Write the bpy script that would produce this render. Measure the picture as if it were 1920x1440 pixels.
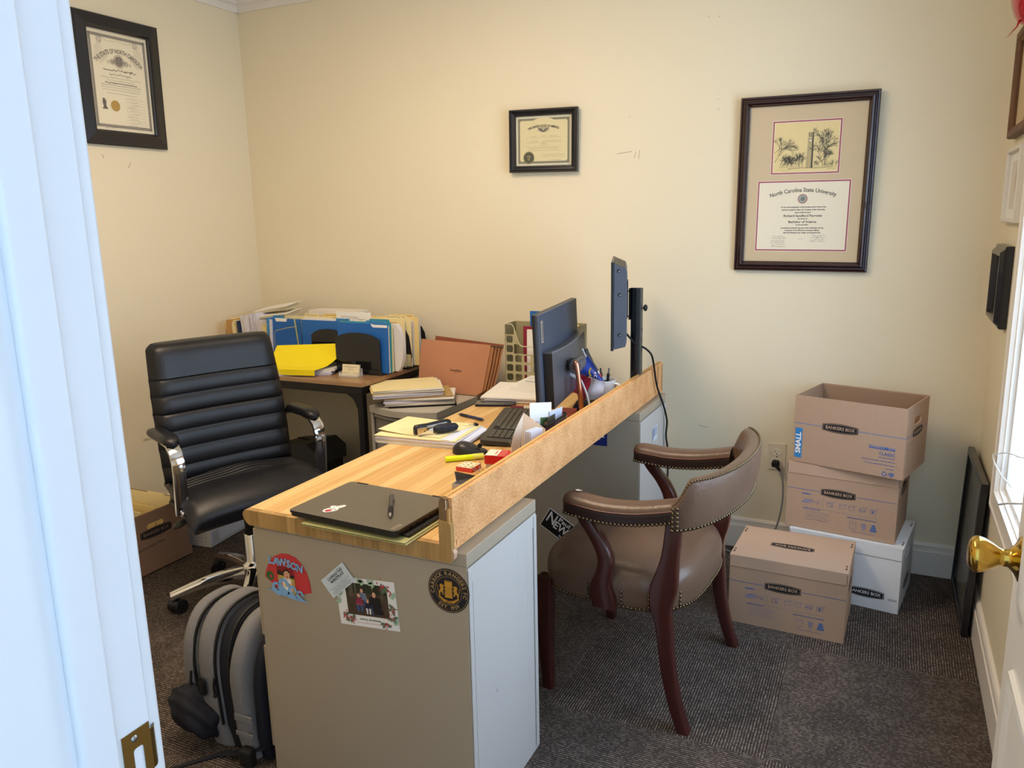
import bpy, bmesh, math, random
from mathutils import Vector, Matrix, Euler
from math import sin, cos, pi, radians as rad

# ------------------------------------------------------------------ scene, camera, light
for _o in list(bpy.data.objects):
    bpy.data.objects.remove(_o, do_unlink=True)
SC = bpy.context.scene
COL = SC.collection
SC.view_settings.view_transform = 'Standard'
SC.view_settings.look = 'None'
SC.view_settings.gamma = 1.0
SC.view_settings.use_curve_mapping = False
SC.view_settings.exposure = 0.70
SC.cycles.use_denoising = True
SC.cycles.max_bounces = 8
SC.cycles.diffuse_bounces = 5
SC.cycles.glossy_bounces = 4
SC.cycles.transmission_bounces = 6
SC.cycles.caustics_reflective = False
SC.cycles.caustics_refractive = False
SC.cycles.sample_clamp_indirect = 6.0

EYE = (0.0, 0.0, 1.40)
YAW, PITCH, ROLL = rad(25.685), rad(-11.736), rad(-1.216)
_fw = Vector((-sin(YAW) * cos(PITCH), cos(YAW) * cos(PITCH), sin(PITCH)))
_rt = Vector((cos(YAW), sin(YAW), 0))
_up = _rt.cross(_fw)
_r2 = _rt * cos(ROLL) + _up * sin(ROLL)
_u2 = -_rt * sin(ROLL) + _up * cos(ROLL)
cam_d = bpy.data.cameras.new('camera')
cam_d.lens = 1475.5 / 1920 * 36
cam_d.sensor_width = 36
cam_d.clip_start = 0.02
cam = bpy.data.objects.new('camera', cam_d)
COL.objects.link(cam)
cam.matrix_world = Matrix(((_r2.x, _u2.x, -_fw.x, EYE[0]), (_r2.y, _u2.y, -_fw.y, EYE[1]),
                           (_r2.z, _u2.z, -_fw.z, EYE[2]), (0, 0, 0, 1)))
SC.camera = cam

# daylight: an even, cool overcast sky outside the window and in the bright hall behind the doorway
W = bpy.data.worlds.new('sky')
SC.world = W
W.use_nodes = True
_bg = W.node_tree.nodes['Background']
_bg.inputs['Color'].default_value = (0.61, 0.785, 1.0, 1)
_bg.inputs['Strength'].default_value = 4.3


def area_light(name, loc, rot, sx, sy, power, color, portal=False):
    d = bpy.data.lights.new(name, 'AREA')
    d.shape = 'RECTANGLE'
    d.size, d.size_y = sx, sy
    d.energy = power
    d.color = color
    o = bpy.data.objects.new(name, d)
    COL.objects.link(o)
    o.location = loc
    o.rotation_euler = rot
    if portal:
        d.cycles.is_portal = True
    return o


# portals only guide sampling of the sky through the two openings
area_light('window_portal', (0.50, 2.07, 1.33), (0, rad(90), 0), 1.6, 1.3, 1, (1, 1, 1), True)
area_light('doorway_portal', (-0.19, 0.28, 1.02), (rad(90), 0, 0), 0.86, 2.1, 1, (1, 1, 1), True)

# ------------------------------------------------------------------ colour and materials
def srgb(c):
    if isinstance(c, str):
        c = [int(c[i:i + 2], 16) / 255 for i in (0, 2, 4)]
    return tuple((x / 12.92 if x <= 0.04045 else ((x + 0.055) / 1.055) ** 2.4) for x in c)


MATS = {}


def mat(name, color, rough=0.6, metal=0.0, var=0.06, scale=12.0, bump=0.0, bscale=120.0, coat=0.0,
        trans=0.0, alpha=1.0, emit=0.0, ior=1.45, stretch=None, sheen=0.0, spec=None):
    """principled material whose colour varies slightly through a procedural noise"""
    if name in MATS:
        return MATS[name]
    m = bpy.data.materials.new(name)
    m.use_nodes = True
    nt = m.node_tree
    b = nt.nodes['Principled BSDF']
    c = srgb(color)
    tc = nt.nodes.new('ShaderNodeTexCoord')
    mp = nt.nodes.new('ShaderNodeMapping')
    if stretch:
        mp.inputs['Scale'].default_value = stretch
    nt.links.new(tc.outputs['Object'], mp.inputs['Vector'])
    n = nt.nodes.new('ShaderNodeTexNoise')
    n.inputs['Scale'].default_value = scale
    n.inputs['Detail'].default_value = 3
    nt.links.new(mp.outputs['Vector'], n.inputs['Vector'])
    r = nt.nodes.new('ShaderNodeMapRange')
    r.inputs['To Min'].default_value = 1 - var
    r.inputs['To Max'].default_value = 1 + var
    nt.links.new(n.outputs['Fac'], r.inputs['Value'])
    mx = nt.nodes.new('ShaderNodeVectorMath')
    mx.operation = 'SCALE'
    mx.inputs[0].default_value = c
    nt.links.new(r.outputs['Result'], mx.inputs['Scale'])
    nt.links.new(mx.outputs['Vector'], b.inputs['Base Color'])
    b.inputs['Roughness'].default_value = rough
    b.inputs['Metallic'].default_value = metal
    b.inputs['Coat Weight'].default_value = coat
    b.inputs['IOR'].default_value = ior
    if spec is not None:
        b.inputs['Specular IOR Level'].default_value = spec
    if sheen:
        b.inputs['Sheen Weight'].default_value = sheen
    if trans:
        b.inputs['Transmission Weight'].default_value = trans
    b.inputs['Alpha'].default_value = alpha
    if emit:
        nt.links.new(mx.outputs['Vector'], b.inputs['Emission Color'])
        b.inputs['Emission Strength'].default_value = emit
    if bump:
        n2 = nt.nodes.new('ShaderNodeTexNoise')
        n2.inputs['Scale'].default_value = bscale
        n2.inputs['Detail'].default_value = 4
        nt.links.new(mp.outputs['Vector'], n2.inputs['Vector'])
        bp = nt.nodes.new('ShaderNodeBump')
        bp.inputs['Strength'].default_value = bump
        bp.inputs['Distance'].default_value = 0.002
        nt.links.new(n2.outputs['Fac'], bp.inputs['Height'])
        nt.links.new(bp.outputs['Normal'], b.inputs['Normal'])
    MATS[name] = m
    return m


class NG:
    """tiny helper to write node trees briefly"""
    def __init__(self, name, rough=0.7):
        self.m = bpy.data.materials.new(name)
        self.m.use_nodes = True
        self.nt = self.m.node_tree
        self.b = self.nt.nodes['Principled BSDF']
        self.b.inputs['Roughness'].default_value = rough
        self.tc = self.nt.nodes.new('ShaderNodeTexCoord').outputs['Object']
        MATS[name] = self.m

    def put(self, sock, v):
        if isinstance(v, bpy.types.NodeSocket):
            self.nt.links.new(v, sock)
        else:
            sock.default_value = v

    def math(self, op, a, b=None, c=None):
        n = self.nt.nodes.new('ShaderNodeMath')
        n.operation = op
        for i, v in enumerate((a, b, c)):
            if v is not None:
                self.put(n.inputs[i], v)
        return n.outputs[0]

    def sep(self, v=None):
        n = self.nt.nodes.new('ShaderNodeSeparateXYZ')
        self.put(n.inputs[0], v or self.tc)
        return n.outputs

    def comb(self, x, y, z):
        n = self.nt.nodes.new('ShaderNodeCombineXYZ')
        for i, v in enumerate((x, y, z)):
            self.put(n.inputs[i], v)
        return n.outputs[0]

    def noise(self, vec, scale=1.0, detail=2.0, rough=0.5):
        n = self.nt.nodes.new('ShaderNodeTexNoise')
        self.put(n.inputs['Vector'], vec)
        n.inputs['Scale'].default_value = scale
        n.inputs['Detail'].default_value = detail
        n.inputs['Roughness'].default_value = rough
        return n.outputs['Fac']

    def white(self, vec):
        n = self.nt.nodes.new('ShaderNodeTexWhiteNoise')
        self.put(n.inputs['Vector'], vec)
        return n.outputs['Value']

    def ramp(self, fac, stops):
        n = self.nt.nodes.new('ShaderNodeValToRGB')
        e = n.color_ramp.elements
        while len(e) < len(stops):
            e.new(0.5)
        for el, (p, c) in zip(e, stops):
            el.position = p
            el.color = (*srgb(c), 1)
        self.put(n.inputs[0], fac)
        return n.outputs[0]

    def mix(self, f, a, b):
        n = self.nt.nodes.new('ShaderNodeMix')
        n.data_type = 'RGBA'
        self.put(n.inputs[0], f)
        for s, v in ((n.inputs[6], a), (n.inputs[7], b)):
            if isinstance(v, str):
                s.default_value = (*srgb(v), 1)
            else:
                self.put(s, v)
        return n.outputs[2]

    def bump(self, h, strength=0.3, dist=0.002):
        n = self.nt.nodes.new('ShaderNodeBump')
        n.inputs['Strength'].default_value = strength
        n.inputs['Distance'].default_value = dist
        self.put(n.inputs['Height'], h)
        self.put(self.b.inputs['Normal'], n.outputs[0])

    def color(self, c):
        self.put(self.b.inputs['Base Color'], c)
        return self.m


# ------------------------------------------------------------------ mesh builder
I4 = Matrix.Identity(4)


def T(x=0, y=0, z=0):
    return Matrix.Translation((x, y, z))


def R(ax, deg):
    return Matrix.Rotation(rad(deg), 4, ax)


def S(x=1, y=1, z=1):
    return Matrix.Diagonal((x, y, z, 1))


# planes that carry print: text x runs right, y up, z out of the surface
FRONT = R('X', 90)                      # faces -y
RIGHTSIDE = R('Z', 90) @ R('X', 90)     # faces +x
LEFTSIDE = R('Z', -90) @ R('X', 90)     # faces -x
_txt = {}


def text_data(s, size, bold=0.0):
    k = (s, size, bold)
    if k not in _txt:
        cu = bpy.data.curves.new('t', 'FONT')
        cu.body = s
        cu.size = size
        cu.offset = bold
        cu.align_x = 'CENTER'
        cu.align_y = 'CENTER'
        cu.resolution_u = 2
        o = bpy.data.objects.new('t', cu)
        me = bpy.data.meshes.new_from_object(o)
        _txt[k] = ([v.co.copy() for v in me.vertices], [tuple(p.vertices) for p in me.polygons])
        bpy.data.objects.remove(o)
        bpy.data.meshes.remove(me)
        bpy.data.curves.remove(cu)
    return _txt[k]


class MB:
    """collects shapes and links them as ONE mesh object"""
    def __init__(self):
        self.v, self.f, self.mi, self.sm, self.mats = [], [], [], [], []
        self.wn = False

    def slot(self, m):
        if m not in self.mats:
            self.mats.append(m)
        return self.mats.index(m)

    def add(self, vs, fs, m, M=I4, smooth=False):
        n = len(self.v)
        self.v += [M @ Vector(p) for p in vs]
        k = self.slot(m)
        for f in fs:
            self.f.append(tuple(i + n for i in f))
            self.mi.append(k)
            self.sm.append(smooth)
        return self

    def bm(self, bm, m, M=I4, smooth=False):
        bm.verts.index_update()
        self.add([v.co for v in bm.verts], [[v.index for v in f.verts] for f in bm.faces], m, M, smooth)
        bm.free()
        return self

    def box(self, c, s, m, M=I4, bev=0.0, seg=2, smooth=None):
        b = bmesh.new()
        bmesh.ops.create_cube(b, size=1)
        for v in b.verts:
            v.co = Vector((v.co.x * s[0] + c[0], v.co.y * s[1] + c[1], v.co.z * s[2] + c[2]))
        if bev:
            self.wn = True
            bmesh.ops.bevel(b, geom=b.edges[:], offset=min(bev, min(s) * 0.49), segments=seg, affect='EDGES', profile=0.5)
        return self.bm(b, m, M, bool(bev) if smooth is None else smooth)

    def cyl(self, a, b, r, m, M=I4, n=16, r2=None, smooth=True):
        return self.tube([a, b], [r, r if r2 is None else r2], m, M, n)

    def tube(self, pts, r, m, M=I4, n=10, closed=False, flat=None, caps=True):
        """round (or, with flat=(w,h) factors, elliptic) section swept along points"""
        P = [Vector(p) for p in pts]
        if not isinstance(r, (list, tuple)):
            r = [r] * len(P)
        N = len(P)
        tang = []
        for i in range(N):
            if closed:
                t = P[(i + 1) % N] - P[i - 1]
            else:
                t = P[min(i + 1, N - 1)] - P[max(i - 1, 0)]
            tang.append(t.normalized() if t.length > 1e-9 else Vector((0, 0, 1)))
        u = tang[0].orthogonal().normalized()
        if flat:
            ref = Vector((0, 0, 1))
            if abs(tang[0].dot(ref)) > 0.9:
                ref = Vector((1, 0, 0))
            u = ref.cross(tang[0]).normalized()
        vs = []
        for i in range(N):
            t = tang[i]
            u = (u - t * u.dot(t)).normalized()
            w = t.cross(u)
            fx, fy = flat if flat else (1, 1)
            for k in range(n):
                a = 2 * pi * k / n
                vs.append(P[i] + u * cos(a) * r[i] * fx + w * sin(a) * r[i] * fy)
        fs = []
        for i in range(N if closed else N - 1):
            j = (i + 1) % N
            for k in range(n):
                l = (k + 1) % n
                fs.append((i * n + k, i * n + l, j * n + l, j * n + k))
        if caps and not closed:
            fs.append(tuple(range(n))[::-1])
            fs.append(tuple((N - 1) * n + k for k in range(n)))
        return self.add(vs, fs, m, M, True)

    def loft(self, rings, m, M=I4, smooth=True, closed_ring=True, caps=True):
        n = len(rings[0])
        vs = [p for r in rings for p in r]
        fs = []
        for i in range(len(rings) - 1):
            for k in range(n if closed_ring else n - 1):
                l = (k + 1) % n
                fs.append((i * n + k, i * n + l, (i + 1) * n + l, (i + 1) * n + k))
        if caps and closed_ring:
            fs.append(tuple(range(n))[::-1])
            fs.append(tuple((len(rings) - 1) * n + k for k in range(n)))
        return self.add(vs, fs, m, M, smooth)

    def lathe(self, prof, m, M=I4, n=24, caps=True):
        rings = [[(r * cos(2 * pi * k / n), r * sin(2 * pi * k / n), z) for k in range(n)] for r, z in prof]
        return self.loft(rings, m, M, True, True, caps)

    def prism(self, poly, z0, z1, m, M=I4, smooth=False):
        n = len(poly)
        vs = [(x, y, z0) for x, y in poly] + [(x, y, z1) for x, y in poly]
        fs = [tuple(range(n))[::-1], tuple(range(n, 2 * n))]
        fs += [(k, (k + 1) % n, (k + 1) % n + n, k + n) for k in range(n)]
        return self.add(vs, fs, m, M, smooth)

    def ball(self, c, r, m, M=I4, n=8, s=(1, 1, 1)):
        b = bmesh.new()
        bmesh.ops.create_uvsphere(b, u_segments=n, v_segments=max(4, n * 3 // 4), radius=1)
        for v in b.verts:
            v.co = Vector((v.co.x * r * s[0] + c[0], v.co.y * r * s[1] + c[1], v.co.z * r * s[2] + c[2]))
        return self.bm(b, m, M, True)

    # ---- flat print on a plane matrix (x right, y up, z out)
    def poly(self, pts, m, M=I4, z=0.0003):
        return self.add([(x, y, z) for x, y in pts], [tuple(range(len(pts)))], m, M)

    def rect(self, cx, cy, w, h, m, M=I4, z=0.0003):
        return self.poly([(cx - w / 2, cy - h / 2), (cx + w / 2, cy - h / 2), (cx + w / 2, cy + h / 2), (cx - w / 2, cy + h / 2)], m, M, z)

    def disc(self, cx, cy, r, m, M=I4, z=0.0003, n=40, ry=None):
        ry = ry or r
        return self.poly([(cx + r * cos(2 * pi * k / n), cy + ry * sin(2 * pi * k / n)) for k in range(n)], m, M, z)

    def ring(self, cx, cy, r0, r1, m, M=I4, z=0.0003, n=48, a0=0, a1=360):
        vs, fs = [], []
        for k in range(n + 1):
            a = rad(a0 + (a1 - a0) * k / n)
            vs += [(cx + r0 * cos(a), cy + r0 * sin(a), z), (cx + r1 * cos(a), cy + r1 * sin(a), z)]
        fs = [(2 * k, 2 * k + 1, 2 * k + 3, 2 * k + 2) for k in range(n)]
        return self.add(vs, fs, m, M)

    def stroke(self, pts, w, m, M=I4, z=0.0003):
        for (x0, y0), (x1, y1) in zip(pts[:-1], pts[1:]):
            dx, dy = x1 - x0, y1 - y0
            l = math.hypot(dx, dy) or 1e-9
            nx, ny = -dy / l * w / 2, dx / l * w / 2
            ex, ey = dx / l * w * 0.2, dy / l * w * 0.2
            self.poly([(x0 + nx - ex, y0 + ny - ey), (x0 - nx - ex, y0 - ny - ey), (x1 - nx + ex, y1 - ny + ey), (x1 + nx + ex, y1 + ny + ey)][::1], m, M, z)
        return self

    def frame2d(self, cx, cy, w, h, t, m, M=I4, z=0.0003):
        x0, x1, y0, y1 = cx - w / 2, cx + w / 2, cy - h / 2, cy + h / 2
        self.rect(cx, y1 - t / 2, w, t, m, M, z)
        self.rect(cx, y0 + t / 2, w, t, m, M, z)
        self.rect(x0 + t / 2, cy, t, h, m, M, z)
        self.rect(x1 - t / 2, cy, t, h, m, M, z)
        return self

    def scribble(self, cx, cy, w, h, m, M=I4, z=0.0003, seed=0, lw=0.0004, step=None):
        r = random.Random(seed)
        step = step or h * 0.55
        n = max(3, int(w / step))
        pts = [(cx - w / 2 + w * k / n, cy + h * (r.random() - 0.5) * (1.4 if r.random() < 0.15 else 0.8)) for k in range(n + 1)]
        return self.stroke(pts, lw, m, M, z)

    def text(self, s, size, m, M=I4, at=(0, 0), z=0.0003, width=None, arc=None, bold=0.0, lean=0.0):
        """lettering; width squeezes it to that width, arc = radius of the circle it bends along (+ = arched up)"""
        vs, fs = text_data(s, size, bold)
        x0, x1 = min(v.x for v in vs), max(v.x for v in vs)
        k = (width / (x1 - x0)) if width else 1.0
        out = []
        for v in vs:
            x, y = (v.x - (x0 + x1) / 2) * k + lean * v.y, v.y
            if arc:
                a = x / arc
                rr = arc + y
                x, y = rr * sin(a), rr * cos(a) - arc
            out.append((x + at[0], y + at[1], z))
        self.add(out, fs, m, M)
        return self

    def build(self, name, parent=None, loc=None, rz=None, label=None):
        me = bpy.data.meshes.new(name)
        me.from_pydata(self.v, [], self.f)
        for m in self.mats:
            me.materials.append(m)
        me.polygons.foreach_set('material_index', self.mi)
        me.polygons.foreach_set('use_smooth', self.sm)
        me.update()
        if any(self.sm):
            try:
                me.set_sharp_from_angle(angle=rad(50))
            except Exception:
                pass
        o = bpy.data.objects.new(name, me)
        COL.objects.link(o)
        if self.wn:
            md = o.modifiers.new('weighted', 'WEIGHTED_NORMAL')
            md.keep_sharp = True
        if parent:
            o.parent = parent
        if loc:
            o.location = loc
        if rz is not None:
            o.rotation_euler = (0, 0, rad(rz))
        if label:
            o['label'] = label
        return o


def modify(o, kind, **kw):
    md = o.modifiers.new(kind.lower(), kind)
    for k, v in kw.items():
        setattr(md, k, v)
    return o


def tag(o, label, cat, group=None, kind=None):
    o['label'] = label
    o['category'] = cat
    if group:
        o['group'] = group
    if kind:
        o['kind'] = kind
    return o


def thing(name, label, cat, loc=(0, 0, 0), rz=0, group=None, rot=None):
    o = bpy.data.objects.new(name, None)
    o.empty_display_size = 0.05
    COL.objects.link(o)
    o.location = loc
    o.rotation_euler = rot if rot else (0, 0, rad(rz))
    return tag(o, label, cat, group)


def struct(o):
    o['kind'] = 'structure'
    return o


def rrect(w, h, r, n=5, cx=0, cy=0):
    """rounded rectangle outline, counter-clockwise"""
    pts = []
    for sx, sy, a0 in ((1, -1, -90), (1, 1, 0), (-1, 1, 90), (-1, -1, 180)):
        for k in range(n + 1):
            a = rad(a0 + 90 * k / n)
            pts.append((cx + sx * (w / 2 - r) + r * cos(a), cy + sy * (h / 2 - r) + r * sin(a)))
    return pts


def plate_hole(outer_w, outer_h, hole, m, mb, M, thick, cx=0, cy=0):
    """rectangular plate (xy, from z=-thick to 0) with one hole given as a ccw outline of 4*(n+1) points"""
    n = len(hole)
    q = n // 4
    out = []
    cs = [(1, -1), (1, 1), (-1, 1), (-1, -1)]
    for i in range(n):
        sx, sy = cs[i // q]
        out.append((cx + sx * outer_w / 2, cy + sy * outer_h / 2))
    vs, fs = [], []
    for z in (0, -thick):
        vs += [(x, y, z) for x, y in out] + [(x, y, z) for x, y in hole]
    for k in range(n):
        l = (k + 1) % n
        fs.append((k, l, n + l, n + k))
        fs.append((2 * n + k, 3 * n + k, 3 * n + l, 2 * n + l))
        fs.append((n + k, n + l, 3 * n + l, 3 * n + k))
        fs.append((l, k, 2 * n + k, 2 * n + l))
    # drop zero-area repeats
    good = []
    for f in fs:
        p = [tuple(round(c, 6) for c in vs[i]) for i in f]
        g = [f[i] for i in range(4) if p[i] != p[i - 1]]
        if len(g) > 2:
            good.append(tuple(g))
    mb.add(vs, good, m, M)


# ------------------------------------------------------------------ shared materials
WALLP = mat('cream wall paint', 'E7DDC3', 0.62, var=0.015, scale=3, bump=0.12, bscale=500)
TRIMP = mat('white trim paint', 'E6E1DA', 0.35, var=0.02, scale=5)
CEILP = mat('ceiling paint', 'F1ECE2', 0.8, var=0.02)
DOORP = mat('white door paint', 'E0DEDA', 0.3, var=0.015, scale=4)
BRASS = mat('polished brass', 'C9A24A', 0.13, 1.0, var=0.05)
ABRASS = mat('brushed brass', '8F7440', 0.32, 1.0, var=0.1, scale=30)
CHROME = mat('chrome', 'D9D9DB', 0.09, 1.0, var=0.02)
STEEL = mat('bare steel', 'A5A7AA', 0.3, 1.0, var=0.05)
BLACKP = mat('black plastic', '17181B', 0.42, var=0.1)
BLACKM = mat('matt black metal', '121317', 0.5, var=0.1)
RUBBER = mat('black rubber', '0E0F12', 0.75, var=0.1)
PAPER = mat('white paper', 'E8E6E2', 0.75, var=0.02, scale=30)
PAPER2 = mat('off-white paper', 'DAD4CA', 0.75, var=0.03, scale=30)
MANILA = mat('manila card', 'E6CE8E', 0.7, var=0.03, scale=20)
MANILA2 = mat('pale manila card', 'EADBA8', 0.7, var=0.03, scale=20)
INK = mat('black ink', '16141A', 0.7, var=0.02)
GINK = mat('grey ink', '6A665F', 0.7, var=0.02)
WHITEP = mat('white print', 'ECECEC', 0.5, var=0.01)
GLASS = mat('clear glass', 'FFFFFF', 0.0, var=0.0, alpha=0.06)
BINK = mat('blue ink', '4A5A96', 0.7, var=0.03)

g = NG('loop carpet', 0.95)
x, y, z = g.sep()
tx = g.math('FLOOR', g.math('DIVIDE', g.math('ADD', x, 0.82), 0.61))
ty = g.math('FLOOR', g.math('DIVIDE', g.math('ADD', y, -1.92), 0.61))
chk = g.math('FLOORED_MODULO', g.math('ADD', tx, ty), 2.0)
inv = g.math('SUBTRACT', 1.0, chk)
u = g.math('ADD', g.math('MULTIPLY', x, chk), g.math('MULTIPLY', y, inv))
v = g.math('ADD', g.math('MULTIPLY', y, chk), g.math('MULTIPLY', x, inv))
wob = g.math('MULTIPLY', g.noise(g.comb(g.math('MULTIPLY', u, 25), g.math('MULTIPLY', v, 25), 0), 1, 2), 0.006)
vv = g.math('DIVIDE', g.math('ADD', v, wob), 0.0078)
row = g.math('FLOOR', vv)
rib = g.math('SINE', g.math('MULTIPLY', g.math('FRACT', vv), pi))
loops = g.math('FLOOR', g.math('ADD', g.math('DIVIDE', u, 0.006), g.math('MULTIPLY', g.math('FLOORED_MODULO', row, 2.0), 0.5)))
wn = g.white(g.comb(row, loops, 0.5))
rib = g.math('ADD', 0.12, g.math('MULTIPLY', rib, 0.88))
hgt = g.math('MULTIPLY', rib, g.math('ADD', 0.52, g.math('MULTIPLY', wn, 0.48)))
big = g.noise(g.comb(x, y, 0), 9, 3)
fac = g.math('ADD', g.math('MULTIPLY', hgt, 0.85), g.math('MULTIPLY', g.math('SUBTRACT', big, 0.5), 0.35))
g.color(g.ramp(fac, [(0.06, '1A1412'), (0.34, '3A302B'), (0.60, '5C5049'), (0.90, '8B8078')]))
g.bump(hgt, 0.9, 0.004)
CARPET = g.m


def slab(name, x0, x1, y0, y1, z0, z1, m):
    return struct(MB().box(((x0 + x1) / 2, (y0 + y1) / 2, (z0 + z1) / 2), (x1 - x0, y1 - y0, z1 - z0), m).build(name))


XL, XR, YB, YF, ZC = -3.097, 0.345, 3.30, 0.44, 2.55
slab('floor', XL - 0.1, XR + 0.1, -1.32, YB + 0.1, -0.08, 0, CARPET)
slab('ceiling', XL - 0.1, XR + 0.1, YF - 0.12, YB + 0.1, ZC, ZC + 0.08, CEILP)
# unseen hall shell, added to dim the sky on the jamb, ends partly open
HALLP = mat('cool white bounce paint', 'D3DEE8', 0.6)  # coolness picked for the light it bounces onto the jamb
slab('wall_hall_blocker', -2.2, 2.0, -1.32, -1.22, 0, ZC, HALLP)
slab('wall_end_blocker', 1.95, 2.05, -1.32, YF - 0.12, 0, 1.15, HALLP)  # end wall and header added to narrow the sky reaching the jamb
slab('wall_header_blocker', 1.95, 2.05, -1.32, YF - 0.12, 1.85, ZC, HALLP)
slab('floor_hall_blocker', XR + 0.1, 2.0, -1.32, YF - 0.12, -0.08, 0, CARPET)
slab('ceiling_hall_blocker', -2.2, 2.0, -1.32, YF - 0.12, ZC, ZC + 0.08, CEILP)
w = MB().box(((XL + XR) / 2, YB + 0.05, ZC / 2), (XR - XL + 0.2, 0.1, ZC), WALLP)
SCUFF = mat('wall scuff', 'A08E6C', 0.8)
Mb = T(0, YB, 0) @ FRONT
for a, b, c, d in ((-1.075, 1.665, -1.01, 1.672), (-1.0, 1.645, -0.99, 1.668), (-0.98, 1.64, -0.975, 1.675), (-0.70, 0.52, -0.66, 0.515), (-0.66, 1.81, -0.655, 1.815)):
    w.stroke([(a, b), (c, d)], 0.002, SCUFF, Mb)
for a, b in ((-0.705, 2.16), (-0.665, 2.155), (-0.66, 1.85), (-1.02, 1.81)):
    w.disc(a, b, 0.002, SCUFF, Mb, n=6)
struct(w.build('wall_back'))
w = MB().box((XL - 0.05, (YF + YB) / 2, ZC / 2), (0.1, YB - YF + 0.2, ZC), WALLP)
Ml = T(XL, 0, 0) @ RIGHTSIDE
for a, b, c, d in ((2.545, 1.665, 2.555, 1.68), (2.555, 1.683, 2.56, 1.686), (2.42, 1.715, 2.425, 1.70)):
    w.stroke([(a, b), (c, d)], 0.003, SCUFF, Ml)
struct(w.build('wall_left'))
# right wall around its window
WY0, WY1, WZ0, WZ1 = 1.52, 2.655, 0.575, 2.12
w = MB()
for y0, y1, z0, z1 in ((YF - 0.12, WY0, 0, ZC), (WY1, YB + 0.1, 0, ZC), (WY0, WY1, 0, WZ0), (WY0, WY1, WZ1, ZC)):
    w.box((XR + 0.05, (y0 + y1) / 2, (z0 + z1) / 2), (0.1, y1 - y0, z1 - z0), WALLP)
struct(w.build('wall_right'))
# the wall the doorway is in
JX0, JX1 = -0.592, 0.215
w = MB()
for x0, x1, z0, z1 in ((XL - 0.1, JX0 - 0.02, 0, ZC), (JX1 + 0.02, XR + 0.1, 0, ZC), (JX0 - 0.02, JX1 + 0.02, 2.07, ZC)):
    w.box(((x0 + x1) / 2, YF - 0.085, (z0 + z1) / 2), (x1 - x0, 0.17, z1 - z0), WALLP)
struct(w.build('wall_front'))

# crown: small cove in two steps
def molding(name, pts, a, b, inward, m=TRIMP):
    """pts = (distance from wall, height) outline swept along the wall foot a->b; inward = unit vector into the room"""
    A, B, N = Vector((*a, 0)), Vector((*b, 0)), Vector((*inward, 0))
    mb = MB()
    r = [[tuple(P + N * d + Vector((0, 0, h))) for d, h in pts] for P in (A, B)]
    mb.loft(r, m, smooth=False)
    return struct(mb.build(name))


crown = [(0, ZC), (0, ZC - 0.09), (0.008, ZC - 0.09), (0.012, ZC - 0.06), (0.03, ZC - 0.052), (0.032, ZC - 0.045), (0.06, ZC - 0.012), (0.066, ZC - 0.01), (0.066, ZC)]
base = [(0, 0), (0.016, 0), (0.016, 0.098), (0.013, 0.10), (0.012, 0.112), (0.013, 0.122), (0.009, 0.130), (0, 0.132)]
molding('trim_1', crown, (XL, YB), (XR, YB), (0, -1))
molding('trim_2', crown, (XL, YF), (XL, YB), (1, 0))
molding('trim_3', crown, (XR, YF), (XR, YB), (-1, 0))
molding('baseboard_back', base, (XL, YB), (XR, YB), (0, -1))
molding('baseboard_left', base, (XL, YF), (XL, YB), (1, 0))
molding('baseboard_right', base, (XR, YF), (XR, YB - 0.016), (-1, 0))

# window in the right wall
def sweep_frame(mb, w_, h_, prof, m, M):
    """mitred rectangular frame; prof = (inset from outer edge, height out of plane)"""
    rings = []
    for o, zz in prof:
        a, b = w_ / 2 - o, h_ / 2 - o
        rings.append([(-a, -b, zz), (a, -b, zz), (a, b, zz), (-a, b, zz)])
    mb.loft(rings, m, M, smooth=False, caps=False)


Mw = T(XR, (WY0 + WY1) / 2, (WZ0 + WZ1) / 2) @ LEFTSIDE
wn_ = bpy.data.objects.new('window_1', None)
COL.objects.link(wn_)
struct(wn_)
mb = MB()
ww, wh = WY1 - WY0, WZ1 - WZ0
sweep_frame(mb, ww + 0.15, wh + 0.15, [(0, 0), (0, 0.018), (0.012, 0.02), (0.016, 0.016), (0.05, 0.014), (0.054, 0.017), (0.066, 0.017), (0.072, 0.006), (0.0765, 0.004), (0.0765, -0.099)], TRIMP, Mw)
mb.build('window_casing', wn_)
mb = MB()
SASH = mat('white vinyl sash', 'EDF0F4', 0.3, var=0.01)
sweep_frame(mb, ww - 0.0032, wh - 0.0032, [(0, -0.012), (0.014, -0.010), (0.018, -0.018), (0.018, -0.05), (0, -0.05)], SASH, Mw)
mb.rect(0, 0.05, ww - 0.03, 0.03, SASH, Mw, z=-0.02)
mb.build('sash', wn_)
mb = MB()
mb.rect(0, 0, ww - 0.03, wh - 0.03, GLASS, Mw, z=-0.035)
mb.build('pane', wn_)

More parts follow.
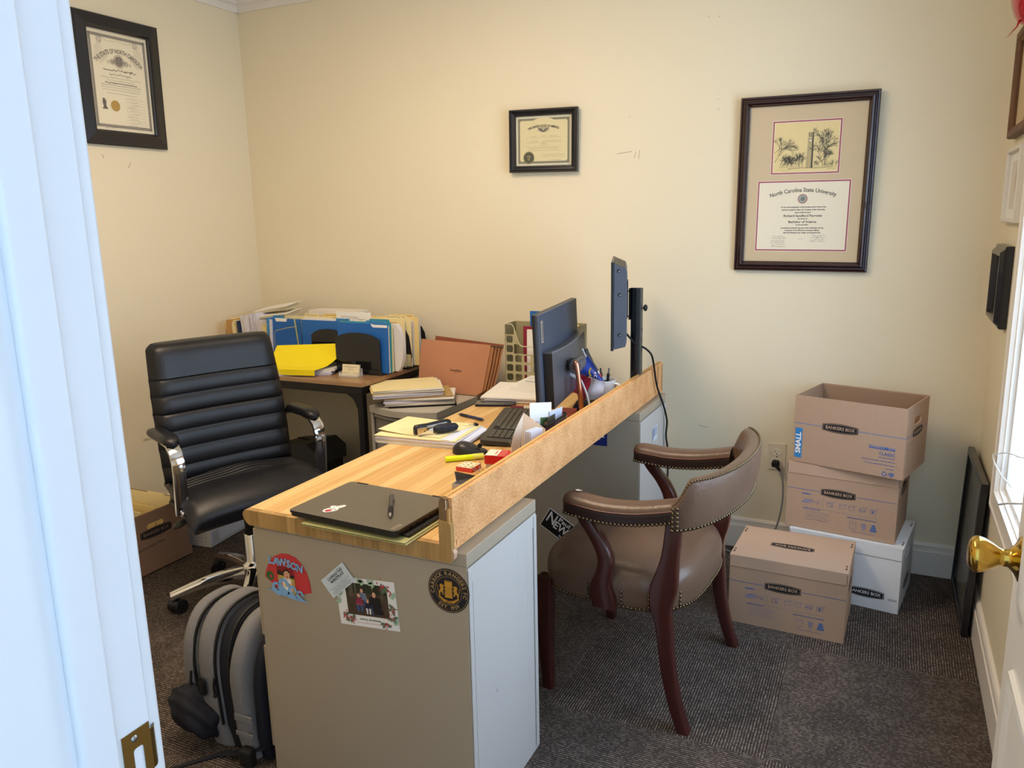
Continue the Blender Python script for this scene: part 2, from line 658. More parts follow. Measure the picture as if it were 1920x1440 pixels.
# door frame: jamb with stop, casing, strike plate
jf = bpy.data.objects.new('door_frame', None)
COL.objects.link(jf)
struct(jf)
JAMBP = mat('white jamb paint', 'DCDFE4', 0.38, var=0.02, scale=4)
mb = MB()
y0, y1 = YF - 0.17, YF + 0.0005
mb.box((JX0 - 0.01, (y0 + y1) / 2, 1.03), (0.02, y1 - y0, 2.06), JAMBP, bev=0.002)
mb.box((JX0 + 0.004, YF - 0.056, 1.03), (0.012, 0.034, 2.06), JAMBP, bev=0.004)      # door stop
mb.box((JX1 + 0.01, (y0 + y1) / 2, 1.03), (0.02, y1 - y0, 2.06), JAMBP, bev=0.002)
mb.box(((JX0 + JX1) / 2, (y0 + y1) / 2, 2.06), (JX1 - JX0, y1 - y0, 0.02), JAMBP, bev=0.002)
for yy in (YF + 0.008, y0 - 0.008):
    for xx in (JX0 - 0.005 - 0.03, JX1 + 0.035):
        mb.box((xx, yy, 1.03), (0.06, 0.016, 2.06), JAMBP, bev=0.004)
    mb.box(((JX0 + JX1) / 2, yy, 2.08), (JX1 - JX0 + 0.13, 0.016, 0.06), JAMBP, bev=0.004)
mb.build('jamb', jf)
mb = MB()
Mj = T(JX0, YF - 0.0165, 0.925) @ RIGHTSIDE
hole = rrect(0.011, 0.030, 0.003, 2, 0.001, -0.004)
plate_hole(0.029, 0.057, hole, ABRASS, mb, Mj @ T(0, 0, 0.0012), 0.0012)
lip = [[(0.0145 + 0.003 * k, yy, 0.0012 - 0.0006 * k * k) for yy in (-0.02, 0.02)] for k in range(4)]
mb.loft([[p[0], p[1], (p[1][0], p[1][1], p[1][2] - 0.001), (p[0][0], p[0][1], p[0][2] - 0.001)] for p in lip], ABRASS, Mj)
for sy in (-0.021, 0.021):
    mb.lathe([(0.0001, 0.002), (0.0025, 0.0019), (0.0034, 0.0012)], STEEL, Mj @ T(-0.002, sy, 0), 12)
mb.box((0.001, -0.004, -0.008), (0.011, 0.030, 0.004), mat('bare wood mortise', '7A4A2C', 0.8), Mj)
mb.build('strike_plate', jf)

# the open door, swung in against the right wall
dr = bpy.data.objects.new('door_1', None)
COL.objects.link(dr)
struct(dr)
DX, DY0, DY1 = 0.192, YF + 0.012, 1.268       # visible face plane x, hinge side, free edge
mb = MB()
Md = T(DX, (DY0 + DY1) / 2, 1.025) @ LEFTSIDE
dw, dh = DY1 - DY0, 2.03
mb.box((0, 0, -0.0175), (dw, dh, 0.035), DOORP, Md, bev=0.0015)
for cx in (-dw / 4 + 0.015, dw / 4 - 0.015):
    for cy, hh in ((0.80, 0.20), (0.22, 0.74), (-0.56, 0.62)):
        sweep = [(0, 0.0), (0.003, 0.006), (0.012, 0.008), (0.02, 0.003), (0.034, 0.0015), (0.05, 0.006)]
        sweep_frame(mb, dw / 2 - 0.13, hh, sweep, DOORP, Md @ T(cx, cy, 0))
        mb.rect(0, 0, dw / 2 - 0.23, hh - 0.10, DOORP, Md @ T(cx, cy, 0), 0.006)
mb.build('door_leaf', dr)
kb = MB()
Mk = T(DX, 1.205, 0.93) @ LEFTSIDE
kb.lathe([(0.0, 0.0), (0.031, 0.0), (0.0325, 0.003), (0.030, 0.006), (0.026, 0.0075), (0.020, 0.011), (0.0155, 0.015), (0.0125, 0.018),
          (0.0115, 0.026), (0.013, 0.030), (0.018, 0.037), (0.0235, 0.047), (0.0255, 0.054), (0.0255, 0.058), (0.0235, 0.062), (0.021, 0.0635),
          (0.019, 0.0650), (0.012, 0.067), (0.0, 0.0675)], BRASS, Mk, 40, caps=False)
kb.build('door_knob', dr, label='polished brass door knob')
mb = MB()
mb.lathe([(0, 0), (0.031, 0), (0.026, 0.008), (0.0125, 0.018), (0.012, 0.03), (0.025, 0.054), (0.02, 0.066), (0, 0.067)], BRASS, T(DX + 0.035, 1.205, 0.93) @ RIGHTSIDE, 24)
mb.build('door_knob', dr)
for hz in (0.25, 1.05, 1.85):
    MB().cyl((DX - 0.004, DY0 - 0.004, hz - 0.045), (DX - 0.004, DY0 - 0.004, hz + 0.045), 0.006, ABRASS).build('hinge', dr)

# ceiling light: warm fluorescent troffer above the desk
cl = thing('ceiling_light', 'recessed fluorescent ceiling light panel above the desk', 'ceiling light', (-1.52, 1.62, ZC))
mb = MB()
sweep_frame(mb, 0.62, 1.22, [(0, 0), (0, -0.012), (0.03, -0.012), (0.03, 0)], TRIMP, I4)
mb.build('frame', cl)
mb = MB()
mb.add([(-0.285, -0.585, -0.008), (-0.285, 0.585, -0.008), (0.285, 0.585, -0.008), (0.285, -0.585, -0.008)], [(0, 1, 2, 3)],
       mat('lit diffuser', (1.0, 0.895, 0.765), 0.5, var=0.0, emit=10.5))
mb.build('diffuser', cl)
# ------------------------------------------------------------------ counter desk on two filing cabinets
BEIGE = mat('beige steel enamel', 'A89B88', 0.42, var=0.015, scale=2)
PUTTY = mat('pale grey steel enamel', 'C3C1BF', 0.35, var=0.01, scale=2)
SHADOWGAP = mat('dark seam', '2A2620', 0.8)


def wood_strips(name, stops, pitch, axis='x', grain=(70, 2.5, 2.5)):
    g = NG(name, 0.38)
    x, y, z = g.sep()
    j = g.noise(g.comb(g.math('MULTIPLY', x, 3), g.math('MULTIPLY', y, 1.5), 0), 1, 1)
    c = x if axis == 'x' else y
    i1 = g.math('FLOOR', g.math('DIVIDE', g.math('ADD', c, g.math('MULTIPLY', j, 0.012)), pitch))
    w1 = g.white(g.comb(i1, 0, 0))
    gr = g.noise(g.comb(g.math('MULTIPLY', x, grain[0]), g.math('MULTIPLY', y, grain[1]), g.math('MULTIPLY', z, grain[2])), 1, 4, 0.6)
    fine = g.noise(g.comb(g.math('MULTIPLY', x, grain[0] * 9), g.math('MULTIPLY', y, grain[1] * 14), g.math('MULTIPLY', z, grain[2] * 40)), 1, 2)
    f = g.math('ADD', g.math('MULTIPLY', w1, 0.30), g.math('ADD', g.math('MULTIPLY', gr, 0.60), g.math('MULTIPLY', fine, 0.16)))
    g.color(g.ramp(f, stops))
    g.b.inputs['Coat Weight'].default_value = 0.15
    return g.m


LAMINATE = wood_strips('butcher block laminate', [(0.25, 'B98A4A'), (0.42, 'CC9F5E'), (0.6, 'DCB678'), (0.8, 'EACB94')], 0.027)
LAMEND = wood_strips('butcher block edge laminate', [(0.2, '7E5F33'), (0.45, 'A07C48'), (0.62, 'B18C55'), (0.85, 'C9A870')], 0.022, 'x', (90, 90, 6))
g = NG('particle board', 0.85)
n1 = g.noise(g.tc, 400, 2, 0.8)
n2 = g.noise(g.tc, 14, 2)
f = g.math('ADD', n1, g.math('MULTIPLY', g.math('SUBTRACT', n2, 0.5), 0.25))
g.color(g.ramp(f, [(0.34, '9C6436'), (0.44, 'D59A5F'), (0.56, 'E2AC74'), (0.72, 'F0C796')]))
g.bump(n1, 0.25, 0.001)
PBOARD = g.m
EDGE = mat('golden edge laminate', 'D9A95E', 0.4, var=0.06, scale=20, stretch=(1, 0.1, 1))
BARE = mat('worn bare wood', '7A5E3E', 0.85, var=0.3, scale=60)
FACEW = mat('face veneer', 'B4874C', 0.6, var=0.1, scale=30, stretch=(1, 6, 0.3))
CHIP = mat('chipped end grain', 'CDA98E', 0.85, var=0.12, scale=90)


def file_cabinet(name, label, x0, x1, y0, y1, h, outer):
    c = thing(name, label, 'filing cabinet', ((x0 + x1) / 2, (y0 + y1) / 2, 0))
    w_, d_ = x1 - x0, y1 - y0
    mb = MB()
    mb.box((0, 0, (h - 0.032) / 2), (w_ - 0.002, d_, h - 0.032), BEIGE, bev=0.0015)
    mb.build('body', c)
    mb = MB()
    mb.box((0, 0, h - 0.016), (w_, d_ + 0.0015, 0.032), BEIGE, bev=0.0025)
    mb.rect(0, 0, d_ - 0.004, 0.0012, SHADOWGAP, T(w_ / 2 - 0.0008, 0, h - 0.0335) @ RIGHTSIDE, z=0.0004)
    mb.build('top_cap', c)
    # rear panel towards the visitor: recessed sheet with folded flanges
    mb = MB()
    Mr = T(w_ / 2 - 0.001, 0, (h - 0.035) / 2) @ RIGHTSIDE
    hh = h - 0.036
    mb.rect(0, 0, d_ - 0.004, hh, outer, Mr, z=0.001)
    for sx in (-1, 1):
        mb.box((sx * (d_ / 2 - 0.010), 0, 0.002), (0.016, hh - 0.01, 0.003), outer, Mr, bev=0.001)
        mb.rect(sx * (d_ / 2 - 0.021), -0.01, 0.0015, hh - 0.05, SHADOWGAP, Mr, z=0.0016)
    for cx in (-0.02, 0.03):
        mb.box((cx + d_ * 0.25, hh * 0.06, 0.0005), (0.004, hh * 0.75, 0.002), outer, Mr, bev=0.0009)
    mb.stroke([(-0.06, -0.03), (-0.057, -0.022)], 0.0015, SHADOWGAP, Mr, z=0.0016)
    mb.build('rear_panel', c)
    for k, zz in enumerate((0.055, 0.375)):
        mb = MB()
        mb.box((-w_ / 2 - 0.008, 0, zz + 0.145), (0.018, d_ - 0.02, 0.29), BEIGE, bev=0.003)
        dw_ = mb.build('drawer', c)
        mb = MB()
        mb.box((-w_ / 2 - 0.028, 0, zz + 0.235), (0.022, 0.11, 0.016), STEEL, bev=0.005)
        mb.box((-w_ / 2 - 0.018, 0, zz + 0.19), (0.003, 0.08, 0.04), STEEL)
        mb.build('handle', dw_)
    return c


CX0, CX1 = -1.372, -0.775
H1 = 0.705
near_cab = file_cabinet('filing_cabinet', 'beige steel filing cabinet with magnets, under the near end of the counter',
                        CX0, CX1, 1.37, 1.735, H1, PUTTY)
far_cab = file_cabinet('filing_cabinet', 'beige steel filing cabinet by the back wall, under the far end of the counter', CX0, -0.785, 2.70, 3.062, H1, PUTTY)

ct = thing('countertop', 'butcher block laminate counter with raised particleboard back rail laid across two cabinets', 'desk', (-1.09, 2.215, H1))
CXL, CXR, CY0, CY1 = -1.385, -0.803, 1.352, 3.075
mb = MB()
Mc = T(1.09, -2.215, -H1)
prof = [(CXR - 0.006, H1), (CXL + 0.02, H1), (CXL + 0.02, H1 - 0.017), (CXL + 0.006, H1 - 0.018), (CXL, H1 - 0.008), (CXL - 0.002, H1 + 0.004), (CXL, H1 + 0.014), (CXL + 0.006, H1 + 0.0195), (CXL + 0.014, H1 + 0.020), (CXR - 0.006, H1 + 0.020)]
mb.loft([[(a, yy, b) for a, b in prof] for yy in (CY0 + 0.006, CY1)], LAMINATE, Mc, smooth=False)
# fine dark substrate line
mb.build('slab', ct)
mb = MB()
pe = [(CXR - 0.012, H1 - 0.019), (CXL + 0.016, H1 - 0.019), (CXL + 0.006, H1 - 0.012), (CXL, H1 - 0.004), (CXL - 0.003, H1 + 0.006), (CXL, H1 + 0.014), (CXL + 0.006, H1 + 0.0195), (CXL + 0.014, H1 + 0.020), (CXR - 0.03, H1 + 0.0205), (CXR - 0.012, H1 + 0.0205)]
mb.loft([[(a, yy, b) for a, b in pe] for yy in (CY0, CY0 + 0.016)], LAMEND, Mc, smooth=False)
mb.build('end_cap', ct)
mb = MB()
# back rail: board with a rounded top laminate strip on the inner side
ZT = H1 + 0.124
pr = [(CXR - 0.019, H1 + 0.006), (CXR, H1 + 0.006), (CXR, ZT - 0.003), (CXR - 0.001, ZT), (CXR - 0.019, ZT)]
mb.loft([[(a, yy, b) for a, b in pr] for yy in (CY0 + 0.012, CY1)], PBOARD, Mc, smooth=False)
for yy in (CY1 - 0.012, CY1 - 0.075):
    mb.box((CXR + 0.0008, yy, H1 + 0.064), (0.0015, 0.0025, 0.11), BARE, Mc)
mb.box((CXR + 0.001, (CY0 + CY1) / 2, H1 + 0.020), (0.0018, CY1 - CY0 - 0.05, 0.012), PBOARD, Mc, bev=0.0006)
rail = mb.build('back_rail', ct, label='raw particleboard back rail')
mb = MB()
pl = [(CXR - 0.0265, H1 + 0.020), (CXR - 0.0192, H1 + 0.020), (CXR - 0.0192, ZT + 0.001), (CXR - 0.013, ZT + 0.0012), (CXR - 0.013, ZT + 0.0026), (CXR - 0.019, ZT + 0.0028), (CXR - 0.024, ZT), (CXR - 0.0265, ZT - 0.006)]
mb.loft([[(a, yy, b) for a, b in pl] for yy in (CY0 + 0.012, CY1)], EDGE, Mc, smooth=False)
mb.build('rail_facing', rail)
mb = MB()
Me = Mc @ T(0, CY0 + 0.013, 0) @ FRONT
a0, a1 = CXR - 0.0275, CXR + 0.001
zc = H1 + 0.072
mb.prism([(a0, H1 - 0.019), (a1 - 0.002, H1 - 0.019), (a1 + 0.001, H1 - 0.006), (a1 + 0.001, zc - 0.003), (a1 - 0.003, zc - 0.001), (a1 - 0.008, zc + 0.002), (a0, zc + 0.004)], 0, 0.014, LAMEND, Me)
mb.prism([(a0 + 0.001, zc), (a1 - 0.009, zc), (a1 - 0.009, ZT - 0.008), (a1 - 0.011, ZT - 0.002), (a0 + 0.010, ZT + 0.002), (a0 + 0.004, ZT), (a0 + 0.001, ZT - 0.010)], 0.001, 0.011, BARE, Me)
mb.prism([(a1 - 0.009, zc - 0.003), (a1 - 0.004, zc - 0.003), (a1 - 0.004, ZT - 0.022), (a1 - 0.009, ZT - 0.022)], 0, 0.011, FACEW, Me)
mb.prism([(a1 - 0.001, H1 - 0.016), (a1 + 0.0055, H1 - 0.010), (a1 + 0.006, H1 + 0.003), (a1 + 0.002, H1 + 0.010), (a1 - 0.001, H1 + 0.010)], -0.004, 0.010, CHIP, Me)
mb.stroke([(a1 - 0.0105, ZT - 0.004), (a1 - 0.0095, ZT - 0.016), (a1 - 0.011, ZT - 0.024)], 0.002, mat('torn white splinter', 'E4D8C4', 0.8), Me, z=0.0113)
mb.build('end_block', ct, label='worn wooden end block')

# ---- magnets and cards on the near side of the cabinet (plane y = 1.37)
def pinned(name, label, cat, x, z, ang, plane_y, group=None):
    t = thing(name, label, cat, (x, plane_y - 0.0002, z), group=group)
    return t, R('Y', ang) @ FRONT      # ang > 0 turns clockwise seen from the front


MRED = mat('red card', 'C83A3E', 0.6)
MBLUE = mat('sky blue card', '7FAEDD', 0.6)
SKIN = mat('printed skin', 'D9A488', 0.7)
t, M = pinned('photo_magnet', 'red fan-shaped photo magnet with raised blue name letters and blue waves', 'magnet', -1.279, 0.553, -3, 1.37)
mb = MB()
mb.prism([(-0.070, 0.0), (-0.062, 0.020), (-0.050, 0.040), (-0.033, 0.056), (-0.010, 0.066), (0.012, 0.067), (0.035, 0.060), (0.052, 0.045), (0.064, 0.024), (0.070, 0.0),
          (0.071, -0.026), (0.058, -0.029), (0.044, -0.033), (0.025, -0.036), (-0.018, -0.038), (-0.033, -0.028), (-0.050, -0.014)], 0.0, 0.002, MRED, M)
GRN = mat('printed dark green', '2B6432', 0.6, var=0.3, scale=300)
mb.disc(-0.052, 0.004, 0.012, GRN, M, 0.0024)
mb.disc(-0.050, 0.003, 0.004, MRED, M, 0.0028)
mb.build('backing', t)
mb = MB()
P = 0.003
mb.rect(-0.001, -0.002, 0.052, 0.072, mat('printed yellow wall', 'B9A24A', 0.5, var=0.1), M, P)
mb.rect(-0.001, 0.022, 0.052, 0.024, mat('printed crimson', '8C1F28', 0.5, var=0.15), M, P + .0002)
mb.poly([(-0.027, 0.024), (0.025, 0.012), (0.025, 0.004), (-0.027, 0.012)], mat('printed dark', '2C241C', 0.5, var=0.3, scale=200), M, P + .0004)
mb.poly([(-0.013, 0.0), (-0.004, 0.006), (0.008, 0.006), (0.016, -0.001), (0.018, -0.022), (0.013, -0.023), (0.011, -0.037), (-0.010, -0.037), (-0.010, -0.022), (-0.015, -0.020)], WHITEP, M, P + .0006)
mb.disc(0.003, 0.014, 0.0095, SKIN, M, P + .0008, ry=0.0125)
mb.ring(0.003, 0.016, 0.0075, 0.0115, mat('printed hair', '2A1A12', 0.6), M, P + .001, a0=20, a1=160)
mb.ring(0.003, 0.011, 0.003, 0.0048, mat('printed lips', '9C3B34', 0.6), M, P + .001, a0=200, a1=340)
for ex in (-0.001, 0.007):
    mb.rect(ex, 0.0165, 0.003, 0.001, INK, M, P + .001)
for cx, col in ((-0.006, 'D7A93A'), (0.002, '2B4B6E'), (0.009, 'A9762F')):
    mb.rect(cx, -0.014, 0.0035, 0.010, mat('printed patch ' + col, col, 0.6), M, P + .0009)
for sx in (-0.014, 0.016):
    mb.poly([(sx - 0.0025, -0.004), (sx + 0.0025, -0.004), (sx + 0.002, -0.032), (sx - 0.003, -0.032)], SKIN, M, P + .0007)
mb.build('photo', t)
mb = MB()
for k, (ch, cx, cy, an) in enumerate((('L', -0.043, 0.046, 2), ('A', -0.026, 0.044, -6), ('W', -0.007, 0.044, 2), ('S', 0.013, 0.042, -4), ('O', 0.029, 0.038, -4), ('N', 0.046, 0.034, -10))):
    mb.text(ch, 0.026, MBLUE, M @ T(cx, cy, 0.0042) @ R('Z', an), bold=0.0012, z=0)
mb.build('name_letters', t)
mb = MB()
wave = [(-0.064, -0.030), (-0.048, -0.030)]
for k, cx in enumerate((-0.034, -0.010, 0.016, 0.038)):
    cy = (-0.023, -0.014, -0.027, -0.034)[k]
    rr = (0.014, 0.017, 0.014, 0.011)[k]
    mb.ring(cx, cy, rr * 0.5, rr, MBLUE, M, 0.0045, a0=-20, a1=230, n=20)
    mb.poly([(cx - rr, cy), (cx - rr * 0.45, cy), (cx + rr, cy - rr * 1.2), (cx + rr * 0.4, cy - rr * 1.6), (cx - rr * 1.2, cy - rr * 0.8)], MBLUE, M, 0.0046)
mb.poly([(-0.066, -0.030), (-0.040, -0.030), (-0.012, -0.032), (0.020, -0.040), (0.042, -0.044), (0.062, -0.052), (0.030, -0.051), (0.0, -0.046), (-0.030, -0.042)], MBLUE, M, 0.0044)
mb.build('wave_cutout', t)

t, M = pinned('magnet_card', 'pale blue business card magnet with handwritten-style title, overlapping the holiday card', 'card', -1.122, 0.581, -41, 1.3672)
CARDB = mat('pale blue card', 'CFDAE0', 0.6)
mb = MB().box((0, 0, 0.0005), (0.088, 0.052, 0.001), CARDB, M)
zz = 0.0013
mb.text('Lockwood Folly', 0.0145, INK, M, (0.004, 0.016), zz, width=0.056, lean=0.25, bold=0.0002)
mb.text('MARKETPLACE', 0.0085, INK, M, (0.004, 0.006), zz, width=0.050, bold=0.0003)
mb.scribble(0.004, 0.0005, 0.034, 0.0022, INK, M, zz, 3, 0.0005)
for k in range(20):
    mb.rect(-0.037 + 0.0039 * k, -0.004, 0.0018, 0.0006, INK, M, zz)
for k in range(4):
    mb.scribble(0, -0.0085 - 0.0042 * k, (0.074, 0.060, 0.074, 0.066)[k], 0.003, INK, M, zz, 11 + k, 0.0006)
mb.build('card', t)

t, M = pinned('holiday_card', 'white family photo card framed with red berries and green leaves on the cabinet', 'card', -1.044, 0.537, -5, 1.3697)
CARDW = mat('white card', 'E9E8E6', 0.55, var=0.01)
mb = MB().box((0, 0, 0.0004), (0.168, 0.120, 0.0008), CARDW, M)
z0 = 0.001
ph = MB()
ph.rect(0.002, 0.008, 0.118, 0.080, mat('printed forest floor', '4A3A2E', 0.5, var=0.35, scale=160), M, z0)
ph.rect(0.002, 0.036, 0.118, 0.024, mat('printed forest', '26301E', 0.5, var=0.6, scale=120), M, z0 + .0001)
for cx, wd in ((-0.042, 0.012), (-0.028, 0.005), (0.046, 0.006), (0.020, 0.004)):
    ph.rect(cx, 0.030, wd, 0.036, mat('printed trunk', '5C5247', 0.5, var=0.3, scale=200), M, z0 + .0002)


def print_person(pb, M, x, y, h, top, leg, hair, z, wide=1.0):
    pb.poly([(x - 0.16 * h * wide, y + 0.70 * h), (x + 0.16 * h * wide, y + 0.70 * h), (x + 0.22 * h * wide, y + 0.32 * h), (x - 0.22 * h * wide, y + 0.32 * h)], top, M, z)
    for s in (-1, 1):
        pb.poly([(x + s * 0.11 * h - 0.07 * h, y + 0.36 * h), (x + s * 0.11 * h + 0.07 * h, y + 0.36 * h), (x + s * 0.10 * h + 0.05 * h, y), (x + s * 0.10 * h - 0.05 * h, y)], leg, M, z + .0001)
    pb.disc(x, y + 0.83 * h, 0.105 * h, hair, M, z + .0002, n=14, ry=0.13 * h)
    pb.disc(x, y + 0.80 * h, 0.085 * h, SKIN, M, z + .0003, n=14, ry=0.11 * h)


C = lambda n_, c_: mat('printed ' + n_, c_, 0.55, var=0.08, scale=200)
print_person(ph, M, -0.010, -0.008, 0.048, C('grey blue', '6E7B92'), C('denim', '3E5C8C'), C('brown hair', '4A3222'), z0 + .0004, 1.3)
print_person(ph, M, -0.020, -0.022, 0.050, C('red stripes', 'B33A44'), C('denim', '3E5C8C'), C('brown hair', '4A3222'), z0 + .0008)
for k in range(3):
    ph.rect(-0.020, 0.0125 - 0.0055 * k, 0.020, 0.002, C('navy', '222A4A'), M, z0 + .0013)
print_person(ph, M, 0.024, -0.026, 0.062, C('black coat', '17161C'), C('denim', '3E5C8C'), C('dark hair', '2A1A14'), z0 + .0008, 1.4)
print_person(ph, M, 0.004, -0.026, 0.040, C('navy dress', '1E2034'), C('white tights', 'D9D6DA'), C('fair hair', '9A7A56'), z0 + .0014, 1.1)
ph.poly([(0.014, -0.004), (0.038, -0.002), (0.046, -0.024), (0.018, -0.026)], C('black coat', '17161C'), M, z0 + .0012)
BERRY = mat('printed berry red', 'C22A32', 0.5)
LEAF1 = mat('printed leaf', '55745A', 0.5, var=0.15, scale=200)
LEAF2 = mat('printed pale leaf', 'A5BFA2', 0.5, var=0.1, scale=200)


def leaf(mb, M, x, y, l, a, m, z):
    c_, s_ = cos(rad(a)), sin(rad(a))
    pts = [(0, 0), (0.35, 0.22), (0.7, 0.2), (1, 0), (0.7, -0.2), (0.35, -0.22)]
    mb.poly([(x + l * (p * c_ - q * s_), y + l * (p * s_ + q * c_)) for p, q in pts], m, M, z)


r = random.Random(4)
for cx, cy, n in ((-0.064, -0.036, 20), (-0.045, -0.046, 10), (0.050, 0.046, 16), (0.066, 0.036, 12), (0.048, -0.044, 16), (0.072, -0.006, 10), (0.07, -0.03, 8), (-0.06, 0.05, 6)):
    for k in range(4):
        leaf(mb, M, cx, cy, r.uniform(0.010, 0.018), r.uniform(0, 360), LEAF1, z0 + .0016 + .00002 * k)
    for k in range(n):
        mb.disc(cx + r.gauss(0, 0.006), cy + r.gauss(0, 0.006), 0.0017, BERRY, M, z0 + .0018 + .00001 * k, n=7)
for cx, cy, a in ((-0.035, 0.050, 170), (-0.02, 0.052, 10), (0.0, 0.053, 170), (0.012, 0.05, 30), (-0.074, 0.03, 80), (-0.075, 0.012, 60), (-0.078, -0.008, 90), (0.076, 0.018, 70), (0.078, -0.014, 110), (-0.05, 0.05, 40), (0.028, 0.052, 190), (0.074, -0.046, 60)):
    leaf(mb, M, cx, cy, 0.020, a, LEAF2, z0 + .0015)
    leaf(mb, M, cx, cy, 0.014, a + 50, LEAF2, z0 + .0016)
    mb.stroke([(cx, cy), (cx + 0.016 * cos(rad(a)), cy + 0.016 * sin(rad(a)))], 0.0005, LEAF1, M, z0 + .0017)
mb.text('merry christmas', 0.0075, INK, M, (0.004, -0.041), z0, width=0.060, bold=0.0002)
mb.scribble(0.004, -0.050, 0.076, 0.003, BERRY, M, z0, 8, 0.0006)
mb.build('card', t)
ph.build('family_photo', t)

t, M = pinned('round_magnet', 'round black and gold football club crest magnet on the cabinet', 'magnet', -0.8225, 0.6115, 0, 1.37)
NAVY = mat('crest black', '14151E', 0.5, var=0.02)
GOLD = mat('crest gold', 'C08A2C', 0.5, var=0.08)
GOLD2 = mat('crest pale gold', 'A88A5E', 0.5)
mb = MB().lathe([(0, 0), (0.0515, 0), (0.0515, 0.0008), (0, 0.0008)], NAVY, M, 56, caps=False)
mb.ring(0, 0, 0.0480, 0.0490, GOLD2, M, 0.0011)
mb.ring(0, 0, 0.0325, 0.0333, GOLD2, M, 0.0011)


def arc_text(s, size, m, M, rad_, mid, z, inward=False, bold=0.0003, gap=1.0):
    """letters one by one around a circle; mid = angle of the middle, degrees from the top, clockwise"""
    wds = []
    for ch in s:
        if ch == ' ':
            wds.append(size * 0.40)
        else:
            vs, _f = text_data(ch, size)
            wds.append((max(v.x for v in vs) - min(v.x for v in vs)) + size * 0.12)
    tot = sum(wds) * gap
    p = -tot / 2
    for ch, wd in zip(s, wds):
        c_ = (p + wd * gap / 2) / rad_
        p += wd * gap
        if ch == ' ':
            continue
        a = mid + math.degrees(c_) * (-1 if inward else 1)
        x_, y_ = rad_ * sin(rad(a)), rad_ * cos(rad(a))
        mb.text(ch, size, m, M @ T(x_, y_, 0) @ R('Z', -a + (180 if inward else 0)), z=z, bold=bold)


arc_text('CARRICK RANGERS FC', 0.0125, GOLD2, M, 0.0405, 0, 0.0011, gap=1.10)
arc_text('EST. 1939', 0.0120, GOLD2, M, 0.0405, 180, 0.0011, inward=True, gap=1.12)
z0 = 0.0012
mb.poly([(-0.0095, -0.014), (0.0095, -0.014), (0.0085, 0.012), (0.0095, 0.012), (0.0095, 0.021), (-0.0095, 0.021), (-0.0095, 0.012), (-0.0085, 0.012)], GOLD, M, z0)
for k in range(5):
    mb.rect(-0.008 + 0.004 * k, 0.0225, 0.0022, 0.003, GOLD, M, z0)
for k in range(8):
    for j in range(4):
        mb.rect(-0.0066 + 0.0044 * j + (0.0022 if k % 2 else 0), 0.009 - 0.0026 * k, 0.0026, 0.0005, NAVY, M, z0 + .0002)
mb.rect(0, -0.0135, 0.019, 0.007, GOLD, M, z0 + .0003)
mb.rect(0, -0.0185, 0.019, 0.004, NAVY, M, z0 + .0004)
for s in (-1, 1):
    L = lambda pts: [(s * a, b) for a, b in pts][::s]
    mb.poly(L([(0.010, 0.002), (0.014, 0.005), (0.0125, 0.009), (0.016, 0.014), (0.021, 0.013), (0.0225, 0.008), (0.020, 0.004), (0.0225, -0.002), (0.026, -0.006), (0.024, -0.013), (0.021, -0.013), (0.0215, -0.007), (0.017, -0.005), (0.015, -0.011), (0.0115, -0.011), (0.0135, -0.005), (0.014, 0.0)]), GOLD, M, z0)
    mb.poly(L([(0.0135, 0.0115), (0.0095, 0.0125), (0.0095, 0.0100), (0.0135, 0.0085)]), GOLD, M, z0 + .0001)
    mb.stroke([(s * 0.024, -0.004), (s * 0.0275, 0.001), (s * 0.0265, 0.006), (s * 0.029, 0.010)], 0.0011, GOLD, M, z0)
ban = [(-0.026, -0.012), (-0.018, -0.017), (-0.012, -0.021), (0, -0.0235), (0.012, -0.021), (0.018, -0.017), (0.026, -0.012), (0.024, -0.018), (0.016, -0.024), (0.012, -0.0275), (0, -0.030), (-0.012, -0.0275), (-0.016, -0.024), (-0.024, -0.018)]
mb.add([(a, b, z0 + .0005) for a, b in ban], [(0, 13, 12, 1), (1, 12, 11, 2), (2, 11, 10, 3), (3, 10, 9, 4), (4, 9, 8, 5), (5, 8, 7, 6)], GOLD, M)
mb.text('C.R.F.C.', 0.0065, NAVY, M, (0, -0.0265), z0 + .0008, width=0.018, arc=-0.05, bold=0.0002)
mb.build('disc', t)

# ---- on the shaded side of the far cabinet (plane y = 2.70)
t, M = pinned('campaign_magnet', 'black tilted campaign magnet with white lettering on the far cabinet, behind the leather armchair', 'magnet', -1.085, 0.205, 31, 2.70)
mb = MB()
mb.box((0, 0, 0.0005), (0.190, 0.088, 0.001), WHITEP, M)
mb.rect(0, 0, 0.184, 0.082, mat('printed black', '0B0C10', 0.5), M, 0.0012)
mb.text('N', 0.066, WHITEP, M, (-0.066, 0.010), 0.0015, width=0.036, bold=0.001)
mb.text('EWBY', 0.044, WHITEP, M, (0.010, -0.003), 0.0015, width=0.112, bold=0.001)
mb.text('Paul', 0.026, WHITEP, M, (-0.014, 0.027), 0.0015, width=0.052, bold=0.0006)
mb.text('Supreme', 0.013, WHITEP, M, (0.016, -0.031), 0.0015, width=0.048, bold=0.0003)
mb.poly([(0.070, 0.041), (0.092, 0.041), (0.092, 0.012)], mat('printed red', 'A3222C', 0.5), M, 0.0015)
mb.build('plate', t)
t, M = pinned('sign_magnet', 'dark blue magnet with white lettering half hidden under the counter', 'magnet', -0.978, 0.627, 0, 2.70)
mb = MB().box((0, 0, 0.0005), (0.136, 0.118, 0.001), mat('navy print', '182A72', 0.5), M)
mb.rect(0.050, -0.008, 0.0065, 0.036, WHITEP, M, 0.0012)
mb.rect(0.050, -0.0255, 0.017, 0.003, WHITEP, M, 0.0014)
mb.text('N', 0.012, WHITEP, M, (0.036, -0.034), 0.0012)
mb.build('plate', t)
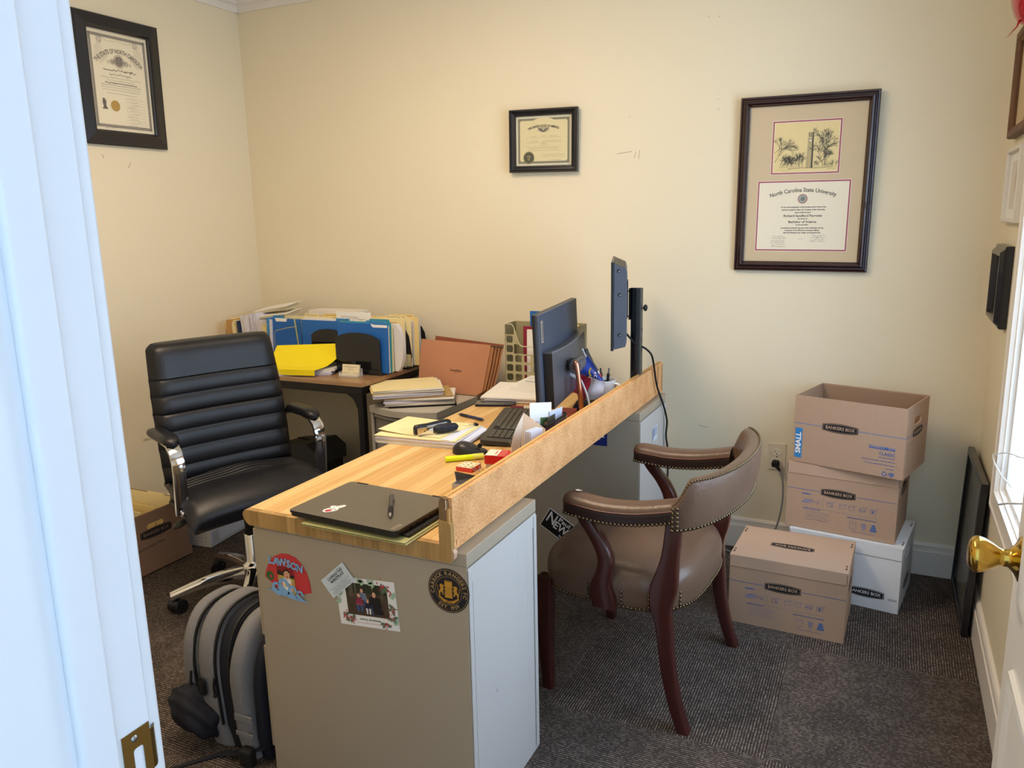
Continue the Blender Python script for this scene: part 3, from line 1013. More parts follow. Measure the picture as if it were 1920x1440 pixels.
t = thing('inventory_label', 'white printed sticker on the visitor side of the far cabinet', 'sticker', (-0.7835, 2.902, 0.58))
M = RIGHTSIDE
mb = MB().box((0, 0, 0.0006), (0.062, 0.055, 0.0006), mat('label blue white', 'D3E2EC', 0.5), M)
for k in range(4):
    mb.rect(-0.020 + 0.013 * k, 0.006, 0.006, 0.036 - 0.004 * (k % 2), BINK, M, 0.0011)
for k in range(5):
    mb.rect(0.012, -0.018 + 0.008 * k, 0.026, 0.0015, WHITEP, M, 0.0013)
mb.rect(-0.026, 0, 0.004, 0.045, BINK, M, 0.0011)
mb.build('sticker', t)
# ------------------------------------------------------------------ black leather desk chair
BLEATH = mat('black leather', '17181D', 0.36, var=0.08, scale=8, bump=0.25, bscale=260, spec=0.45)
BLEATH2 = mat('black leather piping', '101116', 0.4, var=0.05)


def cushion_grid(mb, fn, nu, nv, m, M=I4):
    """closed slab from fn(u, v, side) with u, v in 0..1 and side 1 / -1"""
    vs = []
    for side in (1, -1):
        for i in range(nu + 1):
            for j in range(nv + 1):
                vs.append(fn(i / nu, j / nv, side))
    N = (nu + 1) * (nv + 1)
    fs = []
    for i in range(nu):
        for j in range(nv):
            a = i * (nv + 1) + j
            b = a + nv + 1
            fs.append((a, b, b + 1, a + 1))
            fs.append((N + a, N + a + 1, N + b + 1, N + b))
    for i in range(nu):
        for j in (0, nv):
            a = i * (nv + 1) + j
            b = a + nv + 1
            fs.append((a, N + a, N + b, b) if j == 0 else (a, b, N + b, N + a))
    for j in range(nv):
        for i in (0, nu):
            a = i * (nv + 1) + j
            fs.append((a, a + 1, N + a + 1, N + a) if i == 0 else (a, N + a, N + a + 1, a + 1))
    mb.add(vs, fs, m, M, True)


def sidefall(t, p=3.0):
    return max(0.0, 1 - abs(2 * t - 1) ** p) ** (1 / 2.2)


ch = thing('office_chair', 'black ribbed leather office chair with chrome arms behind the desk', 'chair', (-2.13, 2.11, 0), -22.7)
# seat: u across, v from back to front
def seat_fn(u, v, side):
    x = -0.215 + 0.385 * v
    y = (u - 0.5) * (0.470 + 0.070 * min(1, v * 1.6))
    th = 0.052
    fall = max(0.0, (v - 0.60) / 0.40)
    drop = 0.065 * fall ** 2.4
    zt = 0.492 - drop + 0.012 * sin(pi * u)
    if side > 0:
        g_ = 0
        if 0.22 < v < 0.62:
            q = ((v - 0.22) * 6 / 0.40) % 1
            g_ = 0.007 * (1 - abs(sin(pi * q)) ** 0.5) * sidefall(u, 9)
            zt += 0.012 * math.exp(-((u - 0.55) / 0.12) ** 2) * sin(pi * (v - 0.22) / 0.40)
        return (x, y * (0.965 + 0.035 * sidefall(v, 12)), zt - g_ - 0.03 * (1 - sidefall(u, 7)) - 0.02 * (1 - sidefall(v, 14)))
    return (x - 0.015 * fall, y * 0.95, zt - th - 0.05 * min(1, v * 1.2) * sidefall(v, 3) - 0.0)


mb = MB()
cushion_grid(mb, seat_fn, 28, 150, BLEATH)
mb.build('seat', ch)


def back_fn(u, v, side):
    """u across, v from bottom to top"""
    z = 0.478 + 0.508 * v
    lean = -0.150 - 0.075 * v - 0.02 * v * v
    hw = 0.250 + 0.008 * sin(pi * v) - 0.012 * v
    k = 0.05
    if v > 1 - k:
        hw -= 0.02 * ((v - 1 + k) / k) ** 2
    y = (2 * u - 1) * hw
    curve = 0.020 * (2 * u - 1) ** 2
    if side > 0:
        g_ = 0.0
        if v < 0.75:
            q = (v / 0.75 * 6.0) % 1
            g_ = 0.009 * (1 - abs(sin(pi * q)) ** 0.45)
        ed = sidefall(u, 9) * sidefall(v, 16)
        return (lean + curve + 0.050 * ed - g_, y, z)
    return (lean + curve - 0.022 * sidefall(u, 10), y, z)


mb = MB()
cushion_grid(mb, back_fn, 26, 110, BLEATH)
mb.build('backrest', ch)
for s in (-1, 1):
    mb = MB()
    pts = []
    for k in range(13):
        a = pi * 0.5 + pi * 0.62 * k / 12
    # armrest loop: under the pad, round the front, straight down to the seat side
    path = [(-0.22, 0, 0.640), (-0.16, 0, 0.664), (-0.10, 0, 0.672), (-0.02, 0, 0.674), (0.04, 0, 0.668), (0.075, 0, 0.645), (0.090, 0, 0.612), (0.092, 0, 0.575),
            (0.088, 0, 0.53), (0.082, 0, 0.47), (0.078, 0, 0.425)]
    rings = []
    for k, p in enumerate(path):
        a = Vector(path[min(k + 1, len(path) - 1)]) - Vector(path[max(k - 1, 0)])
        n_ = Vector((0, 1, 0)).cross(a.normalized())
        P_ = Vector(p)
        y_ = s * 0.268
        hw = 0.021
        tk = 0.0065
        rings.append([P_ + n_ * tk * cy + Vector((0, y_ + hw * cx, 0)) for cx, cy in ((-1, -1), (-0.5, -1.3), (0.5, -1.3), (1, -1), (1.08, 0), (1, 1), (0.5, 1.5), (-0.5, 1.5), (-1, 1), (-1.08, 0))])
    mb.loft(rings, CHROME)
    mb.box((0.078, s * 0.262, 0.428), (0.05, 0.03, 0.022), CHROME, bev=0.006)
    mb.box((0.02, s * 0.250, 0.432), (0.16, 0.035, 0.012), BLACKM, bev=0.004)
    arm = mb.build('armrest', ch, label='chrome armrest')
    mb = MB()
    rings = []
    for k in range(17):
        t = k / 16
        x = -0.155 + 0.225 * t
        zz = 0.684 - 0.010 * max(0, (t - 0.7) / 0.3) ** 2 - 0.012 * max(0, (0.2 - t) / 0.2) ** 2
        e = max(0.05, sidefall(t, 6))
        ring = []
        for q in range(16):
            a = 2 * pi * q / 16
            ca, sa = cos(a), sin(a)
            ring.append((x, s * 0.268 + 0.030 * e * math.copysign(abs(ca) ** 0.7, ca), zz + 0.018 * e * math.copysign(abs(sa) ** 0.7, sa)))
        rings.append(ring)
    mb.loft(rings, BLEATH)
    mb.build('arm_pad', arm, label='black padded arm pad')
mb = MB()
mb.box((-0.01, 0, 0.405), (0.26, 0.22, 0.05), BLACKM, bev=0.01)
mb.cyl((0.02, -0.05, 0.40), (0.03, -0.235, 0.385), 0.006, BLACKM)
mb.tube([(0.03, -0.215, 0.387), (0.031, -0.24, 0.384), (0.032, -0.275, 0.372), (0.032, -0.29, 0.365)], [0.010, 0.018, 0.019, 0.008], BLACKP, flat=(1.0, 0.55))
mb.build('tilt_mechanism', ch)
mb = MB()
mb.lathe([(0.029, 0.09), (0.030, 0.15), (0.0285, 0.152), (0.0285, 0.255), (0.026, 0.258), (0.0, 0.258)], CHROME, n=28, caps=False)
mb.lathe([(0.026, 0.258), (0.027, 0.275), (0.0215, 0.278), (0.0215, 0.30), (0.023, 0.302), (0.023, 0.33), (0.0205, 0.333), (0.0205, 0.385)], BLACKP, n=24, caps=False)
mb.build('gas_column', ch)
mb = MB()
mb.lathe([(0.0, 0.075), (0.040, 0.078), (0.047, 0.09), (0.047, 0.125), (0.043, 0.137), (0.033, 0.142), (0.030, 0.150)], CHROME, n=32, caps=False)
arm_deg = [(-104 + 72 * k) for k in range(5)]
for a in arm_deg:
    Ma = R('Z', a)
    rings = []
    for k in range(9):
        t = k / 8
        x = 0.03 + 0.275 * t
        zt = 0.132 - 0.045 * t - 0.012 * sin(pi * t) * -1
        hw = 0.024 - 0.006 * t
        zb = zt - (0.048 - 0.022 * t)
        rings.append([(x, -hw, zb), (x, -hw * 1.05, zb + 0.5 * (zt - zb)), (x, -hw * 0.75, zt - 0.004), (x, 0, zt), (x, hw * 0.75, zt - 0.004), (x, hw * 1.05, zb + 0.5 * (zt - zb)), (x, hw, zb)])
    mb.loft(rings, CHROME, Ma)
mb.build('star_base', ch, label='chrome five-star base')
for k, a in enumerate(arm_deg):
    Mw_ = R('Z', a) @ T(0.292, 0, 0) @ R('Z', 35 + 50 * k)
    mb = MB()
    mb.cyl((0, 0, 0.045), (0, 0, 0.072), 0.006, STEEL, Mw_)
    for s in (-1, 1):
        mb.cyl((-0.012, s * 0.006, 0.026), (-0.012, s * 0.026, 0.026), 0.0258, BLACKP, Mw_, 24)
    mb.ball((-0.006, 0, 0.034), 0.026, BLACKP, Mw_, 16, (1.0, 0.85, 0.85))
    mb.build('caster', ch, label='black twin-wheel caster')

# ------------------------------------------------------------------ brown leather armchair
BROWN = mat('brown leather', '624D3F', 0.32, var=0.16, scale=7, bump=0.5, bscale=90, spec=0.5)
BROWND = mat('dark brown leather band', '2E1F1C', 0.38, var=0.12, scale=9, bump=0.3, bscale=120)
MAHOG = mat('mahogany', '3F1A16', 0.28, var=0.28, scale=7, stretch=(5, 5, 0.8), coat=0.3)
NAIL = mat('antique brass nailhead', '6F624C', 0.34, 1.0, var=0.25, scale=60)
ac = thing('leather_armchair', 'brown leather captain armchair with brass nailheads facing the counter', 'chair', (-0.63, 2.225, 0), -4.6)
# local +x = chair back, +y = away from the camera


def rloft(mb, pts, m, n=4, sm=False):
    """pts: (x, y, z, half x, half y) horizontal rounded-rectangle sections"""
    rings = []
    for x, y, z, hx, hy in pts:
        r_ = min(hx, hy) * 0.3
        rings.append([(x + a, y + b, z) for a, b in rrect(2 * hx, 2 * hy, r_, 2)])
    mb.loft(rings, m, smooth=True)


def smooth_path(P, n=6):
    """Catmull-Rom through tuples of any length"""
    out = []
    Q = [P[0]] + list(P) + [P[-1]]
    for i in range(1, len(Q) - 2):
        for k in range(n):
            t = k / n
            p0, p1, p2, p3 = Q[i - 1], Q[i], Q[i + 1], Q[i + 2]
            out.append(tuple(0.5 * ((2 * b) + (-a + c) * t + (2 * a - 5 * b + 4 * c - d) * t * t + (-a + 3 * b - 3 * c + d) * t ** 3) for a, b, c, d in zip(p0, p1, p2, p3)))
    out.append(tuple(P[-1]))
    return out


for s in (-1, 1):
    mb = MB()
    rloft(mb, smooth_path([(-0.208, s * 0.243, 0, 0.0155, 0.0155), (-0.214, s * 0.243, 0.12, 0.019, 0.018), (-0.218, s * 0.240, 0.25, 0.023, 0.021), (-0.215, s * 0.235, 0.36, 0.025, 0.022)]), MAHOG)
    mb.build('front_leg', ac)
    mb = MB()
    rloft(mb, smooth_path([(0.222, s * 0.258, 0, 0.016, 0.019), (0.197, s * 0.258, 0.07, 0.017, 0.019), (0.173, s * 0.258, 0.18, 0.019, 0.019), (0.160, s * 0.260, 0.30, 0.022, 0.019), (0.150, s * 0.262, 0.36, 0.030, 0.018),
                            (0.158, s * 0.264, 0.42, 0.036, 0.017), (0.172, s * 0.264, 0.50, 0.024, 0.017), (0.180, s * 0.262, 0.57, 0.022, 0.017), (0.184, s * 0.255, 0.65, 0.022, 0.016)]), MAHOG)
    mb.build('rear_leg', ac)
    mb = MB()
    rloft(mb, smooth_path([(-0.012, s * 0.272, 0.325, 0.034, 0.014), (-0.016, s * 0.273, 0.36, 0.036, 0.015), (-0.020, s * 0.274, 0.40, 0.028, 0.016), (-0.010, s * 0.274, 0.44, 0.022, 0.016), (-0.010, s * 0.272, 0.48, 0.021, 0.016),
                            (-0.035, s * 0.270, 0.53, 0.021, 0.017), (-0.070, s * 0.266, 0.575, 0.021, 0.017), (-0.085, s * 0.262, 0.615, 0.026, 0.017)]), MAHOG)
    mb.build('arm_support', ac)


def seat_outline(t, grow=0.0):
    """t in 0..1 around; superellipse, flatter in front"""
    a = 2 * pi * t
    ca, sa = cos(a), sin(a)
    ex = 0.40 if ca < 0 else 0.72
    x = (0.240 if ca < 0 else 0.200) * math.copysign(abs(ca) ** ex, ca)
    y = (0.268 + grow) * math.copysign(abs(sa) ** (0.55 if ca < 0 else 0.62), sa)
    return x - 0.008 + (0.02 if ca > 0 else 0), y


mb = MB()
rings = []
NS = 72
for f, zz in ((0.90, 0.325), (0.985, 0.328), (1.0, 0.335), (1.0, 0.352), (1.008, 0.385), (1.0, 0.405), (0.975, 0.420), (0.92, 0.437), (0.80, 0.454), (0.62, 0.468), (0.42, 0.477), (0.20, 0.481), (0.03, 0.482)):
    ring = []
    for k in range(NS):
        x, y = seat_outline(k / NS)
        zf = zz + (0.008 * sin(9 * k / NS * 2 * pi) * 0.25 if zz > 0.4 and f > 0.8 else 0)
        ring.append((x * f, y * f, zf))
    rings.append(ring)
mb.loft(rings, BROWN)
mb.build('seat', ac)


def nails(path_pts, spacing, r, facing=None):
    """dome nails along a polyline of 3D points"""
    mb = MB()
    P_ = [Vector(p) for p in path_pts]
    acc = 0.0
    for a, b in zip(P_[:-1], P_[1:]):
        L_ = (b - a).length
        while acc <= L_:
            mb.ball(a.lerp(b, acc / L_ if L_ else 0), r, NAIL, n=8)
            acc += spacing
        acc -= L_
    return mb


pp = [(*[q * 1.003 for q in seat_outline(k / 200)], 0.337) for k in range(201)]
mb = nails(pp, 0.0118, 0.0046)
for s in (-1, 1):
    for xx in (-0.065, 0.036, 0.112, 0.182):
        oy = min((seat_outline(k / 400) for k in range(400) if seat_outline(k / 400)[1] * s > 0), key=lambda p: abs(p[0] - xx))[1]
        pr_ = [(xx, oy * 1.008, zz) for zz in (0.345, 0.357, 0.369, 0.381)]
        for p in pr_:
            mb.ball(p, 0.0046, NAIL, n=8)
mb.build('nailhead_trim', ac)

# arms: padded tops with a dark band below
for s in (-1, 1):
    cl_ = smooth_path([(-0.128, s * 0.268, 0.622), (-0.08, s * 0.270, 0.619), (-0.01, s * 0.272, 0.615), (0.07, s * 0.272, 0.621), (0.13, s * 0.270, 0.632), (0.195, s * 0.266, 0.648)], 5)
    mb = MB()
    rb, rt = [], []
    N_ = len(cl_)
    for k, (x, y, zz) in enumerate(cl_):
        e = min(1.0, 0.60 + 0.40 * min(1, k / 3) ** 0.5)
        hw = 0.036 * e
        if k == 0:
            x -= 0.004
        rb.append([(x, y + a, zz + b) for a, b in ((-hw, -0.026), (hw, -0.026), (hw * 1.05, 0.0), (hw * 1.02, 0.008), (-hw * 1.02, 0.008), (-hw * 1.05, 0.0))])
        ring = []
        for q in range(13):
            a = pi * q / 12
            ring.append((x, y + hw * 1.02 * cos(a), zz + 0.008 + 0.024 * e * sin(a) ** 0.8))
        rt.append(ring)
    mb.loft(rb, BROWND, smooth=False)
    ar = mb.build('arm', ac)
    mb = MB()
    mb.loft(rt, BROWN)
    mb.tube([(rt[k][0][0], rt[k][0][1] + 0.0005, rt[k][0][2]) for k in range(N_)], 0.0022, mat('red brown piping', '5E2D20', 0.4), n=6)
    mb.tube([rt[k][12] for k in range(N_)], 0.0022, MATS['red brown piping'], n=6)
    if s < 0:
        mb.add([(-0.108, -0.262, 0.6545), (-0.098, -0.256, 0.6552), (-0.094, -0.262, 0.6552), (-0.086, -0.258, 0.6552), (-0.088, -0.266, 0.6550), (-0.100, -0.270, 0.6545)],
               [(0, 1, 2, 3, 4, 5)], mat('exposed white padding', 'DAD5CA', 0.9), T(0, 0, 0.0012))
    mb.build('arm_pad', ar)
    edge = [(x, y + s * 0.0375 * (1 if k > 1 else 0.85), zz - 0.0235) for k, (x, y, zz) in enumerate(cl_)]
    inner = [(x, y - s * 0.0375 * (1 if k > 1 else 0.85), zz - 0.0235) for k, (x, y, zz) in enumerate(cl_)]
    mb = nails(inner[::-1] + edge, 0.0118, 0.0045)
    mb.build('nailhead_trim', ar)

# curved back
mb = MB()
rings = []
NB = 48
outer_low, outer_top, end_a, end_b = [], [], [], []
for k in range(NB + 1):
    t = -1 + 2 * k / NB
    a = t * rad(86)
    X = 0.178 + 0.105 * max(0, cos(a)) ** 0.9
    Y = 0.282 * sin(a) / sin(rad(86))
    # outward normal in plan
    nx_, ny_ = cos(a) * 1.0, sin(a)
    q = min(1, max(0, (1 - abs(t)) / 0.24))
    q = q * q * (3 - 2 * q)
    top = 0.672 + (0.745 - 0.672) * q
    bot = 0.598 + 0.012 * cos(a)
    flare = 0.018 * q
    th = 0.030
    ring = []
    for u_, v_ in ((-1, 0.0), (-1, 0.35), (-0.9, 0.75), (-0.6, 0.94), (-0.1, 1.0), (0.45, 0.985), (0.75, 0.95), (0.92, 0.80), (1.0, 0.45), (0.92, 0.12), (0.80, 0.0), (0, -0.03)):
        zz = bot + (top - bot) * v_
        off = th * u_ + flare * v_
        ring.append((X + nx_ * off, Y + ny_ * off, zz))
    rings.append(ring)
    outer_low.append((X + nx_ * th * 0.90, Y + ny_ * th * 0.90, bot + 0.006))
    outer_top.append((X + nx_ * (th * 0.62 + flare), Y + ny_ * (th * 0.62 + flare), bot + (top - bot) * 0.985))
mb.loft(rings, BROWN)
bk = mb.build('backrest', ac)
mb = nails(outer_low, 0.0118, 0.0045)
mb2 = nails(outer_top, 0.0085, 0.0034)
mb.add(mb2.v, mb2.f, NAIL, smooth=True)
for s in (-1, 1):
    i = 0 if s < 0 else NB
    r0 = rings[i]
    for dx in (0.004, 0.016):
        for k in range(6):
            mb.ball((r0[8][0] + dx + 0.0, s * (abs(r0[8][1]) + 0.001), 0.606 + 0.0118 * k + 0.003 * (dx > 0.01)), 0.0045, NAIL, n=8)
mb.build('nailhead_trim', bk)
# ------------------------------------------------------------------ cardboard boxes
KRAFT = mat('kraft cardboard', 'AE917A', 0.8, var=0.03, scale=14, bump=0.08, bscale=60, stretch=(14, 14, 0.6))
KRAFTL = mat('kraft cardboard lid', 'B79A83', 0.8, var=0.03, scale=10)
KRAFTI = mat('kraft cardboard inside', '9C7F68', 0.85, var=0.03)
KRAFTD = mat('old kraft cardboard', '97765F', 0.85, var=0.04)
CORRW = mat('white cardboard', 'D9DCE0', 0.7, var=0.015)
BOXBLUE = mat('carton blue print', '3C62A4', 0.7, var=0.05)
CYAN = mat('carton bright blue print', '2C7DBE', 0.7, var=0.03)
BOXBLK = mat('carton black print', '17171A', 0.7, var=0.03)


def bankers_logo(mb, cx, cy, w_, M, col, z=0.0006, flip=False):
    h_ = w_ * 0.28
    def shape(s):
        pts = []
        for k in range(9):
            t = -1 + 2 * k / 8
            pts.append((s * w_ / 2 * t, -s * h_ / 2 * (0.66 + 0.34 * (1 - t * t))))
        for k in range(9):
            t = 1 - 2 * k / 8
            pts.append((s * w_ / 2 * t, s * h_ / 2 * (0.66 + 0.34 * (1 - t * t))))
        return pts
    Ml = M @ T(cx, cy, 0) @ R('Z', 180 if flip else 0)
    mb.poly(shape(1), BOXBLK, Ml, z)
    mb.poly([(a * 0.955, b * 0.86) for a, b in shape(1)], col, Ml, z + 0.0002)
    mb.poly([(a * 0.940, b * 0.80) for a, b in shape(1)], BOXBLK, Ml, z + 0.0004)
    mb.text('BANKERS BOX', w_ * 0.135, col, Ml, (0, 0), z + 0.0006, width=w_ * 0.82, bold=w_ * 0.002)


def box_pictures(mb, M, w_, h_, seed=0):
    """assembly pictograms, tips and address lines printed on the long side"""
    z = 0.0006
    mb.text('ASSEMBLY:', 0.007, BOXBLUE, M, (-w_ * 0.31, h_ * 0.04), z, width=0.034, bold=0.0003)
    xs = (-0.30, -0.205, -0.09, 0.02, 0.105, 0.20, 0.29)
    yv = -h_ * 0.065
    for k, q in enumerate(xs):
        x = q * w_
        if k == 0:
            mb.poly([(x - 0.018, yv - 0.007), (x + 0.008, yv - 0.007), (x + 0.018, yv + 0.006), (x - 0.008, yv + 0.006)], mat('carton pale blue print', '8A8399', 0.8), M, z)
            mb.stroke([(x - 0.018, yv - 0.007), (x + 0.008, yv - 0.007), (x + 0.018, yv + 0.006), (x - 0.008, yv + 0.006), (x - 0.018, yv - 0.007)], 0.0009, BOXBLUE, M, z + .0002)
            mb.stroke([(x + 0.015, yv + 0.006), (x + 0.026, yv), (x + 0.018, yv - 0.006)], 0.0012, BOXBLUE, M, z)
        elif k == 1:
            mb.scribble(x, yv, 0.020, 0.018, BOXBLUE, M, z, 5, 0.0008, 0.004)
            mb.scribble(x, yv - 0.004, 0.016, 0.010, BOXBLUE, M, z, 6, 0.0008, 0.004)
        else:
            mb.frame2d(x, yv - 0.003, 0.020, 0.013, 0.0007, BOXBLUE, M, z)
            mb.stroke([(x - 0.010, yv + 0.0035), (x - 0.004, yv + 0.009), (x + 0.016, yv + 0.009), (x + 0.010, yv + 0.0035)], 0.0007, BOXBLUE, M, z)
            if k == 2:
                mb.stroke([(x + 0.002, yv + 0.006), (x + 0.004, yv - 0.008), (x + 0.012, yv - 0.006)], 0.0012, BOXBLUE, M, z)
            if k == 5:
                mb.stroke([(x - 0.012, yv - 0.003), (x + 0.012, yv - 0.003)], 0.0016, BOXBLUE, M, z)
            if k == 6:
                mb.rect(x, yv - 0.004, 0.004, 0.007, BOXBLUE, M, z)
                mb.poly([(x - 0.004, yv - 0.003), (x + 0.004, yv - 0.003), (x, yv + 0.003)], BOXBLUE, M, z)
        mb.rect(x - 0.016, yv + 0.012, 0.0015, 0.0015, BOXBLUE, M, z)
    mb.rect(-0.155 * w_, yv, 0.0006, 0.030, BOXBLUE, M, z)
    mb.rect(0, -h_ * 0.165, w_ * 0.66, 0.0005, BOXBLUE, M, z)
    mb.text('HELPFUL PACKING TIPS:', 0.005, BOXBLUE, M, (-w_ * 0.255, -h_ * 0.185), z, width=0.060, bold=0.0002)
    for k in range(5):
        mb.scribble(-w_ * 0.205 + (0.004 if k % 2 else 0), -h_ * 0.225 - 0.0075 * k, 0.088 - 0.005 * (k % 3), 0.0012, BOXBLUE, M, z, seed + k, 0.0006)
    mb.text('NEED MORE BOXES AND SUPPLIES?', 0.005, BOXBLUE, M, (w_ * 0.20, -h_ * 0.215), z, width=0.098, bold=0.0002)
    for k, q in enumerate((0.10, 0.195, 0.28)):
        x, y = q * w_ + 0.01, -h_ * 0.32
        if k == 0:
            mb.frame2d(x, y, 0.022, 0.026, 0.0007, BOXBLUE, M, z)
            mb.rect(x, y + 0.006, 0.018, 0.0006, BOXBLUE, M, z)
        elif k == 1:
            mb.poly([(x - 0.004, y - 0.012), (x + 0.004, y - 0.012), (x + 0.006, y + 0.010), (x - 0.006, y + 0.010)], MATS['carton pale blue print'], M, z)
            mb.frame2d(x, y + 0.004, 0.014, 0.016, 0.0008, BOXBLUE, M, z)
        else:
            for j in range(3):
                mb.rect(x, y - 0.009 + 0.009 * j, 0.022 - 0.005 * j, 0.007, BOXBLUE, M, z)
        mb.scribble(x, y - 0.018, 0.018, 0.001, BOXBLUE, M, z, seed + 20 + k, 0.0005)
    mb.scribble(w_ * 0.22, -h_ * 0.42, 0.085, 0.0012, BOXBLUE, M, z, seed + 9, 0.0007)


def box_form(mb, M, w_, h_, ink, written=None):
    """label form printed on a box end"""
    z = 0.0006
    mb.frame2d(0, 0, w_, h_, 0.0008, ink, M, z)
    mb.rect(w_ * 0.22, 0, 0.0006, h_, ink, M, z)
    for k in range(3):
        mb.rect(-w_ * 0.14, h_ * (0.22 - 0.20 * k), w_ * 0.66, 0.0006, ink, M, z)
    for k in range(9):
        mb.rect(w_ * 0.36, h_ * (0.38 - 0.09 * k), w_ * 0.16, 0.0006, ink, M, z)
    mb.scribble(-w_ * 0.30, h_ * 0.42, w_ * 0.28, 0.003, ink, M, z, 3, 0.0006)
    if written:
        mb.text(written, 0.017, INK, M @ R('Z', 4), (-w_ * 0.12, h_ * 0.27), z, width=w_ * 0.56, lean=0.2)


def carton(t, w_, d_, h_, skin, inner, lid=None, open_top=False, lean=0.0, th=0.004, z0=0.0, handles=True, floor_in=True):
    """rectangular board box with real wall thickness; returns the body builder (front faces -y)"""
    mb = MB()
    hb = h_
    for s, ww, dd, base_ in ((-1, w_, d_, FRONT), (1, w_, d_, FRONT)):
        mb.box((0, s * (d_ / 2 - th / 2), z0 + hb / 2), (w_, th, hb), skin)
    for s in (-1, 1):
        if handles:
            hole = rrect(0.085, 0.026, 0.0125, 5, 0, hb * 0.5 - 0.062)
            Mh = T(s * w_ / 2, 0, z0 + hb / 2) @ (RIGHTSIDE if s > 0 else LEFTSIDE)
            plate_hole(d_ - 2 * th, hb, hole, skin, mb, Mh, th)
        else:
            mb.box((s * (w_ / 2 - th / 2), 0, z0 + hb / 2), (th, d_ - 2 * th, hb), skin)
    mb.box((0, 0, z0 + 0.003), (w_ - 2 * th, d_ - 2 * th, 0.006), inner)
    if open_top:      # inner facing of the walls
        for s in (-1, 1):
            mb.box((0, s * (d_ / 2 - th - 0.0006), z0 + hb / 2 + 0.002), (w_ - 2 * th - 0.002, 0.001, hb - 0.012), inner)
    return mb


def lid_on(t, w_, d_, zt, lh, skin, logo=True, slots=True):
    mb = MB()
    mb.box((0, 0, zt - 0.002), (w_, d_, 0.004), skin, bev=0.0015)
    for s in (-1, 1):
        mb.box((0, s * (d_ / 2 - 0.002), zt - lh / 2), (w_, 0.004, lh), skin, bev=0.0012)
        mb.box((s * (w_ / 2 - 0.002), 0, zt - lh / 2), (0.004, d_ - 0.006, lh - 0.001), skin, bev=0.0012)
        if slots:
            for q in (-0.34, 0.34):
                mb.box((s * (w_ / 2 - 0.009), q * d_, zt + 0.0005), (0.0045, 0.034, 0.001), mat('dark slot', '3A2A20', 0.9))
                mb.box((s * (w_ / 2 - 0.009), q * d_, zt + 0.0009), (0.002, 0.016, 0.001), skin)
    for sx in (-1, 1):
        mb.rect(sx * (w_ / 2 - 0.0022), zt - lh / 2, 0.0016, lh - 0.006, MATS.get('dark slot') or skin, T(0, -d_ / 2, 0) @ FRONT, 0.0004)
    return mb


# front box: kraft with its own lid
t = thing('storage_box', 'kraft lidded storage box on the carpet, in front of the box stack', 'box', (-0.241, 2.763, 0), -2.0)
W_, D_, H_ = 0.382, 0.292, 0.250
mb = carton(t, W_ - 0.004, D_ - 0.004, H_ - 0.004, KRAFT, KRAFTI)
M = T(0, -(D_ - 0.004) / 2, H_ / 2) @ FRONT
bw = W_ - 0.004
for a, b in ((-bw / 2, -0.072), (0.052, bw / 2)):
    mb.rect((a + b) / 2, 0.030, b - a, 0.0016, BOXBLUE, M, 0.0006)
bankers_logo(mb, -0.010, 0.030, 0.118, M, KRAFTL)
box_pictures(mb, M, W_, H_)
Mr = T(bw / 2, 0, H_ / 2) @ RIGHTSIDE
bankers_logo(mb, 0, 0.028, 0.11, Mr, KRAFTL)
mb.build('body', t)
mb = lid_on(t, W_, D_, H_, 0.042, KRAFTL)
bankers_logo(mb, -0.004, 0.002, 0.145, T(0, 0, H_), KRAFTL, flip=True)
mb.build('lid', t)

# white box at the bottom of the stack
t = thing('storage_box', 'white lidded storage box at the bottom of the stack by the wall', 'box', (-0.062, 3.075, 0), -8.3)
W2, D2, H2 = 0.39, 0.307, 0.250
mb = carton(t, W2 - 0.006, D2 - 0.006, H2 - 0.004, CORRW, CORRW)
M = T(0, -(D2 - 0.006) / 2, H2 / 2) @ FRONT
bankers_logo(mb, 0.082, -0.068, 0.125, M, CORRW)
for k in range(2):
    mb.rect(0.172, -0.074 - 0.005 * k, 0.030, 0.0016, BOXBLK, M, 0.0006)
    mb.rect(-0.08, -0.074 - 0.005 * k, 0.19, 0.0016, BOXBLK, M, 0.0006)
Mr = T((W2 - 0.006) / 2, 0, H2 / 2) @ RIGHTSIDE
bankers_logo(mb, 0.01, -0.055, 0.13, Mr, CORRW)
for k in range(5):
    mb.rect(0, 0.055 - 0.018 * k, 0.22, 0.0008, GINK, Mr, 0.0006)
mb.build('body', t)
mb = lid_on(t, W2, D2, H2, 0.048, CORRW)
mb.build('lid', t)

# kraft lidded box in the middle of the stack
t = thing('storage_box', 'kraft lidded storage box standing on the white box', 'box', (-0.088, 3.086, H2 + 0.0018), -8.0)
W3, D3, H3 = 0.381, 0.285, 0.250
mb = carton(t, W3 - 0.004, D3 - 0.004, H3 - 0.004, KRAFT, KRAFTI)
M = T(0, -(D3 - 0.004) / 2, H3 / 2) @ FRONT
for a, b in ((-bw / 2, -0.068), (0.055, bw / 2)):
    mb.rect((a + b) / 2, 0.026, b - a, 0.0016, BOXBLUE, M, 0.0006)
bankers_logo(mb, -0.008, 0.026, 0.118, M, KRAFTL)
box_pictures(mb, M, W3, H3, 40)
Mr = T(bw / 2, 0, H3 / 2) @ RIGHTSIDE
bankers_logo(mb, 0, 0.045, 0.13, Mr, KRAFTL)
mb.build('body', t)
mb = lid_on(t, W3, D3, H3, 0.042, KRAFTL)
mb.build('lid', t)

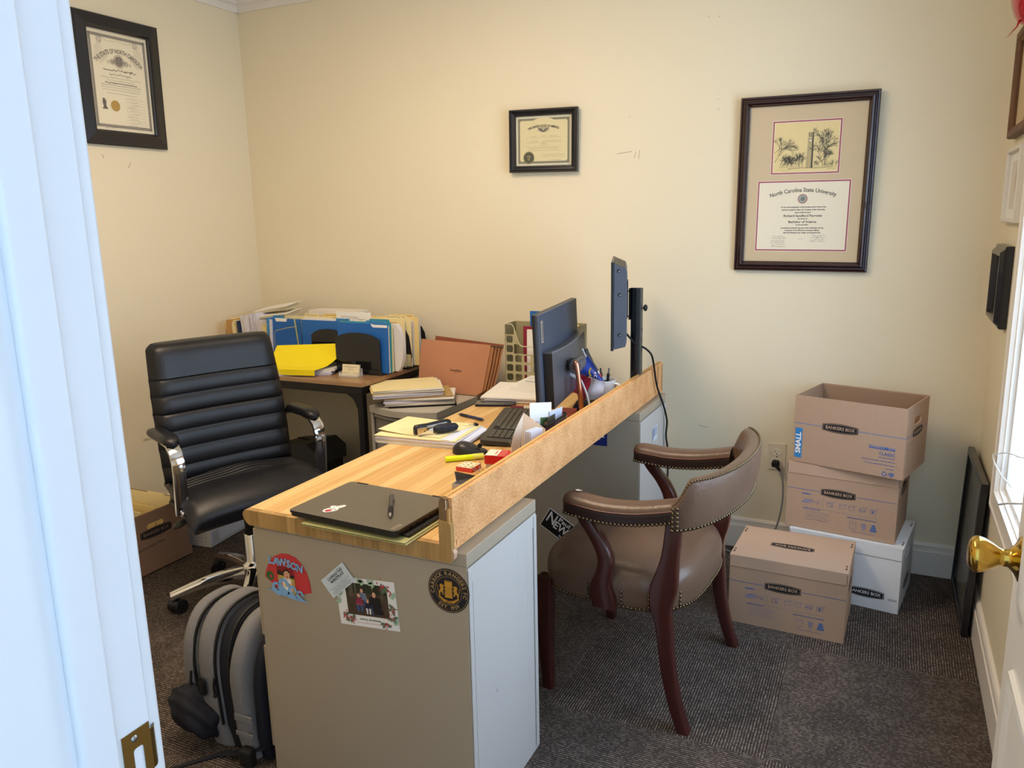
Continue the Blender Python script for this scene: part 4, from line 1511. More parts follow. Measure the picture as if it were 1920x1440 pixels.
# the open box on top
zt = H2 + H3 + 0.004
t = thing('storage_box', 'open kraft moving box with a blue SMALL tab, topmost of the stack', 'box', (-0.061, 3.055, zt), -15.9)
W4, D4, H4 = 0.382, 0.266, 0.250
mb = carton(t, W4, D4, H4, KRAFT, KRAFTI, open_top=True)
M = T(0, -D4 / 2, H4 / 2) @ FRONT
for a, b in ((-W4 / 2, -0.088), (0.036, W4 / 2)):
    mb.rect((a + b) / 2, 0.022, b - a, 0.0018, CYAN, M, 0.0006)
bankers_logo(mb, -0.026, 0.022, 0.124, M, KRAFTL)
mb.rect(-W4 / 2 + 0.019, -0.052, 0.026, 0.112, CYAN, M, 0.0006)
mb.text('SMALL', 0.026, WHITEP, M @ T(-W4 / 2 + 0.019, -0.052, 0) @ R('Z', 90), z=0.0010, width=0.080, bold=0.0008)
mb.scribble(-W4 / 2 + 0.019, -0.111, 0.026, 0.0015, CYAN, M, 0.0006, 4, 0.0006)
mb.rect(0.079, 0, 0.0012, H4 - 0.01, KRAFTL, M, 0.0004)
mb.rect(0.116, -0.018, 0.092, 0.0012, CYAN, M, 0.0006)
mb.text('SmoothMove', 0.0155, BOXBLUE, M, (0.118, -0.024), 0.0006, width=0.086, bold=0.0005, lean=0.3)
mb.text('CLASSIC', 0.016, BOXBLUE, M, (0.136, -0.043), 0.0006, width=0.052, bold=0.0002)
for k, (s_, wd) in enumerate((('No Tape Assembly', 0.050), ('Easy Carry Handles with Lift-Off Lid', 0.105), ('Strong, Double Wall Construction', 0.098), ('Reusable', 0.026))):
    mb.text(s_, 0.0062, BOXBLUE, M, (0.160 - wd / 2, -0.056 - 0.0125 * k), 0.0006, width=wd, bold=0.0001)
    mb.rect(0.163, -0.056 - 0.0125 * k, 0.0015, 0.0015, BOXBLUE, M, 0.0006)
for k in range(3):      # recycling loop and shield
    a = 90 + 120 * k
    mb.ring(0.131, -0.113, 0.0055, 0.0085, BOXBLUE, M, 0.0006, n=6, a0=a - 42, a1=a + 30)
    mb.poly([(0.131 + 0.0105 * cos(rad(a + 30)), -0.113 + 0.0105 * sin(rad(a + 30))), (0.131 + 0.0085 * cos(rad(a + 62)), -0.113 + 0.0085 * sin(rad(a + 62))), (0.131 + 0.0035 * cos(rad(a + 30)), -0.113 + 0.0035 * sin(rad(a + 30)))], BOXBLUE, M, 0.0007)
mb.poly([(0.146, -0.106), (0.162, -0.106), (0.162, -0.115), (0.154, -0.122), (0.146, -0.115)], BOXBLUE, M, 0.0006)
for k in range(3):
    mb.rect(0.150 + 0.004 * k, -0.114, 0.001, 0.010, KRAFT, M, 0.0009)
Mr = T(W4 / 2, 0, H4 / 2) @ RIGHTSIDE
mb.rect(0, 0.022, D4, 0.0018, CYAN, Mr, 0.0006)
bankers_logo(mb, 0.005, 0.022, 0.118, Mr, KRAFTL)
box_form(mb, Mr @ T(0.0, -0.055, 0), 0.20, 0.10, GINK)
mb.build('body', t)

# left corner: kraft box standing in its lid, papers inside
t = thing('file_box', 'worn open kraft file box with handwriting on its end, left of the office chair', 'box', (-2.883, 2.135, 0), 0)
W5, D5, H5 = 0.40, 0.32, 0.258
mb = carton(t, W5, D5, H5, KRAFTD, KRAFTD, open_top=True, handles=True)
Mr = T(W5 / 2, 0, H5 / 2) @ RIGHTSIDE
mb.rect(-0.125, 0.038, 0.075, 0.0012, BOXBLK, Mr, 0.0006)
mb.rect(0.12, 0.038, 0.09, 0.0012, BOXBLK, Mr, 0.0006)
bankers_logo(mb, 0.0, 0.038, 0.155, Mr, mat('faded tan print', '8F7466', 0.8))
box_form(mb, Mr @ T(0.0, -0.040, 0), 0.235, 0.096, GINK, '2024 Desk Files')
mb.build('body', t)
mb = MB()
mb.box((0, 0, 0.002), (W5 + 0.012, D5 + 0.012, 0.004), KRAFTD)
for s in (-1, 1):
    mb.box((0, s * (D5 / 2 + 0.004), 0.021), (W5 + 0.012, 0.004, 0.042), KRAFTD)
    mb.box((s * (W5 / 2 + 0.004), 0, 0.021), (0.004, D5 + 0.004, 0.042), KRAFTD)
mb.build('lid', t)
for k in range(3):
    f = MB()
    Mf = T(-2.90 + 0.0, 2.20 - 0.05 * k, 0.012) @ R('Y', 0) @ R('X', -14 + 6 * k)
    f.box((0.03, 0, 0.120 + 0.012 * (k == 0)), (0.28, 0.006, 0.235 + 0.03 * (k == 0)), MANILA2 if k != 1 else MANILA, Mf, bev=0.001)
    f.box((0.08, 0, 0.243 + 0.022 * (k == 0)), (0.10, 0.002, 0.014), MANILA2 if k != 1 else MANILA, Mf)
    tag(f.build('file_folder'), ('manila folder standing rearmost in the old kraft file box', 'manila folder in the middle of the old kraft file box', 'manila folder nearest the camera in the old kraft file box')[k], 'folder', 'folders in the old kraft box')

# white carton of copier paper behind the chair
t = thing('paper_carton', 'white copier paper carton with green bands, on the floor behind the office chair', 'box', (-2.772, 2.505, 0), 7)
PGREEN = mat('green carton print', '2D5B3A', 0.7)
W6, D6, H6 = 0.215, 0.28, 0.215
CRUSH = mat('white coated carton', 'E8E8EC', 0.6, var=0.03)
mb = MB().box((0, 0, H6 / 2), (W6, D6, H6), CRUSH, bev=0.002)
M = T(0, -D6 / 2, H6 / 2) @ FRONT
mb.rect(0, -0.005, W6, 0.028, PGREEN, M, 0.0006)
mb.rect(0, 0.085, W6, 0.030, PGREEN, M, 0.0006)
mb.text('PAPER', 0.022, WHITEP, M, (0.01, -0.005), 0.001, bold=0.0006)
mb.frame2d(0, -0.062, 0.17, 0.045, 0.001, GINK, M, 0.0006)
for k in range(4):
    mb.scribble(0, -0.048 - 0.008 * k, 0.14, 0.002, GINK, M, 0.0006, k, 0.0006)
Mr = T(W6 / 2, 0, H6 / 2) @ RIGHTSIDE
mb.rect(-0.10, 0.03, 0.075, 0.014, PGREEN, Mr, 0.0006)
mb.frame2d(-0.105, -0.01, 0.035, 0.03, 0.0012, GINK, Mr, 0.0006)
mb.text('20# 92', 0.010, GINK, Mr, (-0.105, -0.01), 0.0006, bold=0.0003)
for k in range(12):
    mb.rect(-0.035, 0.045 - 0.0065 * k, 0.022, 0.002 + 0.002 * (k % 3 == 0), BOXBLK, Mr, 0.0006)
for k in range(9):
    mb.rect(-0.107 + 0.0005 * k, -0.045 - 0.0055 * k, 0.040, 0.0014, GINK, Mr, 0.0006)
    mb.scribble(0.03, 0.06 - 0.012 * k, 0.055, 0.002, GINK, Mr, 0.0006, 30 + k, 0.0006)
mb.rect(0.10, 0.02, 0.04, 0.08, WHITEP, Mr, 0.0006)
mb.rect(0, -0.098, 0.27, 0.0016, GINK, Mr, 0.0006)
mb.build('body', t)

# two white cartons at the far left, only a sliver shows past the door jamb
for k, (x, y, zz, w6, d6, h6, lab) in enumerate(((-2.79, 1.79, 0, 0.28, 0.30, 0.105, 'white carton with a blue stripe, lower of the two cartons beside the door jamb'),
                                                 (-2.81, 1.79, 0.106, 0.28, 0.28, 0.16, 'white cardboard carton stacked on another carton beside the door jamb'))):
    t = thing('carton', lab, 'box', (x, y, zz))
    mb = MB().box((0, 0, h6 / 2), (w6, d6, h6), CRUSH, bev=0.002)
    Mr = T(w6 / 2, 0, h6 / 2) @ RIGHTSIDE
    mb.rect(0.05, 0, 0.16, h6 * 0.5, BOXBLUE if k == 0 else CRUSH, Mr, 0.0006)
    mb.build('body', t)
# ------------------------------------------------------------------ framed pictures
FBLACK = mat('black frame lacquer', '1A1A20', 0.3, var=0.1, scale=20, coat=0.3)
FDARK = mat('dark mahogany frame', '2A1214', 0.2, var=0.25, scale=20, coat=0.5)
DEEPP = mat('faded ink', '5A5048', 0.7)
CREAM = mat('cream certificate paper', 'E9DFC4', 0.7, var=0.01)


def hang(name, label, wall, a, z, w_, h_, cat='picture frame', tilt=0.0, rot=0.0, off=0.0):
    """empty on the wall whose local frame is x right, y up, z out of the wall"""
    o = bpy.data.objects.new(name, None)
    COL.objects.link(o)
    if wall == 'back':
        M = T(a, YB - off, z) @ FRONT
    elif wall == 'left':
        M = T(XL + off, a, z) @ RIGHTSIDE
    else:
        M = T(XR - off, a, z) @ LEFTSIDE
    o.matrix_world = M @ R('X', tilt) @ R('Z', rot)
    return tag(o, label, cat)


def picture(o, w_, h_, prof, m, glass=True, depth=0.0):
    rim = prof[-1][0]
    mb = MB()
    sweep_frame(mb, w_, h_, prof, m, I4)
    mb.rect(0, 0, w_ - 0.004, h_ - 0.004, mat('backing board', '6B5540', 0.9), I4 @ R('Y', 180), -0.001)
    mb.build('frame', o)
    return w_ - 2 * rim, h_ - 2 * rim


# big diploma
DX_, DZ_, DW, DH = -0.3235, 1.5115, 0.492, 0.658
o = hang('diploma_frame', 'large dark mahogany frame holding a tower drawing above a university diploma', 'back', DX_, DZ_, DW, DH, tilt=1.2, rot=-0.7, off=0.008)
prof = [(0, 0), (0, 0.016), (0.003, 0.020), (0.008, 0.021), (0.011, 0.017), (0.015, 0.017), (0.018, 0.024), (0.024, 0.026), (0.030, 0.022), (0.034, 0.014), (0.037, 0.013), (0.037, 0.006)]
iw, ih = picture(o, DW, DH, prof, FDARK)
MATB = mat('tan mat board', 'CDB894', 0.8, var=0.01)
MROSE = mat('crimson mat edge', '9E2F3E', 0.7)
mb = MB().rect(0, 0, iw + 0.01, ih + 0.01, MATB, I4, 0.007)
def opening(cx, cy, w2, h2):
    mb.rect(cx, cy, w2 + 0.016, h2 + 0.016, WHITEP, I4, 0.0072)
    mb.rect(cx, cy, w2 + 0.013, h2 + 0.013, MROSE, I4, 0.0074)
    mb.rect(cx, cy, w2 + 0.003, h2 + 0.003, WHITEP, I4, 0.0076)
opening(0, 0.138, 0.232, 0.182)
opening(0, -0.118, 0.322, 0.252)
mb.build('mat_board', o)
mb = MB().rect(0, 0.138, 0.232, 0.182, mat('aged drawing paper', 'E3CF93', 0.7, var=0.02), I4, 0.0078)
z = 0.0081
r = random.Random(7)
tx_, ty_ = 0.017, 0.062
# bell tower drawing
PEN = mat('pen line', '35301F', 0.7)
mb.poly([(tx_ - 0.013, ty_), (tx_ + 0.011, ty_), (tx_ + 0.009, ty_ + 0.105), (tx_ - 0.009, ty_ + 0.105)], mat('pen wash', 'BFAE7B', 0.7), I4, z)
mb.poly([(tx_ + 0.004, ty_), (tx_ + 0.011, ty_), (tx_ + 0.009, ty_ + 0.128), (tx_ + 0.004, ty_ + 0.128)], PEN, I4, z + .0002)
for q in (-0.013, -0.007, 0.0):
    mb.stroke([(tx_ + q, ty_), (tx_ + q * 0.7, ty_ + 0.128)], 0.0008, PEN, I4, z + .0002)
for q in (0.105, 0.112, 0.128):
    mb.stroke([(tx_ - 0.010, ty_ + q), (tx_ + 0.009, ty_ + q)], 0.001, PEN, I4, z + .0002)
for q in (-0.006, 0.0):
    mb.rect(tx_ + q, ty_ + 0.120, 0.003, 0.012, PEN, I4, z + .0003)
mb.disc(tx_ - 0.002, ty_ + 0.099, 0.0035, WHITEP, I4, z + .0003, n=10)
mb.stroke([(tx_ - 0.040, ty_ + 0.002), (tx_ - 0.036, ty_ + 0.055)], 0.0008, PEN, I4, z)
mb.rect(tx_ - 0.036, ty_ + 0.045, 0.003, 0.016, PEN, I4, z)


def tree_lines(x, y, a, l, n):
    if n == 0 or l < 0.003:
        return
    x2, y2 = x + l * cos(rad(a)), y + l * sin(rad(a))
    mb.stroke([(x, y), (x2, y2)], 0.00035 + 0.00022 * n, PEN, I4, z + .0001)
    for _ in range(3):
        tree_lines(x + (x2 - x) * r.uniform(0.4, 1), y + (y2 - y) * r.uniform(0.4, 1), a + r.uniform(-48, 48), l * r.uniform(0.55, 0.8), n - 1)


tree_lines(-0.110, 0.085, 62, 0.055, 5)
tree_lines(-0.112, 0.120, 42, 0.045, 4)
for k in range(12):
    tree_lines(-0.092 + 0.0075 * k, 0.064, r.uniform(50, 125), 0.026, 4)
for k in range(16):
    tree_lines(0.068 + r.uniform(-0.016, 0.010), 0.068 + 0.0062 * k, r.uniform(40, 140), 0.027, 4)
for k in range(9):
    tree_lines(0.030 + 0.010 * k, 0.064, r.uniform(40, 120), 0.014, 3)
mb.stroke([(-0.06, 0.060), (-0.01, 0.062), (0.05, 0.060), (0.10, 0.064)], 0.0015, PEN, I4, z)
mb.scribble(-0.075, 0.056, 0.055, 0.004, PEN, I4, z, 4, 0.0005)
mb.scribble(-0.07, 0.051, 0.025, 0.003, PEN, I4, z, 5, 0.0004)
mb.scribble(0.092, 0.057, 0.030, 0.005, PEN, I4, z, 6, 0.0006)
mb.build('tower_drawing', o)
mb = MB().rect(0, -0.118, 0.322, 0.252, mat('diploma paper', 'EAE2CB', 0.7, var=0.01), I4, 0.0078)
mb.text('North Carolina State University', 0.0215, INK, I4, (0, -0.020), z, width=0.245, arc=0.36, bold=0.0003)
mb.disc(0, -0.053, 0.0175, MROSE, I4, z, n=28)
mb.disc(0, -0.053, 0.0150, mat('seal grey', '9AA39A', 0.6, var=0.2, scale=300), I4, z + .0002, n=28)
mb.disc(0.001, -0.053, 0.0085, mat('seal dark grey', '6E7570', 0.6, var=0.3, scale=500), I4, z + .0004, n=9)
rows = [('On the recommendation of the Faculty and by virtue of the', -0.084, 0.0068, 0.165), ('authority vested in them, the Trustees of the University', -0.094, 0.0068, 0.158), ('have conferred upon', -0.104, 0.0065, 0.058),
        ('Richard Sandford Parrotte', -0.117, 0.0125, 0.140), ('the degree of', -0.128, 0.006, 0.035), ('Bachelor of Science', -0.140, 0.0115, 0.102), ('in Accounting', -0.151, 0.0070, 0.046),
        ('In testimony whereof, the seal of the University and the', -0.163, 0.0065, 0.156), ('signatures of its officers are hereunto affixed', -0.172, 0.0065, 0.126), ('this the thirteenth day of May, two thousand six', -0.181, 0.0065, 0.136)]
for s_, yy, sz, wd in rows:
    mb.text(s_, sz, INK, I4, (0.004, yy), z, width=wd, bold=0.00025)
for k, (cx, cy) in enumerate(((-0.080, -0.196), (-0.084, -0.212), (-0.080, -0.228), (0.066, -0.192), (0.062, -0.207))):
    mb.scribble(cx, cy, 0.050, 0.009, INK, I4, z, 20 + k, 0.0007, 0.0035)
    mb.rect(cx, cy - 0.0055, 0.060, 0.0004, INK, I4, z)
    mb.scribble(cx, cy - 0.0078, 0.052, 0.0012, GINK, I4, z, 40 + k, 0.0005)
mb.text('Main Seal', 0.004, INK, I4, (0.0, -0.205), z) if False else mb.scribble(0.0, -0.205, 0.022, 0.0015, INK, I4, z, 3, 0.0005)
mb.build('diploma', o)
mb = MB().rect(0, 0, iw, ih, GLASS, I4, 0.0105)
mb.build('glass', o)

# small certificate
o = hang('certificate_frame', 'small black frame with a cream certificate and dark round seal, mid back wall', 'back', -1.402, 1.737, 0.32, 0.265, tilt=1.5, rot=-1.3, off=0.010)
prof = [(0, 0), (0, 0.020), (0.003, 0.024), (0.008, 0.024), (0.012, 0.018), (0.020, 0.015), (0.022, 0.018), (0.026, 0.017), (0.029, 0.010), (0.029, 0.006)]
iw, ih = picture(o, 0.32, 0.265, prof, FBLACK)
CERT = mat('certificate paper', 'D8CDA0', 0.7, var=0.01)
mb = MB().rect(0, 0, iw + 0.006, ih + 0.006, mat('certificate margin', 'CFCBB4', 0.7), I4, 0.007)
z = 0.0075
BORD = mat('engraved border', '77765F', 0.7, var=0.45, scale=420)
cw, chh = iw - 0.020, ih - 0.018
mb.rect(0, 0, cw, chh, CERT, I4, 0.0072)
mb.frame2d(0, 0, cw, chh, 0.009, BORD, I4, z)
for sx in (-1, 1):
    for sy in (-1, 1):
        mb.poly([(sx * cw / 2, sy * chh / 2), (sx * (cw / 2 - 0.024), sy * chh / 2), (sx * cw / 2, sy * (chh / 2 - 0.024))][::sx * sy], BORD, I4, z + .0002)
mb.disc(0, chh / 2 - 0.016, 0.052, CERT, I4, z + .0003, ry=0.017)
mb.text('THE UNITED STATES OF AMERICA', 0.013, INK, I4, (0, 0.062), z + .0006, width=0.150, arc=0.22, bold=0.0004)
mb.disc(0.0, 0.047, 0.028, mat('engraved shade', 'A9A384', 0.7, var=0.2, scale=300), I4, z + .0005, n=24, ry=0.011)
mb.poly([(-0.028, 0.055), (-0.008, 0.050), (0.0, 0.041), (0.009, 0.050), (0.030, 0.056), (0.016, 0.046), (0.006, 0.036), (-0.006, 0.036), (-0.018, 0.045)], DEEPP, I4, z + .0008)
for k, yy in enumerate((0.018, -0.004, -0.022)):
    mb.rect(0, yy - 0.004, 0.165, 0.0005, DEEPP, I4, z)
for k, (xx, yy, wd) in enumerate(((-0.045, 0.019, 0.02), (0.0, 0.020, 0.024), (0.045, 0.019, 0.036), (-0.045, -0.002, 0.040), (0.040, -0.001, 0.09), (0, -0.011, 0.024), (0.0, -0.019, 0.046), (0, -0.031, 0.140), (0, -0.040, 0.150), (0.045, -0.058, 0.11), (0.045, -0.066, 0.11), (0.055, -0.081, 0.052), (0.055, -0.090, 0.01))):
    mb.scribble(xx, yy, wd, 0.0035 if k != 6 else 0.005, DEEPP, I4, z, 60 + k, 0.0007, 0.0022)
mb.disc(-0.070, -0.070, 0.0265, mat('seal olive', '6F6A35', 0.5, var=0.2, scale=200), I4, z + .0004)
mb.disc(-0.070, -0.070, 0.0215, mat('seal black green', '2F3020', 0.5, var=0.2, scale=200), I4, z + .0006)
mb.poly([(-0.070, -0.058), (-0.060, -0.062), (-0.063, -0.072), (-0.066, -0.082), (-0.074, -0.082), (-0.077, -0.072), (-0.080, -0.062)], MATS['seal olive'], I4, z + .0008)
mb.build('certificate', o)
MB().rect(0, 0, iw, ih, GLASS, I4, 0.0095).build('glass', o)

# certificate on the left wall
o = hang('certificate_frame', 'wide black frame with a state certificate and gold seal, left wall', 'left', 2.545, 2.020, 0.425, 0.530, tilt=1.0, off=0.008)
prof = [(0, 0), (0, 0.014), (0.004, 0.018), (0.012, 0.019), (0.048, 0.028), (0.054, 0.027), (0.058, 0.020), (0.062, 0.018), (0.062, 0.006)]
iw, ih = picture(o, 0.425, 0.530, prof, FBLACK)
mb = MB().rect(0, 0, iw + 0.006, ih + 0.006, CREAM, I4, 0.007)
z = 0.0075
BORD2 = mat('engraved key border', '8D8578', 0.7, var=0.5, scale=500)
mb.frame2d(0, 0, iw - 0.022, ih - 0.030, 0.010, BORD2, I4, z)
mb.frame2d(0, 0, iw - 0.020, ih - 0.028, 0.0008, DEEPP, I4, z + .0002)
mb.frame2d(0, 0, iw - 0.042, ih - 0.050, 0.0008, DEEPP, I4, z + .0002)
mb.text('THE STATE OF NORTH CAROLINA', 0.026, DEEPP, I4, (0, 0.128), z, width=0.262, arc=0.155, bold=0.0005)
for s in (-1, 1):
    mb.ring(s * 0.088, 0.165, 0.006, 0.008, GINK, I4, z, n=18)
    mb.ring(s * 0.088, 0.165, 0.011, 0.012, GINK, I4, z, n=18)
    mb.stroke([(s * 0.10, 0.150), (s * 0.104, 0.175), (s * 0.088, 0.180), (s * 0.05, 0.164), (0, 0.170), (0, 0.176)], 0.0008, GINK, I4, z)
    for k in range(9):
        mb.stroke([(s * 0.118, 0.095 + 0.005 * k), (s * 0.080, 0.110 + 0.006 * k)], 0.0005, GINK, I4, z)
        mb.stroke([(s * 0.095, 0.066 + 0.004 * k), (s * 0.055, 0.100 + 0.004 * k)], 0.0005, GINK, I4, z)
    mb.ring(s * 0.034, 0.083, 0.004, 0.007, DEEPP, I4, z, n=18)
    mb.ring(s * 0.034, 0.083, 0.010, 0.0115, DEEPP, I4, z, n=18)
    mb.ring(s * 0.054, 0.080, 0.004, 0.0055, DEEPP, I4, z, n=14)
mb.ring(0, 0.088, 0.025, 0.027, DEEPP, I4, z, n=32)
mb.disc(0, 0.088, 0.022, mat('engraved seal grey', '8A8072', 0.7, var=0.5, scale=260), I4, z, n=28)
for k in range(9):
    mb.stroke([(-0.014 + 0.0035 * k, 0.073), (-0.012 + 0.0034 * k + r.uniform(-.004, .004), 0.103)], 0.001, DEEPP, I4, z + .0002)
mb.text('Certifies on Certified Public', 0.0185, DEEPP, I4, (0, 0.050), z, width=0.165, bold=0.0003) if False else mb.scribble(0, 0.049, 0.165, 0.010, DEEPP, I4, z, 77, 0.0024, 0.0032)
mb.scribble(0, 0.031, 0.112, 0.008, DEEPP, I4, z, 78, 0.0016, 0.003)
for k, (yy, wd, lw) in enumerate(((0.017, 0.200, 0.0008), (0.006, 0.140, 0.0008), (-0.004, 0.160, 0.0026), (-0.013, 0.200, 0.0012), (-0.023, 0.196, 0.0008), (-0.033, 0.190, 0.0008), (-0.047, 0.150, 0.0008))):
    mb.scribble(0.0, yy, wd, 0.005, DEEPP, I4, z, 80 + k, lw, 0.0025)
for k in range(11):
    yy = -0.060 - 0.0125 * k
    mb.rect(0.055, yy - 0.004, 0.085, 0.0004, GINK, I4, z)
    mb.scribble(0.045 + 0.01 * (k % 3), yy, 0.045, 0.009, DEEPP, I4, z, 100 + k, 0.0006, 0.004)
    mb.scribble(0.106, yy - 0.004, 0.012, 0.002, DEEPP, I4, z, 120 + k, 0.0006, 0.002)
mb.scribble(-0.070, -0.188, 0.060, 0.012, INK, I4, z, 140, 0.0008, 0.004)
mb.rect(-0.065, -0.194, 0.085, 0.0004, GINK, I4, z)
mb.poly([(-0.105, -0.115), (-0.078, -0.115), (-0.086, -0.100), (-0.083, -0.085), (-0.092, -0.070), (-0.100, -0.072), (-0.102, -0.090), (-0.098, -0.104)], DEEPP, I4, z)
mb.stroke([(-0.09, -0.085), (-0.082, -0.078), (-0.080, -0.070)], 0.001, DEEPP, I4, z)
mb.disc(-0.040, -0.098, 0.0225, mat('gold foil seal', 'B08A2E', 0.45, var=0.06), I4, z + .0004)
mb.build('certificate', o)
MB().rect(0, 0, iw, ih, GLASS, I4, 0.0095).build('glass', o)

# three frames on the right wall, seen edge on
o = hang('picture_frame', 'small deep black frame on the right wall beside the window', 'right', 3.045, 1.158, 0.27, 0.26, off=0.001)
iw, ih = picture(o, 0.27, 0.26, [(0, 0), (0, 0.020), (0.004, 0.024), (0.010, 0.024), (0.020, 0.036), (0.030, 0.036), (0.036, 0.026), (0.040, 0.020), (0.040, 0.006)], FBLACK)
mb = MB().rect(0, 0, iw, ih, CARDW, I4, 0.007)
for k in range(7):
    mb.scribble(0, 0.06 - 0.018 * k, 0.13, 0.004, GINK, I4, 0.0075, k, 0.001)
mb.build('certificate', o)
MB().rect(0, 0, iw, ih, GLASS, I4, 0.012).build('glass', o)
WFRAME = mat('white frame', 'DEDAD3', 0.4, var=0.01)
o = hang('picture_frame', 'thin white frame with a grey crest certificate on the right wall', 'right', 3.02, 1.478, 0.32, 0.235, off=0.001)
iw, ih = picture(o, 0.32, 0.235, [(0, 0), (0, 0.018), (0.003, 0.020), (0.012, 0.020), (0.014, 0.014), (0.014, 0.006)], WFRAME)
mb = MB().rect(0, 0, iw, ih, CARDW, I4, 0.007)
mb.rect(0.02, 0, 0.20, 0.15, mat('pale certificate', 'D8D0C4', 0.7), I4, 0.0073)
mb.disc(0.05, 0.015, 0.035, mat('pale crest', 'B4AA9C', 0.7, var=0.2, scale=80), I4, 0.0076, ry=0.045)
mb.build('certificate', o)
RUST = mat('reclaimed wood frame', '6A4A32', 0.6, var=0.4, scale=25, stretch=(1, 1, 4))
o = hang('picture_frame', 'reclaimed brown wood frame, uppermost on the right wall', 'right', 2.98, 1.795, 0.40, 0.33, off=0.001)
iw, ih = picture(o, 0.40, 0.33, [(0, 0), (0, 0.020), (0.004, 0.026), (0.022, 0.026), (0.026, 0.020), (0.034, 0.016), (0.034, 0.006)], RUST)
mb = MB().rect(0, 0, iw, ih, mat('sepia print', 'C9B38C', 0.6, var=0.2, scale=20), I4, 0.007)
mb.rect(0.05, 0.02, 0.10, 0.14, mat('dark sepia print', '6B4A38', 0.6, var=0.3, scale=20), I4, 0.0074)
mb.build('print', o)

# framed poster leaning against the right wall
o = bpy.data.objects.new('leaning_poster', None)
COL.objects.link(o)
tag(o, 'black framed dark poster leaning on the floor against the right wall', 'picture frame')
PW, PH = 0.46, 0.54
o.matrix_world = T(0.314, 3.045, 0.0) @ R('Z', 0.5) @ LEFTSIDE @ R('X', -1.6)
PC = T(0, PH / 2, 0)
mb = MB()
sweep_frame(mb, PW, PH, [(0, 0), (0, 0.018), (0.004, 0.020), (0.022, 0.020), (0.026, 0.016), (0.026, 0.006)], FBLACK, PC)
mb.rect(0, 0, PW - 0.004, PH - 0.004, MATS['backing board'], PC @ R('Y', 180), -0.001)
mb.build('frame', o)
POST = mat('dark grey poster', '3B3A38', 0.25, var=0.25, scale=7, stretch=(1, 1, 0.3))
CHALK = mat('pale poster line', '8A8880', 0.5)
mb = MB().rect(0, 0, PW - 0.05, PH - 0.05, POST, PC, 0.008)
mb.frame2d(0.02, 0.14, 0.16, 0.06, 0.003, CHALK, PC, 0.0086)
for k in range(14):
    mb.stroke([(-0.16 + 0.022 * k, 0.08 - 0.01 * (k % 4)), (-0.15 + 0.022 * k + r.uniform(-.01, .01), -0.12 + r.uniform(-.05, .05))], 0.0015, CHALK, PC, 0.0086)
for k in range(10):
    mb.scribble(0, 0.05 - 0.028 * k, 0.30, 0.02, CHALK, PC, 0.0086, 200 + k, 0.0012, 0.02)
mb.build('poster', o)
MB().rect(0, 0, PW - 0.05, PH - 0.05, mat('poster glazing', 'FFFFFF', 0.02, var=0, alpha=0.10), PC, 0.011).build('glass', o)

# red foil balloon drifting by the right wall, window cord
RFOIL = mat('red foil', 'C4122A', 0.16, 0.85, var=0.15, scale=6, bump=0.6, bscale=22)
o = thing('foil_balloon', 'red foil balloon floating near the top of the right wall', 'balloon', (0.290, 2.72, 1.86))
mb = MB()
b = bmesh.new()
bmesh.ops.create_uvsphere(b, u_segments=40, v_segments=24, radius=1)
for v in b.verts:
    a = math.atan2(v.co.y, v.co.x)
    e = (1 - abs(v.co.z) ** 3)
    wr = 1 + 0.03 * sin(14 * a) * (1 - e)
    v.co = Vector((v.co.x * 0.044 * wr, v.co.y * 0.13 * wr, v.co.z * 0.13 + 0.172))
mb.bm(b, RFOIL, smooth=True)
mb.build('foil', o)
mb = MB()
mb.tube([(-0.016, 0, 0.052), (-0.020, 0, 0.038), (-0.028, 0, 0.028), (-0.036, 0.002, 0.018), (-0.042, 0.003, 0.012)], [0.010, 0.0055, 0.0040, 0.0024, 0.0008], RFOIL, flat=(1.0, 0.35), n=8)
mb.build('neck', o)

CORDW = mat('clear white cord', 'E8EEF2', 0.3, var=0.0)
o = thing('window_cord', 'loop of thin white cord hanging across the window', 'cord', (0.0, 0.0, 0.0))
mb = MB()
pts = smooth_path([(0.330, 2.10, 0.835), (0.326, 2.242, 0.795), (0.320, 2.411, 0.758), (0.318, 2.640, 0.690), (0.320, 2.700, 0.672), (0.320, 2.637, 0.662), (0.320, 2.463, 0.675), (0.322, 2.290, 0.698), (0.324, 2.26, 0.680)], 6)
mb.tube(pts, [0.0019 + 0.0005 * sin(k * 1.9) for k in range(len(pts))], CORDW, n=6)
mb.build('cord', o)
mb = MB()
mb.tube([(0.322, 2.500, 0.594), (0.322, 2.49, 0.585), (0.324, 2.341, 0.640), (0.326, 2.12, 0.715)], 0.003, CORDW, n=8)
mb.build('cleat', o)

# wall outlet, plug and grey cord
o = hang('wall_outlet', 'ivory duplex wall outlet on the back wall left of the box stack', 'back', -0.373, 0.418, 0.07, 0.114, cat='outlet')
IVORY = mat('ivory plastic', 'DDD3BD', 0.35, var=0.01)
mb = MB().box((0, 0, 0.0025), (0.071, 0.115, 0.005), IVORY, bev=0.0022)
mb.build('cover_plate', o)
for sy in (-1, 1):
    mb = MB()
    mb.prism([(a, b * 0.88) for a, b in [(0.0172 * cos(2 * pi * k / 28), 0.0172 * sin(2 * pi * k / 28)) for k in range(28)] if True], 0.005, 0.0072, mat('receptacle ivory', 'E6DFCF', 0.35), T(0, sy * 0.0195, 0))
    for xx, hh in ((-0.0065, 0.008), (0.0065, 0.0065)):
        mb.rect(xx, 0.004, 0.002, hh, RUBBER, T(0, sy * 0.0195, 0), 0.0074)
    mb.disc(0, -0.007, 0.0025, RUBBER, T(0, sy * 0.0195, 0), 0.0074, n=12)
    mb.build('receptacle', o)
MB().lathe([(0, 0.0062), (0.003, 0.0058), (0.0034, 0.005)], STEEL, n=12).build('screw', o)
